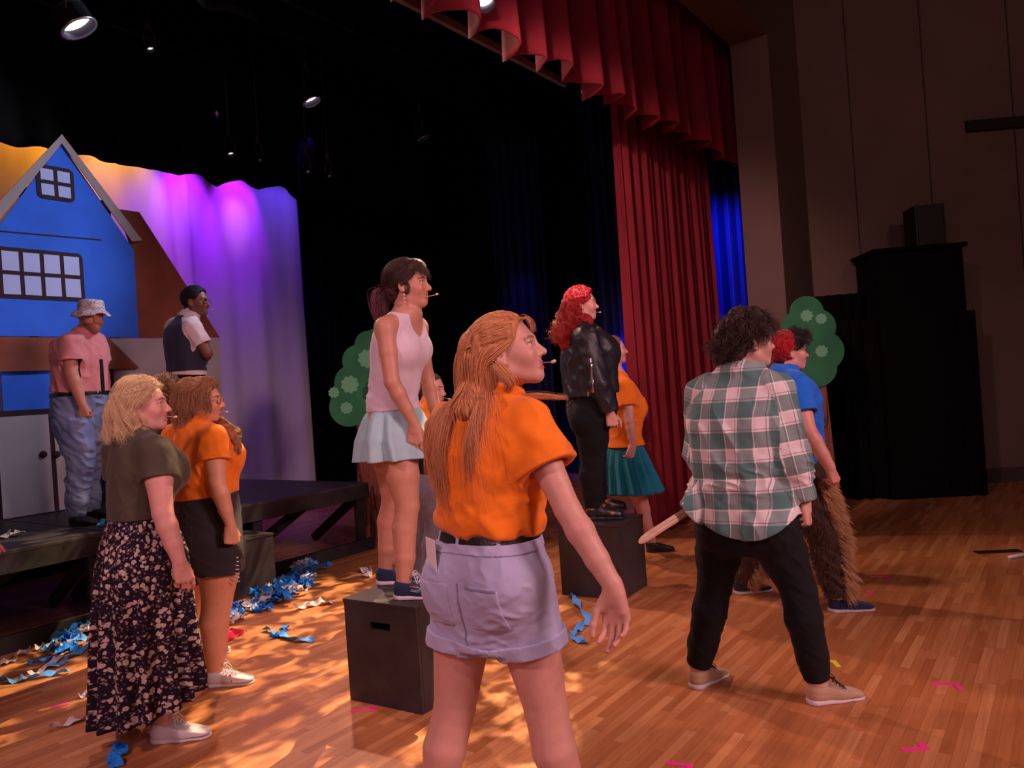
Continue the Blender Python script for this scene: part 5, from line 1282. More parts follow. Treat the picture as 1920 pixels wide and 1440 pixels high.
def person_plaid():
    J = dict(neck=(1388, 692, 0), shR=(1455, 737, -.075), elR=(1487, 858, -.13), wrR=(1510, 944, -.14), shL=(1318, 740, .075), elL=(1312, 845, .14), wrL=(1340, 905, .20),
             hipR=(1448, 990, -.075), hipL=(1352, 990, .075), knR=(1496, 1105, -.10), knL=(1341, 1095, .09), anR=(1533, 1279), anL=(1309, 1251), bust=(1383, 790, 0),
             torso=[(1405, 1025, 0, .12, .11), (1402, 975, 0, .182, .135), (1396, 930, 0, .178, .13), (1388, 885, 0, .165, .12), (1384, 830, 0, .168, .12), (1382, 785, 0, .178, .12), (1383, 737, 0, .165, .095), (1387, 702, 0, .07, .065)])
    s = Person('person in green and white plaid shirt and black pants, standing with legs wide', 3.44, 66, J, (1405, 641, 0, 9, 0), skin=(.60, .33, .26), h=.004, hair=(.035, .016, .012), lip=(.42, .16, .15), feet=dict(R=8, L=40),
               rad=dict(hip=.105, th=.092, kn=.066, calf=.068, an=.044, glute=.098), fingers={'R': dict(curl=[62, 66, 70, 74], dir=nrm(CR*.15-CT), palm=nrm(-CR*.8+np.array([0, .5, 0])), thumb=.5, thumbin=.3), 'L': dict(curl=[78, 80, 82, 84], dir=nrm(-CR*.3-CT*.8-np.array([0, .3, 0])), palm=nrm(CR*.9-CT*.2), thumb=.5, thumbin=.5)}, hs=1.0)
    s.build_body()
    def texc(v, q): return tex(v[q].reshape(-1, 3), np.repeat(v[q].mean(1), 4, 0))
    def tex(v, ctr=None):
        ctr = v if ctr is None else ctr; dc = ctr-s.torso[3][0]
        out = np.zeros_like(v); d = v-s.torso[3][0]; out[:, 0] = d@s.Lf+.4*(d@s.F); out[:, 1] = v[:, 2]
        for q in 'LR':
            sh, el, wr = s.J['sh'+q], s.J['el'+q], s.J['wr'+q]
            for a, b, o in ((sh, el, 0), (el, wr, np.linalg.norm(el-sh))):
                ba = b-a; L = np.linalg.norm(ba); ba = ba/L; t = (v-a)@ba; r = v-a-t[:, None]*ba; rr = np.linalg.norm(r, axis=1)
                cx = (ctr[:, 0], ctr[:, 1], ctr[:, 2]); d1, d2 = RC(sh, el, .074, .068).d(*cx), RC(el, wr, .066, .046).d(*cx); dT = LF(lo0, s.Lf, 2.4, .012).d(*cx)
                m = (np.minimum(d1, d2) < dT-.004) & ((d1 <= d2) if o == 0 else (d2 < d1)) & (((dc@s.Lf) > 0) == (q == 'L'))
                e1 = nrm(s.F-ba*(s.F@ba)); e2 = np.cross(ba, e1); an = np.arctan2(r@e2, r@e1)
                out[m, 0] = an[m]*.062+.02; out[m, 1] = -(t[m]+o)+.3
        return out
    t = NT('plaid_flannel'); x, y, _ = t.sep(t.attr('tex'))[:3]
    def stripes(c, per, o):
        f = t.math('FRACT', t.math('DIVIDE', t.math('ADD', c, o), per)); band = t.math('LESS_THAN', f, .52)
        ln = t.math('LESS_THAN', t.math('ABSOLUTE', t.math('SUBTRACT', f, .60)), .012); wl = t.math('LESS_THAN', t.math('ABSOLUTE', t.math('SUBTRACT', f, .26)), .0)
        w2 = t.math('LESS_THAN', t.math('ABSOLUTE', t.math('SUBTRACT', f, .96)), .014); return band, ln, w2
    bx, lx, wx = stripes(x, .118, 2.03); by, ly, wy = stripes(y, .130, 2.0)
    c = t.mix(t.math('MULTIPLY', bx, .72), (.66, .58, .58), (.055, .17, .165)); c = t.mix(t.math('MULTIPLY', by, .72), c, (.025, .125, .115))
    c = t.mix(t.math('MULTIPLY', t.math('MAXIMUM', lx, ly), .7), c, (.04, .07, .08)); c = t.mix(t.math('MULTIPLY', t.math('MAXIMUM', wx, wy), .6), c, (.8, .72, .70))
    fine = t.noise(t.coord(), 800, 2); c = t.mix(.18, c, t.mix(1, c, t.ramp(fine, [(.3, (.6, .6, .6)), (.7, (1.3, 1.3, 1.3))]), 'MULTIPLY')); t.bump(fine, .2, .002)
    PL = t.out(c, .85, .2, .1)
    st = s.torso
    lo0 = [(lerp(st[0][0], st[1][0], .55)-s.F*.00, .212, .165), (st[1][0], .214, .170), (st[2][0], .208, .165), (st[3][0], .198, .155), (st[4][0], .200, .152), (st[5][0], .206, .150), (st[6][0], .176, .112), (st[7][0], .080, .076)]
    tor = LF(lo0, s.Lf, 2.4, .012); arms = []; ps = [(tor, 0)]+[(RC(s.J['neck']-Z3*.014, lerp(s.J['neck'], s.J['sh'+q], .9), .062, .066), .03) for q in 'LR']+[(EL(g.c-Z3*.02, g.r+.034), .06) for g in s.glute_prims()]; subs = [(EL(s.J['neck']+Z3*.085+s.F*.02, (.070, .070, .080)), .006)]
    for q, a in (('R', .93), ('L', .95)):
        sh, el, wr = s.J['sh'+q], s.J['el'+q], s.J['wr'+q]; e = lerp(el, wr, a); d = nrm(wr-el)
        arms.append(([RC(sh, el, .074, .068), RC(el, e, .066, .046)], .05, [endcut(e, d, .07), RC(e-d*.01, e+d*.1, .036)]))
    # the tail flares towards the sword hand
    ps.append((RC(P(1322, 915, 3.52), P(1284, 943, 3.40), .062, .012), .05)); ps.append((RC(P(1322, 950, 3.50), P(1300, 962, 3.42), .05, .02), .04))
    def hemcut(f):
        X, Y, Zz = f.ax[0][:, None, None], f.ax[1][None, :, None], f.ax[2][None, None, :]; c0 = st[1][0]
        l = (X-c0[0])*s.Lf[0]+(Y-c0[1])*s.Lf[1]; zh = c0[2]-.055+2.1*np.minimum(np.abs(l), .22)**2+.02*l
        f.D = np.maximum(f.D, (zh-Zz).astype(np.float32))
        f.D = np.maximum(f.D, -smax(LF([(c, a-.012, b-.012) for c, a, b in lo0[:3]], s.Lf, 2.4).d(X, Y, Zz).astype(np.float32), (Zz-zh-.03).astype(np.float32)+0*f.D, .005))
    def wr(x, y, z):
        zr = z-st[3][0][2]; n = vnoise(x*13+z*5, y*13, z*6-x*4, 3); m = vnoise(x*26+z*14, y*26, z*24-x*10, 8)
        waist = np.exp(-((zr+.0)/.09)**2); return -.010*(1-2*np.abs(n))-.004*m-.009*waist*(1-2*np.abs(vnoise(x*12, y*12, z*30+x*9, 6)))
    ps_ = ps; f_attr = {'tex': tex}
    o = s.garment('plaid_shirt', ps_, PL, wr=lambda x, y, z: wr(x, y, z), subs=subs, arms=arms, hug=.007, attrs={'tex@corner': texc}, cuts=[], post=hemcut)
    # collar and cuffs
    s.garment('collar', [(RC(s.J['neck']-s.F*.012-Z3*.012, s.J['neck']+s.F*.01+Z3*.028, .074, .066), 0)], PL, hug=None, subs=[RC(s.J['neck']-Z3*.1, s.J['neck']+Z3*.12, .058)], cuts=[(s.J['neck']+Z3*.040, Z3+s.F*.25, .003), (s.J['neck']-Z3*.03, -Z3, .003)], attrs=f_attr)
    for q, a in (('R', .93), ('L', .95)):
        sh, el, wr_ = s.J['sh'+q], s.J['el'+q], s.J['wr'+q]; e = lerp(el, wr_, a); d = nrm(wr_-el)
        s.garment('cuff', [(RC(e-d*.06, e+d*.004, .046, .045), 0)], PL, hug=None, subs=[RC(e-d*.2, e+d*.1, .037), endcut(e+d*.004, d, .07), endcut(e-d*.062, -d, .07)], attrs=f_attr, h=.003)
    trousers(s, BLACKC, 'black_trousers', off=.006, waist=2.6, end=.97, amp=.004, seed=4)
    for q in 'LR': shoe(s, q, TAN, OFFW, .285, 'sneaker', laces=LACEB, heel_lift=0)
    HM = hair_mat('dark_brown_hair', (.045, .021, .016), (.012, .006, .005)); HB = hair_mesh_mat('dark_brown_hair_mass', (.032, .015, .012))
    R = np.random.default_rng(5); tuft = []
    for i in range(46):
        a = R.uniform(-2.9, 2.9); e = R.uniform(-.25, 1.3); d = np.array([math.cos(a)*math.cos(e)*-1, math.sin(a)*math.cos(e), math.sin(e)])
        if d[0] > .35 and d[2] < .55: continue
        c = s.hl(-.012+.108*d[0], .085*d[1], .032+.10*d[2]); tuft.append((EL(c, (.024, .024, .024)), .018))
    tuft += [(EL(s.hl(.055, 0, .103), (.035, .055, .026), s.hR), .02), (EL(s.hl(-.085, 0, -.035), (.03, .055, .05), s.hR), .03), (EL(s.hl(-.07, 0, -.075), (.026, .045, .035), s.hR), .03)]
    cap = hair_cap(s, 'hair', .020, HB, tuft, wr=folds(.007, 50, 50, 45, 7))
    def comb(p, q, t): return np.stack([.1+1.0*np.maximum(q[:, 0], 0)*8*(q[:, 2] > .06)-1.3*(q[:, 2] < .03), q[:, 1]*9, -.55+0*t+.2*(q[:, 2] > .1)], 1)
    strands(s, 'hair_strands', 3000, lambda q: np.where(q[:, 0] > .02, .060, .090), comb, HM, n=10, grav=.25, curl=(.009, 70), clump=130, r=.0009, off=(.022, .034), jit=.6, parent=cap, seed=8)
    # the shirt tail that hangs over the sword hand
    q = [P(1318, 885, 3.44), P(1306, 905, 3.40), P(1289, 925, 3.36), P(1273, 944, 3.33), P(1284, 962, 3.34), P(1299, 978, 3.37), P(1322, 992, 3.42), P(1338, 960, 3.46), P(1336, 915, 3.47)]
    c0 = np.mean(q, 0)+np.array([0, -.03, 0]); v = [c0]+q+[(a+c0)/2+np.array([0, -.006*(-1)**i, 0]) for i, a in enumerate(q)]; n = len(q); f = []
    for i in range(n): j = (i+1) % n; f += [(1+i, 1+j, 1+n+j, 1+n+i), (1+n+i, 1+n+j, 0)]
    uv = np.array([[ (p-st[3][0])@CR+.03, p[2], 0] for p in v]); o = mesh_np('shirt_tail', v, f, PL, s.o, True, {'tex': uv}); m = o.modifiers.new('thick', 'SOLIDIFY'); m.thickness = .004; m.offset = 0
    m2 = o.modifiers.new('soft', 'SUBSURF'); m2.levels = m2.render_levels = 2
    # wooden sword
    h0 = s.J['wrL']+nrm(-CR*.3-CT*.8)*.07; tip = P(1197, 1017, 3.12); d = nrm(tip-h0); L = np.linalg.norm(tip-h0); n1 = nrm(np.cross(d, np.array([0, 1., 0.]))); n2 = np.cross(d, n1)
    t = thing('wooden_sword', 'pale wooden prop sword held by the person in the plaid shirt', 'sword', h0); WOOD = NT('pale_wood'); _w = WOOD.noise(WOOD.mapping(WOOD.coord(), scale=(3, 3, 60)), 4, 4); WD = WOOD.out(WOOD.ramp(_w, [(.3, (.50, .30, .22)), (.7, (.66, .44, .34))]), .6, .3)
    b = MB(); w = .021
    prof = lambda q, k: h0+d*q
    for sg in (1,):
        sec = lambda p, w_, th_: [p+n1*w_, p+n1*w_*.35+n2*th_, p+n1*w_*.12+n2*th_*.55, p-n1*w_*.12+n2*th_*.55, p-n1*w_*.35+n2*th_, p-n1*w_, p-n1*w_*.35-n2*th_, p-n1*w_*.12-n2*th_*.55, p+n1*w_*.12-n2*th_*.55, p+n1*w_*.35-n2*th_]
        rings = [sec(h0+d*.05, w, .007), sec(h0+d*(L-.07), w*.86, .006), sec(h0+d*(L-.03), w*.72, .005), sec(h0+d*(L-.008), w*.42, .004), sec(h0+d*L, w*.12, .002)]
    v = [p for r in rings for p in r]; fq = [(i*10+k, i*10+(k+1) % 10, (i+1)*10+(k+1) % 10, (i+1)*10+k) for i in range(4) for k in range(10)]+[tuple(range(10)), tuple(range(49, 39, -1))]
    b.add(v, fq); b.build('blade', WD, t)
    b = MB(); b.tube([h0-d*.10, h0-d*.05, h0+d*.0, h0+d*.05], [.013, .015, .014, .015], 12); b.build('grip', WD, t, True)
    b = MB(); b.box(h0+d*.058, .055, .009, .011, (n1, n2, d)); b.build('crossguard', WD, t, bevel=.003)
person_plaid()

def person_floral():
    J = dict(neck=(254, 812, 0), shR=(293, 851, -.135), elR=(305, 962, -.19), wrR=(336, 1052, -.20), shL=(222, 846, .14), elL=(232, 955, .26), wrL=(262, 1040, .30),
             hipR=(282, 1090, -.08), hipL=(256, 1090, .08), knR=(297, 1215), knL=(246, 1205), anR=(304, 1352), anL=(230, 1322), bust=(276, 882, -.02),
             torso=[(268, 1110, 0, .13, .11), (266, 1055, 0, .195, .15), (264, 1010, 0, .185, .14), (262, 965, 0, .160, .115), (266, 915, 0, .165, .125), (268, 880, 0, .172, .128), (258, 845, 0, .155, .098), (254, 818, 0, .07, .07)])
    s = Person('person in olive tee and long dark floral skirt with wavy blond bob', 3.44, 35, J, (269, 761, 0, 10, 2), skin=(.66, .33, .29), h=.004, bust=.105, mouth=.010, lip=(.55, .10, .13), hair=(.46, .30, .16), brow=(.22, .12, .07), hs=.98, feet=dict(R=5, L=45),
               rad=dict(ua=.054, el=.042, fa=.043, wr=.028, sh=.056), fingers={'R': dict(dir=nrm(CR*.30-CT*.95), palm=nrm(np.array([0, .6, 0])-CR*.6), curl=[22, 26, 34, 40], thumb=.5), 'L': RELAX})
    s.build_body()
    OLIVE = cloth('olive_jersey', (.072, .060, .040)); tee(s, OLIVE, sl=.42, r0=.066, r1=.072, hem=2.95, off=.012, amp=.0045, neck=.075)
    t = NT('floral_skirt_print'); tv = t.attr('tex'); d1 = t.noise(tv, 24, 3)
    def vor(scale, thr, jx=(0, 0, 0), w=.04):
        v = t.n('TexVoronoi', feature='F1'); v.inputs['Scale'].default_value = scale; dv = t.n('VectorMath', operation='ADD'); t.L(tv, dv.inputs[0]); mm = t.n('VectorMath', operation='SCALE'); nx = t.n('TexNoise'); nx.inputs['Scale'].default_value = scale*2.2; t.L(tv, nx.inputs['Vector']); t.L(nx.outputs['Color'], mm.inputs[0]); mm.inputs['Scale'].default_value = .55/scale
        t.L(mm.outputs[0], dv.inputs[1]); m2 = t.mapping(dv.outputs[0], loc=jx); t.L(m2, v.inputs['Vector']); return t.math('LESS_THAN', v.outputs['Distance'], thr), v.outputs['Distance']
    a, da = vor(34, .36); b_, _ = vor(40, .22, (3.3, 1.7, 0)); c_, _ = vor(70, .30, (.3, 7.7, 0)); ce, _ = vor(34, .10)
    base = t.mix(t.math('MULTIPLY', c_, .75), (.018, .010, .022), (.26, .18, .17)); base = t.mix(b_, base, (.40, .28, .26)); base = t.mix(a, base, (.52, .42, .38)); base = t.mix(ce, base, (.30, .20, .13))
    FLOR = t.out(base, .85, .15)
    bl = lambda q: P(*q)
    rings = [(s.torso[3][0]-Z3*.01, .172, .128), (s.torso[2][0], .202, .160), (s.torso[1][0], .222, .185), (P(268, 1120, 3.44), .222, .195), (P(271, 1200, 3.44), .224, .205), (P(276, 1270, 3.44), .228, .212), (P(280, 1330, 3.44), .236, .222)]
    skirt(s, 'floral_skirt', FLOR, rings, 15, .026, 4, 300, 70, hemf=lambda th: .030+.045*np.sin(th))
    for q in 'LR': shoe(s, q, CREAM if q == 'R' else cloth('shaded_canvas', (.36, .23, .17)), OFFW, .275, 'sneaker', laces=LACEW)  # left shoe of the pair gets a darker colour, standing in for shade
    HM = hair_mat('blond_hair', (.74, .53, .32), (.44, .28, .15)); HB = hair_mesh_mat('blond_hair_mass', (.58, .40, .24), (80, 80, 16))
    ex = [(EL(s.hl(-.075, 0, -.03), (.055, .078, .075), s.hR), .04), (EL(s.hl(-.085, .0, -.085), (.055, .085, .05), s.hR), .04), (EL(s.hl(-.045, -.06, -.075), (.045, .03, .055), s.hR), .03), (EL(s.hl(-.045, .06, -.075), (.045, .03, .055), s.hR), .03)]
    cap = hair_cap(s, 'hair', .010, HB, ex, wr=folds(.006, 45, 45, 28, 2))
    cols = [LF([(c, a+.016, b+.016) for c, a, b in s.torso[3:]], s.Lf, 2.3, .02), RC(s.hl(-.02, 0, -.05), s.J['neck'], .058, .06)]
    def comb(p, q, t):
        top = (p[:, 2] > .055) & (p[:, 0] > -.07); w = np.tile(np.array([-.12, 0, -1.0]), (len(p), 1)); w[:, 1] = p[:, 1]*2.0
        w[top] = np.stack([-1+0*q[top, 0], q[top, 1]*3, -.25+0*q[top, 0]], 1); sw = (q[:, 0] > -.02) & (p[:, 0] > -.045) & ~top; w[sw] = np.array([-1.4, 0, -.45]); return w
    strands(s, 'hair_strands', 7500, lambda q: .118+.085*(q[:, 2] > .04)+.05*np.maximum(q[:, 0], 0)*10*(q[:, 2] > .04), comb, HM, n=20, grav=.45, curl=(.015, 42), clump=130, r=.00055, colliders=cols+[p for p, _ in ex], off=(.006, .020), jit=.18, parent=cap, seed=12)
    # braid round the side of the head
    for sg in (-1, 1):
        path = bez([s.hl(.066, sg*.03, .090), s.hl(.030, sg*.074, .080), s.hl(-.03, sg*.086, .066), s.hl(-.085, sg*.060, .048), s.hl(-.115, sg*.01, .04)], 7); b = MB(); n = len(path)
        for ph in (0, 2*pi/3, 4*pi/3):
            pts = [p+s.hR[2]*.008*math.sin(i*.95+ph)+(s.hR[1]*sg)*(.004*math.sin(2*(i*.95+ph))+.004) for i, p in enumerate(path)]; b.tube(pts, [.0072]*n, 7)
        b.build('braid', HB, cap, True)
    mic(s, 1)
person_floral()

def person_black_shorts():
    J = dict(neck=(358, 786, 0), shR=(401, 826, -.14), elR=(407, 903, -.20), wrR=(432, 985, -.20), shL=(330, 822, .14), elL=(345, 905, .28), wrL=(385, 960, .30),
             hipR=(411, 1030, -.07), hipL=(374, 1030, .07), knR=(407, 1128), knL=(366, 1118), anR=(403, 1254), anL=(364, 1206), bust=(392, 857, 0),
             torso=[(396, 1060, 0, .13, .11), (393, 1005, 0, .19, .145), (390, 962, 0, .185, .145), (388, 925, 0, .175, .138), (386, 885, 0, .178, .138), (384, 855, 0, .18, .135), (369, 820, 0, .16, .098), (360, 792, 0, .07, .07)])
    s = Person('person in orange tee and black denim shorts with short brown hair and glasses', 4.06, 35, J, (379, 753, 0, 8, 0), skin=(.66, .32, .20), h=.004, bust=.105, mouth=.012, hair=(.16, .07, .035), lip=(.5, .12, .12), hs=.97, feet=dict(R=2, L=25),
               rad=dict(hip=.112, th=.102, kn=.076, calf=.072, an=.042, ua=.056, sh=.056, el=.043, fa=.044), fingers={'R': dict(dir=nrm(CR*.1-CT), palm=nrm(np.array([0, .8, 0])-CR*.5), **FIST), 'L': RELAX})
    s.build_body()
    tee(s, ORANGE, sl=.52, r0=.068, r1=.078, hem=2.9, off=.015, seed=5)
    for e, d in s.ends: s.patch('sleeve_hem', BX(e-d*.009, (.0085, .1, .1), .001, endcut(e, d).R), ORANGE, .002, s.tf)
    s.patch('neckband', EL(s.J['neck']+Z3*.05+s.F*.015, (.088, .088, .088)), plain('yellow_orange_rib', (.85, .36, .03), .8), .0015, s.tf)
    BD = cloth('black_denim', (.030, .026, .032), 700)
    trousers(s, BD, 'denim_shorts', off=.018, waist=3.0, short=.36, amp=.003, flare=.012)
    Rb = (s.Lf, s.F, Z3); s.patch('back_pocket', BX(s.torso[1][0]-s.F*.1-s.Lf*.09+Z3*.02, (.06, .14, .065), .01, Rb), BD, .003, s.pf)
    FR = plain('frayed_thread', (.55, .50, .55), .9); b = MB(); rg = random.Random(2)
    for i in range(7):
        c = s.J['hipR']+CR*.105-Z3*(.03+.02*i)+np.array([0, -.06, 0]); b.tube([c-CR*.03+Z3*rg.uniform(-.004, .004), c, c+CR*.012], .0028, 5)
    b.build('frayed_slit', FR, s.o, True)
    for q in 'LR': shoe(s, q, CREAM, OFFW, .265, 'sneaker', laces=LACEW, stripes=plain('pink_stripe', (.62, .19, .19), .6))
    HM = hair_mat('brown_hair', (.34, .15, .07), (.13, .05, .025)); HB = hair_mesh_mat('brown_hair_mass', (.26, .11, .05), (60, 60, 30))
    ex = [(EL(s.hl(-.06, 0, .03), (.075, .088, .088), s.hR), .03), (EL(s.hl(-.07, 0, -.045), (.045, .072, .05), s.hR), .04), (EL(s.hl(.038, 0, .094), (.036, .058, .026), s.hR), .03), (EL(s.hl(.0, -.072, .03), (.045, .02, .05), s.hR), .02)]
    ch = P(432, 818, 3.98)
    ex += [(RC(P(414, 794, 4.1), P(436, 815, 4.0), .030, .036), .03), (RC(P(436, 815, 4.0), P(444, 842, 3.98), .034, .016), .03)]
    cap = hair_cap(s, 'hair', .012, HB, ex, wr=folds(.007, 40, 40, 30, 4), cutfn='cover')
    def comb(p, q, t): return np.stack([np.where((p[:, 2] > .06) & (p[:, 0] > -.07), -.9, -.05), p[:, 1]*2, np.where((p[:, 2] > .06) & (p[:, 0] > -.07), -.2, -1.0)], 1)
    strands(s, 'hair_strands', 5500, lambda q: .12+.0*q[:, 0], comb, HM, n=12, grav=.35, curl=(.006, 50), clump=110, r=.0006, off=(.004, .014), colliders=[p for p, _ in ex[:4]], jit=.15, parent=cap, seed=22)
    rg = np.random.default_rng(7); base = bez([P(405, 785, 4.12), P(425, 800, 4.02), P(440, 822, 3.97), P(446, 848, 3.96)], 6); A = np.array([base]*260); tt = np.linspace(0, 1, len(base))
    ph = rg.uniform(0, 6.28, (260, 1)); rad = rg.uniform(.008, .032, (260, 1))*(1-.35*tt)[None]; A = A+CR*(rad*np.sin(ph+14*tt[None]))[..., None]+CT*(rad*np.cos(ph+14*tt[None]))[..., None]*.8+np.array([0, 1, 0])*(rad*np.cos(ph*2+9*tt[None]))[..., None]*.6
    hair_object('hair_strands', A, .001, HM, cap, .5, rg)
    glasses(s, plain('clear_pink_frame', (.75, .35, .30), .25, .5)); mic(s, 1, x=.112)
person_black_shorts()

def person_mint():
    J = dict(neck=(764, 587, 0), shR=(722, 614, -.150), elR=(735, 716, -.19), wrR=(777, 795, -.15), shL=(784, 614, .15), elL=(800, 703, .20), wrL=(821, 793, .17),
             hipR=(747, 845, -.075), hipL=(738, 845, .075), knR=(764, 948), knL=(737, 940), anR=(757, 1087), anL=(723, 1062), bust=(757, 657, 0),
             torso=[(743, 870, 0, .11, .095), (741, 820, 0, .165, .115), (739, 780, 0, .155, .105), (738, 737, 0, .130, .092), (743, 692, 0, .135, .098), (748, 652, 0, .148, .105), (754, 617, 0, .138, .085), (763, 593, 0, .065, .062)])
    s = Person('person in white tank top and mint skirt standing on the slotted black box', 3.76, -28, J, (764, 535, 0, -8, 2), skin=(.55, .27, .185), h=.004, bust=.075, mouth=.006, hair=(.045, .02, .018), lip=(.45, .15, .13), gz=.49, hs=1.0, feet=dict(R=-6, L=-2),
               rad=dict(hip=.088, th=.080, kn=.056, calf=.058, an=.036, ua=.042, sh=.046, el=.036, fa=.037), fingers={'R': dict(dir=nrm(-CT+CR*.02), palm=nrm(np.array([0, .9, 0])+CR*.1), curl=[14, 18, 22, 28], thumb=.6, spread=2.2), 'L': dict(dir=nrm(-CT), palm=nrm(-CR*.5-np.array([0, .6, 0])), curl=[18, 22, 26, 30])})
    s.build_body()
    WT = cloth('white_ribbed_knit', (.68, .56, .64), 600)
    st = s.torso; up = [(c, a+.009, b+.009) for c, a, b in st[3:7]]+[(lerp(st[6][0], st[7][0], .75), .120, .075)]
    lo = [(lerp(st[2][0], st[3][0], .25), .158, .112)]
    subs = [(EL(st[7][0]+s.F*.085+Z3*.005, (.085, .066, .115), (s.F, s.Lf, Z3)), .006), (EL(st[7][0]+Z3*.055, (.072, .068, .072), (s.F, s.Lf, Z3)), .006)]
    for q in 'LR': subs.append((EL(s.J['sh'+q]+(s.Lf if q == 'L' else -s.Lf)*.045+Z3*.005, (.085, .070, .10), (s.F, s.Lf, Z3)), .006))
    def wr(x, y, z): zr = z-st[3][0][2]; return -.006*np.exp(-(zr/.08)**2)*(1-2*np.abs(vnoise(x*10, y*10, z*26+x*5, 2)))-.002*vnoise(x*20, y*20, z*14, 6)
    s.garment('tank_top', [(LF(lo+up, s.Lf, 2.3, .012), 0)]+[(EL(p.c, p.r+.007), .05) for p in s.bust_prims()], WT, wr=wr, subs=subs, cuts=[(lo[0][0], -Z3, .004)], hug=.005)
    MINT = cloth('mint_skirt_cloth', (.36, .55, .60)); wc = lerp(st[2][0], st[3][0], .30)
    skirt(s, 'mint_skirt', MINT, [(wc, .150, .112), (st[2][0], .168, .128), (st[1][0], .205, .165), (P(746, 858, 3.76), .212, .190)], 9, .022, 3, 240, 40)
    for q in 'LR':
        g = shoe(s, q, NAVYS, OFFW, .275, 'running_shoe', laces=LACEW)
    # pale chevron on the near shoe
    d = s.foot_dir('R'); n = np.array([-d[1], d[0], 0]); c = np.array([s.J['anR'][0], s.J['anR'][1], .49])-d*.055; pt = lambda x, y, z: c+d*x*.275-n*y+Z3*z; b = MB(); b.tube([pt(.34, .046, .046), pt(.47, .049, .040), pt(.57, .051, .044), pt(.48, .046, .060), pt(.33, .043, .066)], .0022, 5); b.tube([pt(.36, .047, .052), pt(.46, .0485, .048), pt(.52, .0485, .049)], .0018, 5)
    sh = [o for o in s.o.children if o.name.startswith('running_shoe')][-1]; b.build('emblem', plain('shoe_emblem', (.5, .45, .52), .5), sh, True)
    HM = hair_mat('dark_hair', (.06, .028, .024), (.018, .008, .008)); HB = hair_mesh_mat('dark_hair_mass', (.05, .022, .02)); HP_ = hair_mat('ponytail_hair', (.16, .035, .05), (.05, .015, .018))
    tie = s.hl(-.105, 0, -.02)
    ex = [(EL(s.hl(.055, 0, .092), (.035, .058, .028), s.hR), .02), (EL(s.hl(.082, 0, .072), (.016, .045, .022), s.hR), .015), (EL(s.hl(-.07, 0, -.03), (.045, .06, .05), s.hR), .03), (RC(tie, s.hl(-.135, .0, -.055), .024, .032), .02), (RC(s.hl(-.135, 0, -.055), s.hl(-.135, 0, -.17), .032, .014), .02), (EL(s.hl(.012, -.074, -.01), (.014, .008, .045), s.hR), .01)]
    cap = hair_cap(s, 'hair', .011, HB, ex, wr=folds(.004, 60, 60, 25, 9))
    T = np.array([-.115, 0, -.02])
    def comb(p, q, t):
        fr = (q[:, 0] > .035) & (q[:, 2] > .07); d = T-p; d /= np.linalg.norm(d, axis=1)[:, None]; d[:, 2] += 0; w = d*1.5
        w[fr] = np.stack([.8+0*q[fr, 0]-.8*t, q[fr, 1]*3, -.6-.6*t+0*q[fr, 0]], 1); return w
    strands(s, 'hair_strands', 5500, lambda q: np.where((q[:, 0] > .035) & (q[:, 2] > .07), .075, .16+.1*np.maximum(q[:, 0], 0)), comb, HM, n=14, grav=.05, clump=150, r=.0006, off=(.010, .018), jit=.12, parent=cap, seed=31, curl=(.002, 20))
    rg = np.random.default_rng(9); base = bez([s.hl(-.10, 0, -.015), s.hl(-.14, 0, -.03), s.hl(-.152, 0, -.09), s.hl(-.142, 0, -.18)], 6); tt = np.linspace(0, 1, len(base)); A = np.array([base]*900); o = rg.normal(0, 1, (900, 1, 3))*(.006+.016*np.sin(pi*np.minimum(1, tt*.85)))[None, :, None]; hair_object('ponytail', A+o*.8, .0007, HP_, cap, .3, rg)
    b = MB()
    for i in range(3): b.lathe(s.hl(.0, -.083, -.055-.018*i), s.hR[2], [(.0005, -.007), (.005, -.004), (.0065, 0), (.005, .004), (.0005, .007)], 10)
    b.build('earring', plain('pale_pink_bead', (.75, .45, .48), .3), s.o, True); mic(s, 1, x=.128, z=-.058)
person_mint()
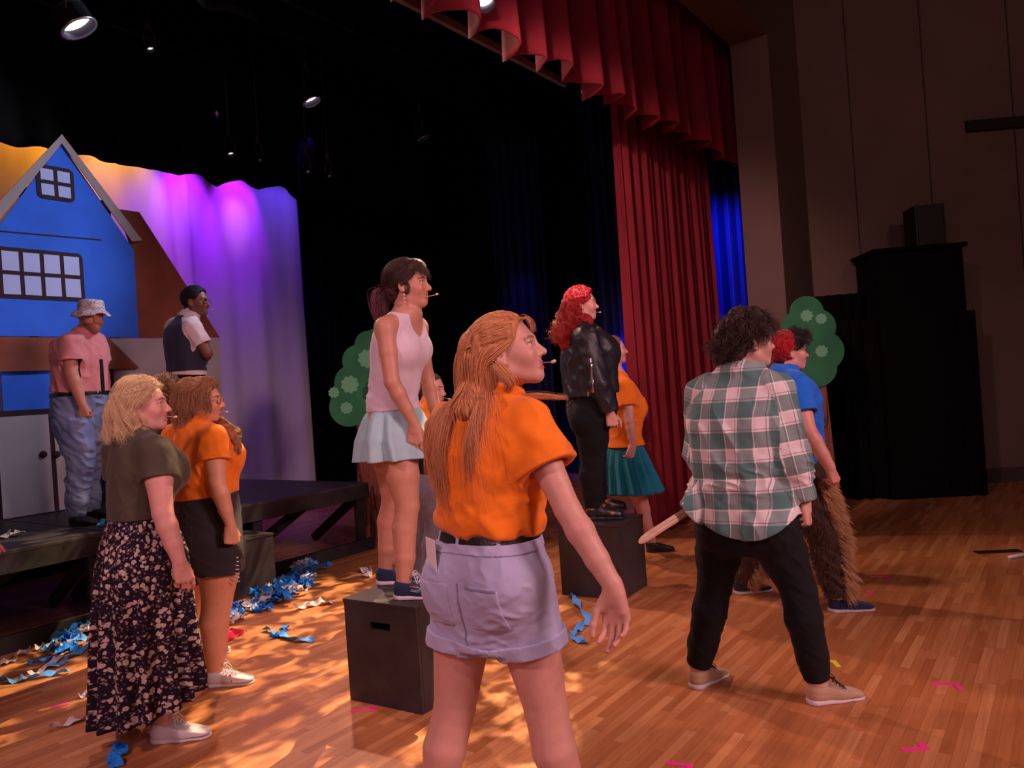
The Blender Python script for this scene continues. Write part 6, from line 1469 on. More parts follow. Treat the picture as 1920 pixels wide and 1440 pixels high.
def person_bucket_hat():
    J = dict(neck=(159, 622, 0), shR=(131, 645, -.15), elR=(134, 700, -.20), wrR=(154, 758, -.20), shL=(178, 643, .15), elL=(194, 703, .14), wrL=(198, 752, .08),
             hipR=(142, 800, -.085), hipL=(160, 800, .085), knR=(152, 873), knL=(165, 870), anR=(142, 963), anL=(170, 951), bust=(150, 668, 0),
             torso=[(152, 828, 0, .13, .12), (151, 782, 0, .178, .145), (151, 752, 0, .18, .155), (150, 725, 0, .175, .152), (149, 692, 0, .175, .148), (148, 666, 0, .178, .140), (151, 640, 0, .165, .105), (158, 625, 0, .075, .075)])
    s = Person('person in pink shirt, jeans and patterned bucket hat standing on the platform', 5.91, -35, J, (172, 597, 0, -48, -3), skin=(.55, .25, .17), h=.0055, mouth=0, hair=(.05, .025, .018), lip=(.40, .15, .13), beard=.55, gz=HP, hs=1.02, feet=dict(R=-20, L=-5),
               rad=dict(hip=.105, th=.095, kn=.070, calf=.064, an=.045, ua=.052, el=.044, fa=.046, wr=.031, sh=.056, neck=.060), fingers={'R': dict(dir=nrm(-CT+CR*.15), palm=nrm(np.array([0, .9, 0])), **FIST), 'L': dict(curl=[40, 46, 50, 55], thumb=.5)})
    s.build_body()
    PK = cloth('pink_oxford', (.60, .23, .24), 500); tee(s, PK, 'shirt', off=.020, sl=.62, r0=.074, r1=.082, hem=2.6, amp=.006, seed=11, neck=.072, hem_loose=.004)
    s.garment('collar', [(RC(s.J['neck']-Z3*.02, s.J['neck']+Z3*.03+s.F*.01, .082, .070), 0)], PK, hug=None, subs=[RC(s.J['neck']-Z3*.1, s.J['neck']+Z3*.12, .060), BX(s.J['neck']+s.F*.09, (.05, .02, .08), .001, (s.F, s.Lf, Z3))], cuts=[(s.J['neck']+Z3*.036, Z3+s.F*.35, .003), (s.J['neck']-Z3*.025, -Z3, .003)])
    DN = cloth('blue_denim', (.16, .23, .42), 600)
    t = NT('washed_blue_denim'); n = t.noise(t.mapping(t.coord(), scale=(4, 4, 2)), 2, 4); DNW = t.out(t.ramp(n, [(.35, (.12, .17, .34)), (.65, (.27, .34, .54))]), .85, .15)
    tr = trousers(s, DNW, 'jeans', off=.020, waist=2.55, end=1.04, amp=.008, seed=8, pel=.018)
    ringband(s, 2.35, 2.62, .024, LEATH, 'belt', hug=.026)
    RbF = (s.Lf, s.F, Z3)
    for sg in (1, -1):
        s.patch('suspender', BX(lerp(s.torso[3][0], s.torso[4][0], .2)+s.F*.15+s.Lf*sg*.09, (.017, .15, .17), .002, RbF), BLACKC, .0045, s.tf)
    s.patch('suspender', BX(s.torso[4][0]-s.F*.15, (.017, .15, .2), .002, RbF), BLACKC, .0045, s.tf)
    for q in 'LR': shoe(s, q, BLKS, plain('black_rubber_sole', (.014, .013, .014), .6), .29, 'shoe')
    t = NT('paisley_cotton'); v = t.n('TexVoronoi', feature='SMOOTH_F1'); v.inputs['Scale'].default_value = 26; t.L(t.mapping(t.coord(), scale=(1, 1, 1.6)), v.inputs['Vector'])
    w2 = t.n('TexVoronoi', feature='F1'); w2.inputs['Scale'].default_value = 40; t.L(t.coord(), w2.inputs['Vector']); c = t.ramp(v.outputs['Distance'], [(.22, (.62, .54, .55)), (.34, (.17, .19, .30)), (.46, (.62, .54, .55))]); c = t.mix(t.math('MULTIPLY', t.math('LESS_THAN', w2.outputs['Distance'], .22), .8), c, (.50, .08, .07)); PAIS = t.out(c, .85, .15)
    b = MB(); up = s.hR[2]; c0 = s.hl(-.008, 0, .04)
    prof = [(.150, -.022), (.140, -.008), (.122, .008), (.104, .020), (.103, .030), (.100, .060), (.094, .088), (.080, .099), (.045, .104), (.0005, .105)]
    n = 48; R = np.random.default_rng(1); v = []; f = []
    for ri, (r, h) in enumerate(prof+[(r-.003 if r > .01 else .0004, h-.004) for r, h in prof[::-1]]):
        for k in range(n):
            a = 2*pi*k/n; rim = r > .115; rr = r*(1+.02*math.sin(5*a+ri*.2)); v.append(c0+s.hR[0]*rr*1.08*math.cos(a)+s.hR[1]*rr*.92*math.sin(a)+up*(h+(.010*math.sin(3*a+1)+.006*math.sin(7*a) if rim else 0)))
    m = len(v)//n; f = [(i*n+k, i*n+(k+1) % n, (i+1)*n+(k+1) % n, (i+1)*n+k) for i in range(m-1) for k in range(n)]+[((m-1)*n+k, (m-1)*n+(k+1) % n, (k+1) % n, k) for k in range(n)]
    mesh_np('bucket_hat', v, f, PAIS, s.o, True)
    hair_cap(s, 'hair', .006, hair_mesh_mat('short_dark_hair', (.05, .025, .018), (150, 150, 150)), cutfn=None, h=.005)
person_bucket_hat()

def person_vest():
    J = dict(neck=(355, 590, 0), shR=(361, 616, -.11), elR=(389, 662, -.10), wrR=(377, 682, .18), shL=(326, 614, .13), elL=(350, 664, .32), wrL=(386, 648, .12),
             hipR=(356, 745, -.08), hipL=(346, 745, .08), knR=(358, 845), knL=(350, 842), anR=(356, 945), anL=(346, 936), bust=(348, 640, 0),
             torso=[(352, 780, 0, .12, .11), (352, 738, 0, .165, .125), (352, 715, 0, .158, .118), (350, 693, 0, .150, .112), (347, 662, 0, .155, .112), (345, 636, 0, .165, .115), (346, 611, 0, .155, .09), (353, 594, 0, .07, .07)])
    s = Person('person in navy vest and white shirt with arms crossed before the purple backdrop', 6.3, 40, J, (367, 566, 0, -6, -2), skin=(.20, .085, .05), h=.0055, hair=(.012, .008, .008), lip=(.22, .08, .07), eye=(.04, .02, .02), beard=.35, gz=HP, hs=1.02,
               rad=dict(ua=.046, el=.041, fa=.041, sh=.052), fingers={'R': dict(dir=nrm(-CR*.9+np.array([0, .3, 0])-CT*.2), curl=[35, 40, 44, 48]), 'L': dict(dir=nrm(CR*.5-np.array([0, .8, 0])), palm=nrm(-CR*.8-np.array([0, .4, 0])), curl=[70, 74, 76, 78])})
    s.build_body()
    WS = cloth('white_shirt_cloth', (.66, .56, .60), 500); tee(s, WS, 'shirt', off=.016, sl=.66, r0=.066, r1=.074, hem=2.55, seed=12, hem_loose=.010, neck=.072)
    VN = cloth('navy_vest_cloth', (.020, .022, .048), 500, .7); st = s.torso
    s.garment('vest', [(LF([(lerp(st[3][0], st[2][0], .12), .186, .150), (st[3][0], .184, .148), (st[4][0], .188, .148), (st[5][0], .196, .148), (st[6][0], .160, .118), (lerp(st[6][0], st[7][0], .8), .085, .08)], s.Lf, 2.3, .01), 0)], VN, hug=.018,
              subs=[(EL(s.J['sh'+q]+(s.Lf if q == 'L' else -s.Lf)*.050-Z3*.01, (.080, .075, .095)), .006) for q in 'LR']+[(EL(s.J['neck']+Z3*.075+s.F*.05, (.085, .085, .10)), .006)], cuts=[(lerp(st[3][0], st[2][0], .15), -Z3, .004)])
    s.garment('collar', [(RC(s.J['neck']-Z3*.02, s.J['neck']+Z3*.03+s.F*.01, .082, .070), 0)], WS, hug=None, subs=[RC(s.J['neck']-Z3*.1, s.J['neck']+Z3*.12, .058)], cuts=[(s.J['neck']+Z3*.038, Z3+s.F*.3, .003), (s.J['neck']-Z3*.03, -Z3, .003)])
    trousers(s, BLACKC, 'black_trousers', off=.016, waist=2.7, end=1.0, seed=9, pel=.014)
    for q in 'LR': shoe(s, q, BLKS, BLKS, .28, 'shoe')
    hair_cap(s, 'hair', .014, hair_mesh_mat('short_black_hair', (.010, .007, .007), (300, 300, 300)), wr=folds(.003, 160, 160, 160, 2, False), h=.004)
    glasses(s, DARKM); mic(s, 1)
person_vest()

def person_behind():
    J = dict(neck=(806, 757, 0), shR=(789, 780, -.12), elR=(790, 860, -.10), wrR=(819, 896, -.12), shL=(820, 778, .12), elL=(828, 838, .2), wrL=(840, 880, .1),
             hipR=(806, 915, -.07), hipL=(797, 915, .07), knR=(815, 985), knL=(800, 985), anR=(806, 1105), anL=(779, 1090), bust=(808, 800, 0),
             torso=[(803, 935, 0, .11, .10), (803, 905, 0, .165, .12), (803, 880, 0, .155, .115), (803, 852, 0, .135, .10), (804, 822, 0, .14, .105), (805, 798, 0, .148, .11), (805, 776, 0, .14, .085), (806, 762, 0, .065, .062)])
    s = Person('person in orange tee and grey jeans half hidden behind the mint skirt', 5.3, 10, J, (808, 731, 0, -22, -4), skin=(.66, .34, .30), h=.0045, mouth=.008, bust=.07, hair=(.05, .03, .03), lip=(.5, .1, .12), hs=.97, feet=dict(R=0, L=-10),
               fingers={'R': dict(dir=nrm(CR*.9-CT*.5), palm=nrm(np.array([0, .5, 0])-CT*.5), curl=[60, 64, 66, 70]), 'L': RELAX})
    s.build_body()
    tee(s, ORANGE, sl=.6, r0=.058, r1=.066, hem=2.9, seed=15)
    trousers(s, cloth('grey_denim', (.14, .14, .19), 600), 'jeans', off=.008, waist=3.0, end=.97, seed=12)
    s.garment('waist_bag', [(LF([(s.torso[2][0]+s.F*.02, .17, .15), (s.torso[3][0]+s.F*.02, .158, .14)], s.Lf, 2.4, .01), 0)], BLACKC, hug=.02, cuts=[(s.torso[3][0], Z3, .004), (s.torso[2][0]-Z3*.06, -Z3, .004)])
    for q in 'LR': shoe(s, q, BLKS, OFFW, .25, 'sneaker')
    hair_cap(s, 'hair', .007, hair_mesh_mat('pulled_back_hair', (.09, .06, .055), (20, 120, 120)), [(EL(s.hl(-.11, 0, .02), (.03, .035, .035), s.hR), .02)], h=.004); mic(s, 1, x=.125)
person_behind()

def person_leather():
    J = dict(neck=(1090, 606, 0), shR=(1098, 634, -.18), elR=(1123, 720, -.24), wrR=(1144, 773, -.20), shL=(1092, 630, .18), elL=(1112, 720, .26), wrL=(1138, 772, .22),
             hipR=(1110, 785, -.085), hipL=(1112, 785, .085), knR=(1110, 865), knL=(1116, 860), anR=(1112, 951), anL=(1122, 938), bust=(1110, 662, 0),
             torso=[(1112, 800, 0, .13, .12), (1110, 768, 0, .195, .155), (1108, 745, 0, .185, .150), (1106, 717, 0, .178, .145), (1104, 688, 0, .185, .148), (1102, 660, 0, .19, .148), (1096, 629, 0, .17, .105), (1091, 609, 0, .07, .07)])
    s = Person('person in black leather jacket with long red curls and red bandana standing on a box', 5.35, 18, J, (1091, 571, 0, 0, 2), skin=(.66, .34, .27), h=.005, mouth=0, bust=.10, hair=(.30, .02, .02), brow=(.08, .03, .03), lip=(.25, .06, .08), gz=.50, hs=.98, feet=dict(R=-6, L=8),
               rad=dict(hip=.105, th=.092, kn=.070, calf=.070, an=.046, sh=.058, ua=.055, el=.045, fa=.042, glute=.105), fingers={'R': dict(dir=nrm(CR*.2-CT), palm=nrm(np.array([0, 1, 0])), curl=[55, 60, 64, 66]), 'L': RELAX})
    s.build_body()
    t = NT('worn_black_leather'); n = t.noise(t.coord(), 22, 5); w = t.noise(t.coord(), 6, 5, .7); c = t.mix(t.math('MULTIPLY', t.math('GREATER_THAN', w, .66), .5), (.014, .014, .020), (.10, .09, .11)); t.bump(n, .35, .006); JL = t.out(c, .48, .45)
    o = tee(s, JL, 'leather_jacket', off=.030, sl=1.93, r0=.076, r1=.056, hem=2.15, amp=.009, seed=21, neck=.075, hem_loose=.0)
    jf = s.tf; ST = plain('chrome_trim', (.55, .50, .55), .25, .5, metal=1.0)
    Rb = (s.Lf, s.F, Z3); side = -s.Lf
    s.patch('side_zip', BX(s.torso[3][0]-s.F*.10+side*.16, (.12, .006, .16), .001, Rb), ST, .003, jf)
    s.garment('collar', [(RC(s.J['neck']-Z3*.03, s.J['neck']+Z3*.02-s.F*.01, .098, .088), 0)], JL, hug=None, subs=[RC(s.J['neck']-Z3*.12, s.J['neck']+Z3*.12, .068), BX(s.J['neck']+s.F*.11, (.05, .05, .1), .001, (s.F, s.Lf, Z3))], cuts=[(s.J['neck']+Z3*.02, Z3+s.F*.2, .004), (s.J['neck']-Z3*.05, -Z3, .004)])
    b = MB()
    for k in range(3):
        c = s.torso[2][0]-s.F*.18+side*.03-Z3*(.02+.03*k); pts = [c+s.F*.012*math.cos(q)+Z3*.016*math.sin(q) for q in np.linspace(0, 2*pi, 13)]; b.tube(pts, .003, 5, cap=False)
    b.build('chain', ST, s.o, True)
    trousers(s, BLACKC, 'black_trousers', off=.008, waist=2.9, end=1.0, seed=14)
    BT = NT('floral_black_leather'); v = BT.n('TexVoronoi'); v.inputs['Scale'].default_value = 16; BT.L(BT.coord(), v.inputs['Vector']); w = BT.n('TexVoronoi'); w.inputs['Scale'].default_value = 22; BT.L(BT.mapping(BT.coord(), loc=(.4, .2, .1)), w.inputs['Vector'])
    c = BT.mix(BT.math('LESS_THAN', w.outputs['Distance'], .20), (.012, .012, .014), (.05, .09, .05)); c = BT.mix(BT.math('LESS_THAN', v.outputs['Distance'], .26), c, (.42, .03, .03)); BTM = BT.out(c, .35, .5)
    for q in 'LR': shoe(s, q, BTM, BLKS, .275, 'boot', w=.050, high=.05, sole_h=.032)
    HM = hair_mat('red_hair', (.42, .022, .020), (.16, .006, .008)); HB = hair_mesh_mat('red_hair_mass', (.34, .018, .018), (70, 70, 70))
    ex = [(EL(s.hl(-.075, 0, -.03), (.06, .085, .08), s.hR), .04), (EL(s.hl(-.10, .0, -.11), (.075, .105, .075), s.hR), .05), (EL(s.hl(-.12, -.02, -.20), (.065, .09, .075), s.hR), .05), (EL(s.hl(-.13, -.04, -.27), (.05, .065, .05), s.hR), .05), (EL(s.hl(.00, -.09, -.13), (.05, .03, .05), s.hR), .04)]
    cap = hair_cap(s, 'hair', .010, HB, ex, wr=folds(.010, 45, 45, 45, 5), cutfn='cover', h=.0045)
    def comb(p, q, t): w = np.tile(np.array([-.35, 0, -1.0]), (len(p), 1)); w[:, 1] = p[:, 1]*2.5; tp = (p[:, 2] > .05) & (p[:, 0] > -.07); w[tp, 0] = -1; w[tp, 2] = -.2; w[(q[:, 0] > -.03) & (t < .4), 0] = -1.2; return w
    strands(s, 'hair_strands', 2600, lambda q: .26+.10*(q[:, 2] > .04), comb, HM, n=26, grav=.3, curl=(.017, 70), clump=150, r=.0010, off=(.015, .04), jit=.3, parent=cap, seed=42, mask=lambda q: s.is_scalp(q) & (q[:, 2] < .03) & (q[:, 0] < .01), colliders=[LF([(c, a+.04, b+.04) for c, a, b in s.torso[3:]], s.Lf, 2.3, .02)])
    t = NT('red_bandana_cotton'); v = t.n('TexVoronoi', feature='DISTANCE_TO_EDGE'); v.inputs['Scale'].default_value = 30; t.L(t.coord(), v.inputs['Vector']); BAN = t.out(t.mix(t.math('LESS_THAN', v.outputs['Distance'], .035), (.55, .012, .022), (.70, .30, .30)), .8, .2)
    f = Field(s.hC-.16, s.hC+.18, .004); f.add(EL(s.hl(-.012, 0, .032), np.array([.117, .097, .108])*s.hs, s.hR)); f.cut(s.hl(.055, 0, .075), s.hR[0]*.80-s.hR[2]*.60, .004); f.cut(s.hl(.06, 0, .052), -s.hR[2]+s.hR[0]*.15, .004); f.sub(EL(s.hl(-.012, 0, .028), np.array([.110, .089, .099])*s.hs, s.hR)); f.wrinkle(folds(.003, 30, 70, 30, 6)); f.add(EL(s.hl(-.122, 0, .03), (.022, .03, .018), s.hR), .01)
    v, q = f.poly(); v, q, _ = keep_main(v, q, .05); mesh_np('bandana', v, q, BAN, s.o, True); mic(s, 1)
person_leather()

def person_teal_skirt():
    J = dict(neck=(1158, 704, 0), shR=(1173, 726, -.15), elR=(1181, 790, -.20), wrR=(1187, 835, -.20), shL=(1160, 722, .15), elL=(1165, 790, .2), wrL=(1178, 838, .2),
             hipR=(1180, 880, -.07), hipL=(1172, 880, .07), knR=(1206, 955), knL=(1156, 955), anR=(1222, 1015), anL=(1146, 1032), bust=(1176, 765, 0),
             torso=[(1178, 900, 0, .12, .10), (1175, 868, 0, .18, .135), (1172, 845, 0, .17, .13), (1170, 818, 0, .152, .115), (1170, 788, 0, .158, .118), (1170, 763, 0, .162, .12), (1166, 728, 0, .15, .09), (1160, 709, 0, .065, .065)])
    s = Person('person in orange tee and teal pleated skirt in front of the red curtain', 6.15, 15, J, (1150, 657, 0, 3, 4), skin=(.66, .36, .32), h=.0055, mouth=.007, bust=.09, hair=(.22, .10, .06), lip=(.5, .12, .12), hs=.98, feet=dict(R=-4, L=5), rad=dict(kn=.056, calf=.056),
               fingers={'R': dict(dir=nrm(-CR*.3-CT), palm=nrm(np.array([0, .8, 0])-CR*.4), curl=[20, 26, 32, 36]), 'L': RELAX})
    s.build_body()
    tee(s, ORANGE, sl=.55, r0=.062, r1=.070, hem=2.35, seed=25, hem_loose=.006)
    TEAL = cloth('teal_pleated_cloth', (.008, .18, .26)); st = s.torso
    skirt(s, 'teal_skirt', TEAL, [(lerp(st[2][0], st[3][0], .4), .170, .135), (st[2][0], .185, .150), (st[1][0], .215, .180), (P(1186, 921, 6.15), .285, .235)], 22, .016, 6, 352, 40, pfn=lambda ph, t: 1-2*np.abs(((ph/(2*pi)) % 1)-.5)*2)
    for q in 'LR': shoe(s, q, BLKS, BLKS, .25, 'ballet_shoe', w=.040)
    s.garment('knee_sock', [(RC(lerp(s.J['knL'], s.J['anL'], .0), s.J['anL'], .064, .044), 0)], cloth('dark_sock', (.06, .05, .06)), hug=.004, cuts=[(s.J['knL']+Z3*.02, Z3)])
    hair_cap(s, 'hair', .006, hair_mesh_mat('pulled_back_brown_hair', (.24, .11, .06), (20, 120, 120)), [(EL(s.hl(-.115, 0, .03), (.03, .035, .035), s.hR), .02)], h=.004)
person_teal_skirt()

def fur(s, name, mesh, N, length, r, mat, sel, dirf, seed, parent):
    me = mesh.data; n = len(me.vertices); v = np.zeros(n*3, np.float32); me.vertices.foreach_get('co', v); v = v.reshape(-1, 3)+np.array(parent_loc(mesh.parent))
    nm = np.zeros(n*3, np.float32); me.vertices.foreach_get('normal', nm); nm = nm.reshape(-1, 3); k = np.nonzero(sel(v))[0]; rg = np.random.default_rng(seed); k = k[rg.integers(0, len(k), N)]
    p = v[k]+rg.normal(0, .004, (N, 3)); d = nm[k]; g = dirf(p); L = length*rg.uniform(.5, 1.1, (N, 1)); cl = np.stack([vnoise(p[:, 0]*28, p[:, 1]*28, p[:, 2]*28, i) for i in range(3)], 1)*.5
    pts = [p-d*.004]
    for i in range(5):
        t = (i+1)/5; dd = d*(1-.75*t)+g*(.25+.75*t)+cl*.7; dd /= np.linalg.norm(dd, axis=1)[:, None]; pts.append(pts[-1]+dd*L/5)
    return hair_object(name, np.stack(pts, 1), r, mat, parent, .3, rg)
def person_beanie():
    J = dict(neck=(1468, 694, 0), shR=(1490, 724, -.18), elR=(1515, 808, -.28), wrR=(1556, 876, -.33), shL=(1464, 722, .18), elL=(1448, 808, .26), wrL=(1436, 875, .22),
             hipR=(1505, 905, -.095), hipL=(1462, 905, .095), knR=(1550, 1010), knL=(1425, 1008), anR=(1570, 1118), anL=(1390, 1087), bust=(1484, 748, 0),
             torso=[(1482, 925, 0, .14, .12), (1482, 885, 0, .195, .165), (1481, 852, 0, .195, .17), (1480, 815, 0, .19, .165), (1480, 778, 0, .19, .158), (1480, 748, 0, .19, .150), (1474, 714, 0, .17, .105), (1468, 698, 0, .075, .075)])
    s = Person('person in bright blue tee, red beanie and brown fur trousers striding right', 4.72, 8, J, (1480, 660, 0, 0, 0), skin=(.64, .30, .24), h=.0045, mouth=.005, hair=(.03, .02, .02), lip=(.45, .14, .13), beard=0, hs=.99, feet=dict(R=-2, L=10),
               rad=dict(hip=.115, th=.105, kn=.075, calf=.066, an=.045, sh=.062, ua=.060, el=.047, fa=.047, wr=.031), fingers={'R': dict(dir=nrm(CR*.45-CT), palm=nrm(np.array([0, .7, 0])-CR*.5), curl=[38, 46, 54, 60], thumb=.5), 'L': RELAX})
    s.build_body()
    tee(s, cloth('bright_blue_jersey', (.012, .15, .72)), sl=.62, r0=.078, r1=.086, hem=1.6, off=.018, seed=31, neck=.075)
    FB = cloth('brown_fur_backing', (.055, .028, .020)); tr = trousers(s, FB, 'fur_trousers', off=.018, waist=2.2, end=1.0, amp=.008, seed=17, pel=.016)
    zc = s.torso[1][0][2]
    fur(s, 'brown_fur', tr, 13000, .028, .0010, hair_mat('brown_fur_strand', (.085, .042, .030), (.03, .013, .010)), lambda v: v[:, 2] < zc+.05, lambda p: np.array([.1, 0, -1.0]), 3, tr)
    front = lambda v: ((v-s.torso[1][0])@np.array([1., 0, 0]) > .02)
    def sel(v):
        # the tan stripe runs down the front edge of each leg
        out = np.zeros(len(v), bool)
        for q in 'LR':
            a, k, n = s.J['hip'+q], s.J['kn'+q], s.J['an'+q]; t = np.clip((a[2]-v[:, 2])/(a[2]-n[2]), 0, 1); xx = np.interp(t, [0, (a[2]-k[2])/(a[2]-n[2]), 1], [a[0], k[0], n[0]]); yy = np.interp(t, [0, .5, 1], [a[1], k[1], n[1]])
            out |= (v[:, 0]-xx > .035-.02*t) & (np.abs(v[:, 1]-yy) < .16) & (v[:, 2] < zc-.03)
        return out
    fur(s, 'tan_fur', tr, 11000, .085, .0012, hair_mat('tan_fur_strand', (.52, .29, .14), (.30, .15, .07)), sel, lambda p: np.array([.45, 0, -1.0]), 5, tr)
    for q in 'LR': shoe(s, q, NAVYS, OFFW, .285, 'sneaker', w=.050)
    HM = hair_mat('black_hair', (.035, .022, .024), (.010, .007, .008)); HB = hair_mesh_mat('black_hair_mass', (.028, .018, .018), (60, 60, 60))
    cap = hair_cap(s, 'hair', .010, HB, [(EL(s.hl(.065, 0, .10), (.038, .055, .028), s.hR), .02), (EL(s.hl(.03, -.07, .055), (.035, .018, .04), s.hR), .02)], wr=folds(.006, 60, 60, 60, 3), h=.004)
    strands(s, 'hair_strands', 1200, .07, lambda p, q, t: np.stack([.9+0*q[:, 0], q[:, 1]*6, .3-1.2*t+0*q[:, 0]], 1), HM, n=9, grav=.1, curl=(.012, 80), clump=60, r=.001, off=(.012, .03), jit=.5, parent=cap, seed=52, mask=lambda q: s.is_scalp(q) & (q[:, 0] > .0) & (q[:, 2] > .04))
    t = NT('red_knit'); x = t.n('TexWave', wave_type='BANDS', bands_direction='Y'); x.inputs['Scale'].default_value = 22; x.inputs['Distortion'].default_value = 3; x.inputs['Detail'].default_value = 2; t.L(t.coord(), x.inputs['Vector']); t.bump(x.outputs['Fac'], .6, .008); KN = t.out(t.mix(x.outputs['Fac'], (.24, .009, .012), (.40, .013, .018)), .9, .1, .2)
    f = Field(s.hC-.18, s.hC+.2, .004); f.add(EL(s.hl(-.030, 0, .034), np.array([.112, .094, .108])*s.hs, s.hR)); f.cut(s.hl(.012, 0, .03), s.hR[0]*.92-s.hR[2]*.12, .008); f.cut(s.hl(-.05, 0, -.062), -s.hR[2], .006); f.wrinkle(folds(.004, 60, 14, 60, 6))
    for sg in (1, -1): f.sub(EL(s.hl(.0, sg*.085, -.02), (.024, .03, .03), s.hR), .01)
    v, q = f.poly(); v, q, _ = keep_main(v, q, .05); mesh_np('beanie', v, q, KN, s.o, True); glasses(s, DARKM)
    b = MB(); f = Field(s.hl(.08, 0, -.105)-.05, s.hl(.08, 0, -.105)+.05, .0035); f.add(EL(s.hl(.084, 0, -.098), (.012, .016, .012), s.hR)); v, q = f.poly(); mesh_np('goatee', v, q, HB, s.o, True)
person_beanie()

def person_brown_curls():
    J = dict(neck=(314, 782, 0), shR=(368, 812, 0), elR=(372, 890, .0), wrR=(366, 960, -.02), shL=(262, 812, 0), elL=(258, 890, 0), wrL=(264, 960, -.02), hipR=(338, 985, 0), hipL=(290, 985, 0), knR=(338, 1095), knL=(292, 1095), anR=(338, 1185), anL=(294, 1185), bust=(314, 850, 0),
             torso=[(315, 1020, 0, .11, .10), (315, 975, 0, .165, .12), (315, 940, 0, .158, .115), (315, 905, 0, .14, .10), (315, 865, 0, .145, .105), (315, 840, 0, .155, .11), (315, 808, 0, .15, .088), (314, 788, 0, .065, .065)])
    s = Person('person with long brown curls seen from behind between the blond bob and the glasses', 4.55, 100, J, (312, 749, 0, 95, 0), skin=(.6, .32, .25), h=.006, hair=(.09, .045, .028), hs=.98)
    s.build_body(); tee(s, cloth('dark_red_jersey', (.20, .03, .03)), sl=.5, seed=35); trousers(s, cloth('dark_blue_denim', (.03, .04, .09)), 'jeans', end=1.0)
    for q in 'LR': shoe(s, q, BLKS, BLKS, .25, 'shoe')
    HB = hair_mesh_mat('brown_curly_mass', (.13, .050, .028), (70, 70, 50)); HM = hair_mat('brown_curly_hair', (.17, .065, .036), (.05, .018, .010))
    cap = hair_cap(s, 'hair', .014, HB, [(EL(s.hl(-.07, 0, -.05), (.06, .085, .09), s.hR), .04), (EL(s.hl(-.085, 0, -.16), (.06, .09, .09), s.hR), .05)], wr=folds(.009, 45, 45, 40, 4), cutfn='cover')
    strands(s, 'hair_strands', 1500, .26, lambda p, q, t: np.stack([np.where(p[:, 2] > .06, -.8, -.2), p[:, 1]*2, np.where(p[:, 2] > .06, -.2, -1.0)], 1), HM, n=20, grav=.3, curl=(.012, 60), clump=110, r=.001, off=(.02, .04), jit=.25, parent=cap, seed=61)
    b = MB(); b.box(s.hl(-.155, -.02, .03), .022, .010, .012, (s.hR[1], s.hR[0], s.hR[2])); b.build('hair_clip', plain('lime_clip', (.45, .60, .10), .5), s.o, bevel=.004)
person_brown_curls()

def person_edge():
    J = dict(neck=(-92, 815, 0), shR=(-90, 845, -.16), elR=(-75, 938, -.22), wrR=(-38, 1008, -.22), shL=(-96, 842, .16), elL=(-90, 935, .22), wrL=(-70, 1010, .2), hipR=(-88, 1040, -.08), hipL=(-92, 1040, .08), knR=(-80, 1200), knL=(-90, 1190), anR=(-150, 1340), anL=(-170, 1310), bust=(-85, 885, 0),
             torso=[(-90, 1075, 0, .12, .10), (-90, 1020, 0, .17, .125), (-90, 980, 0, .16, .12), (-90, 945, 0, .15, .11), (-90, 900, 0, .155, .115), (-90, 870, 0, .16, .115), (-92, 838, 0, .15, .09), (-92, 820, 0, .065, .065)])
    s = Person('person at the left edge of whom only a hand shows above the platform step', 4.1, 10, J, (-80, 780, 0, 5, 0), skin=(.66, .30, .22), h=.006, hair=(.1, .05, .03), fingers={'R': dict(dir=nrm(CR*.45-CT), palm=nrm(np.array([0, .8, 0])), curl=[40, 46, 52, 58])})
    s.build_body(); tee(s, ORANGE, sl=.5, seed=41); trousers(s, BLACKC, end=1.0)
    for q in 'LR': shoe(s, q, BLKS, OFFW, .26, 'shoe')
    hair_cap(s, 'hair', .012, hair_mesh_mat('plain_brown_hair', (.12, .06, .035), (60, 60, 30)), h=.006)
person_edge()
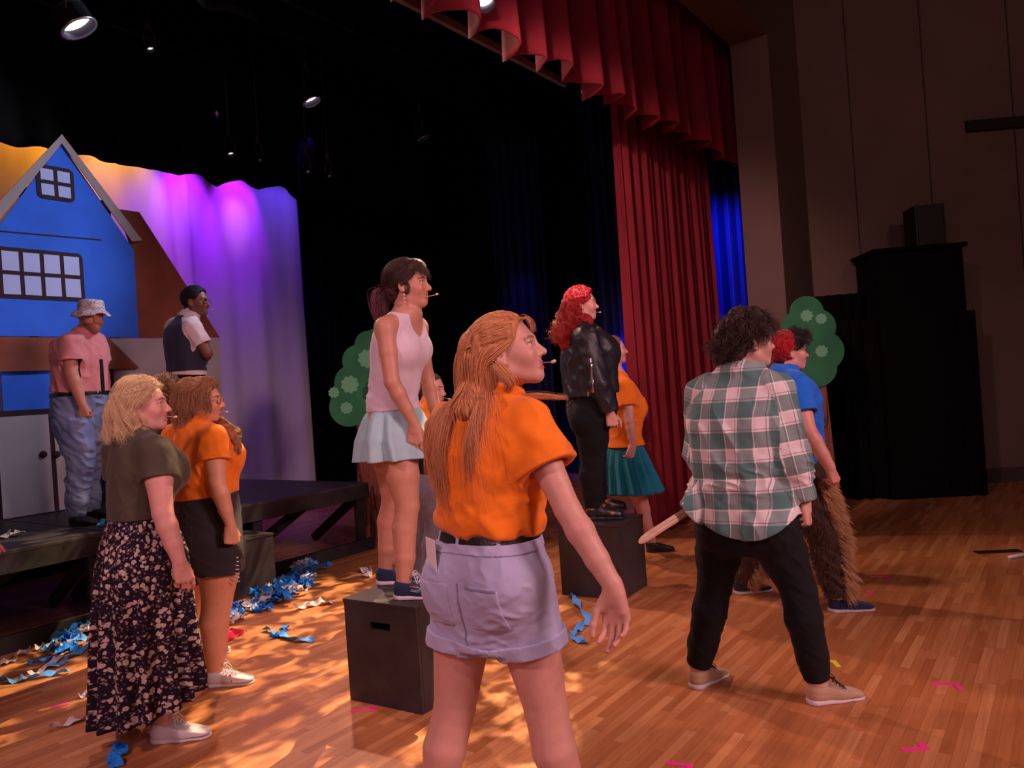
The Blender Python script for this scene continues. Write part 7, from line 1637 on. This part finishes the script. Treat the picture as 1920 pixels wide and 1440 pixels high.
# ================================================================== CREPE PAPER AND OTHER BITS ON THE FLOOR
CB = NT('blue_crepe'); _n = CB.noise(CB.coord(), 160, 2); CB.bump(_n, .3, .003); CBM = CB.out(CB.ramp(_n, [(.3, (.012, .18, .75)), (.7, (.03, .31, .98))]), .7, .2)
CL = NT('light_blue_crepe'); _n = CL.noise(CL.coord(), 160, 2); CL.bump(_n, .3, .003); CLM = CL.out(CL.ramp(_n, [(.3, (.07, .34, .92)), (.7, (.15, .48, 1.0))]), .7, .2)
CW = NT('white_crepe'); _n = CW.noise(CW.coord(), 160, 2); CW.bump(_n, .3, .003); CWM = CW.out(CW.ramp(_n, [(.3, (.62, .54, .58)), (.7, (.76, .68, .72))]), .7, .2)
SR = random.Random(21)
def ribbon(pts, w, mat, label, group=None, z=0.0, crump=.02, seed=0, flat=False):
    """crepe strip through floor points; it twists, buckles and settles on the boards"""
    rg = random.Random(seed); path = bez([np.array(p) for p in pts], 7); n = len(path); v = []; f = []
    ph = rg.uniform(0, 6); tw0 = rg.uniform(-.5, .5)
    for i, p in enumerate(path):
        d = path[min(i+1, n-1)]-path[max(i-1, 0)]; d[2] = 0; d = nrm(d); s_ = np.array([-d[1], d[0], 0])
        a = (.15 if flat else .9)*math.sin(i*.55+ph)+tw0*(0 if flat else 1); lift = crump*(.5+.5*math.sin(i*.8+ph*2))*(.6+.4*rg.random())
        for k in (-1, -.33, .33, 1):
            q = p+s_*(w/2*k*math.cos(a))+Z3*(abs(w/2*math.sin(a))*(1 if k*a > 0 else 0)*abs(k)+lift+.003*math.cos(k*4+i)); 
            if z < .01:
                uu, vv = UV(q); lim = vP-.012
                if uEnd+.05 > uu and vv > lim: q = q-V*(vv-lim)
                bu, bv = UV(bc)
                if uu < bu+.03 and uu > bu-1.0 and vv > bv-.02: q = q-V*(vv-bv+.02)
            v.append((q[0], q[1], max(q[2], z+.0016)))
    for i in range(n-1):
        for k in range(3): f.append((i*4+k, i*4+k+1, (i+1)*4+k+1, (i+1)*4+k))
    o = mesh_np('crepe_streamer', v, f, mat, None, False); m = o.modifiers.new('thick', 'SOLIDIFY'); m.thickness = .0012; m.offset = 1
    return tag(o, label, 'streamer', group)
def rb(px, w, mat, label, group=None, crump=.016, z=0.0, **k): return ribbon([FL(x, y, z+.004) for x, y in px], w, mat, label, group, z, crump, len(label)+int(px[0][0]), **k)
# single, easily told apart pieces
rb([(1072, 1118), (1080, 1126), (1084, 1138), (1104, 1162), (1090, 1178), (1074, 1188), (1078, 1199), (1100, 1207)], .055, CLM, 'light blue crepe strip zigzagging beside the ginger haired person')
rb([(496, 1182), (520, 1188), (545, 1200), (588, 1202)], .05, CLM, 'light blue crepe strip lying alone left of the slotted box'); rb([(505, 1198), (525, 1192), (536, 1182), (530, 1176)], .05, CBM, 'blue crepe scrap crossing the lone light blue strip')
rb([(218, 1440), (214, 1424), (232, 1412), (222, 1402), (236, 1402)], .06, CBM, 'blue crepe twist on the boards below the floral skirt')
rb([(92, 1368), (130, 1358), (165, 1345), (182, 1330)], .05, CWM, 'long white crepe strip trailing to the floral skirt hem'); rb([(172, 1330), (184, 1336), (200, 1338)], .06, CWM, 'short white crepe piece against the floral skirt hem')
rb([(553, 1146), (575, 1138), (600, 1134), (622, 1130)], .07, CWM, 'white crepe strip right of the blue heap on bare boards', crump=.03)
rb([(680, 1070), (692, 1076), (684, 1084)], .08, CWM, 'white crepe scrap behind the heels of the navy shoes', crump=.03)
rb([(0, 1248), (22, 1240), (40, 1228), (54, 1222)], .07, CWM, 'white crepe strip leaving the picture at the left edge'); rb([(0, 1276), (30, 1278), (60, 1272), (95, 1266), (130, 1262)], .055, CLM, 'light blue crepe strip lying nearest the left edge')
rb([(52, 1246), (75, 1240), (104, 1238)], .05, CBM, 'blue crepe strip between the two white ones at the left'); rb([(55, 1270), (80, 1258), (105, 1240), (125, 1222)], .05, CWM, 'white crepe strip running up to the blue heap at left')
rb([(100, 1254), (124, 1238), (150, 1222), (172, 1204)], .06, CLM, 'light blue crepe strip draped along the heap by the floral skirt')
rb([(150, 1309), (162, 1304), (174, 1296)], .05, CWM, 'small white crepe scrap tucked under the skirt hem at left')
# pieces on the black platform, box and step
rb([(2, 1010), (18, 1004), (30, 1006), (38, 1002)], .07, CWM, 'white crepe scrap lying on the platform top', z=HP, crump=.03)
rb([(188, 985), (195, 980), (202, 975)], .06, CLM, 'light blue crepe scrap on the platform behind the olive tee', z=HP); rb([(440, 990), (452, 988), (458, 987)], .07, CLM, 'light blue crepe scrap lying on the black box step', z=.44)
# the two heaps
def heap(cx, n, reg, mats, label, group, hmax, seed):
    rg = random.Random(seed)
    for i in range(n):
        t = rg.random(); (x0, y0), (x1, y1), sp = reg; bx = x0+(x1-x0)*t+rg.gauss(0, sp[0]); by = y0+(y1-y0)*t+rg.gauss(0, sp[1]); c = FL(bx, by)
        a = rg.uniform(0, 6.28); L = rg.uniform(.10, .22); d = np.array([math.cos(a), math.sin(a), 0]); nn = np.array([-d[1], d[0], 0]); h = rg.uniform(0, hmax)
        mi = 0 if rg.random() < mats[0] else (1 if rg.random() < .5 else 2); m = (CBM, CLM, CWM)[mi]; nm = ('blue', 'light blue', 'white')[mi]
        pts = [c+d*L*(k-.5)+nn*rg.uniform(-.05, .05)+Z3*(.006+h*rg.uniform(.5, 1)*(1-abs(k-.5))) for k in (0, .25, .5, .75, 1)]
        ribbon(pts, rg.uniform(.05, .075), m, label % nm, group % nm, 0, .02, seed*100+i)
heap(0, 34, ((490, 1135), (590, 1085), (18, 6)), (.62,), '%s crepe streamer in the big heap right of the black step box', '%s streamers of the big heap', .10, 3)
heap(0, 16, ((400, 1165), (490, 1135), (14, 5)), (.40,), '%s crepe streamer in the thin trail behind the striped sneakers', '%s streamers of the thin trail', .03, 4)
heap(0, 10, ((545, 1065), (585, 1072), (10, 4)), (.15,), '%s crepe streamer on the upper end of the big heap by the platform', '%s streamers at the upper heap end', .08, 5)
heap(0, 18, ((95, 1222), (175, 1185), (16, 7)), (.35,), '%s crepe streamer in the heap beside the floral skirt', '%s streamers of the heap by the floral skirt', .06, 6)
heap(0, 5, ((368, 1165), (376, 1180), (4, 8)), (.3,), '%s crepe streamer between the legs of the person in black shorts', '%s streamers between the bare legs', .02, 7)
# polka dot bandana on the floor
t = NT('red_polka_cotton'); v = t.n('TexVoronoi'); v.inputs['Scale'].default_value = 38; v.inputs['Randomness'].default_value = .15; t.L(t.coord(), v.inputs['Vector']); POL = t.out(t.mix(t.math('LESS_THAN', v.outputs['Distance'], .22), (.55, .008, .05), (.8, .7, .72)), .8, .2)
N_ = 18; c = [FL(365, 1197), FL(425, 1206), FL(464, 1184), FL(400, 1176)]; v = []; f = []
for i in range(N_+1):
    for j in range(N_+1):
        a, b_ = i/N_, j/N_; p = (c[0]*(1-a)+c[1]*a)*(1-b_)+(c[3]*(1-a)+c[2]*a)*b_; e = min(a, 1-a, b_, 1-b_); v.append(p+Z3*(.003+min(1, e*5)*(.022+.02*float(vnoise(np.array([i*.5]), np.array([j*.5]), np.array([.3]), 4)[0]))))
        if j < N_ and i < N_: q = i*(N_+1)+j; f.append((q, q+N_+1, q+N_+2, q+1))
o = mesh_np('bandana', v, f, POL, None, True); m = o.modifiers.new('thick', 'SOLIDIFY'); m.thickness = .0015; m.offset = 1
tag(o, 'red polka dot bandana lying on the floor behind the bare legs', 'bandana')
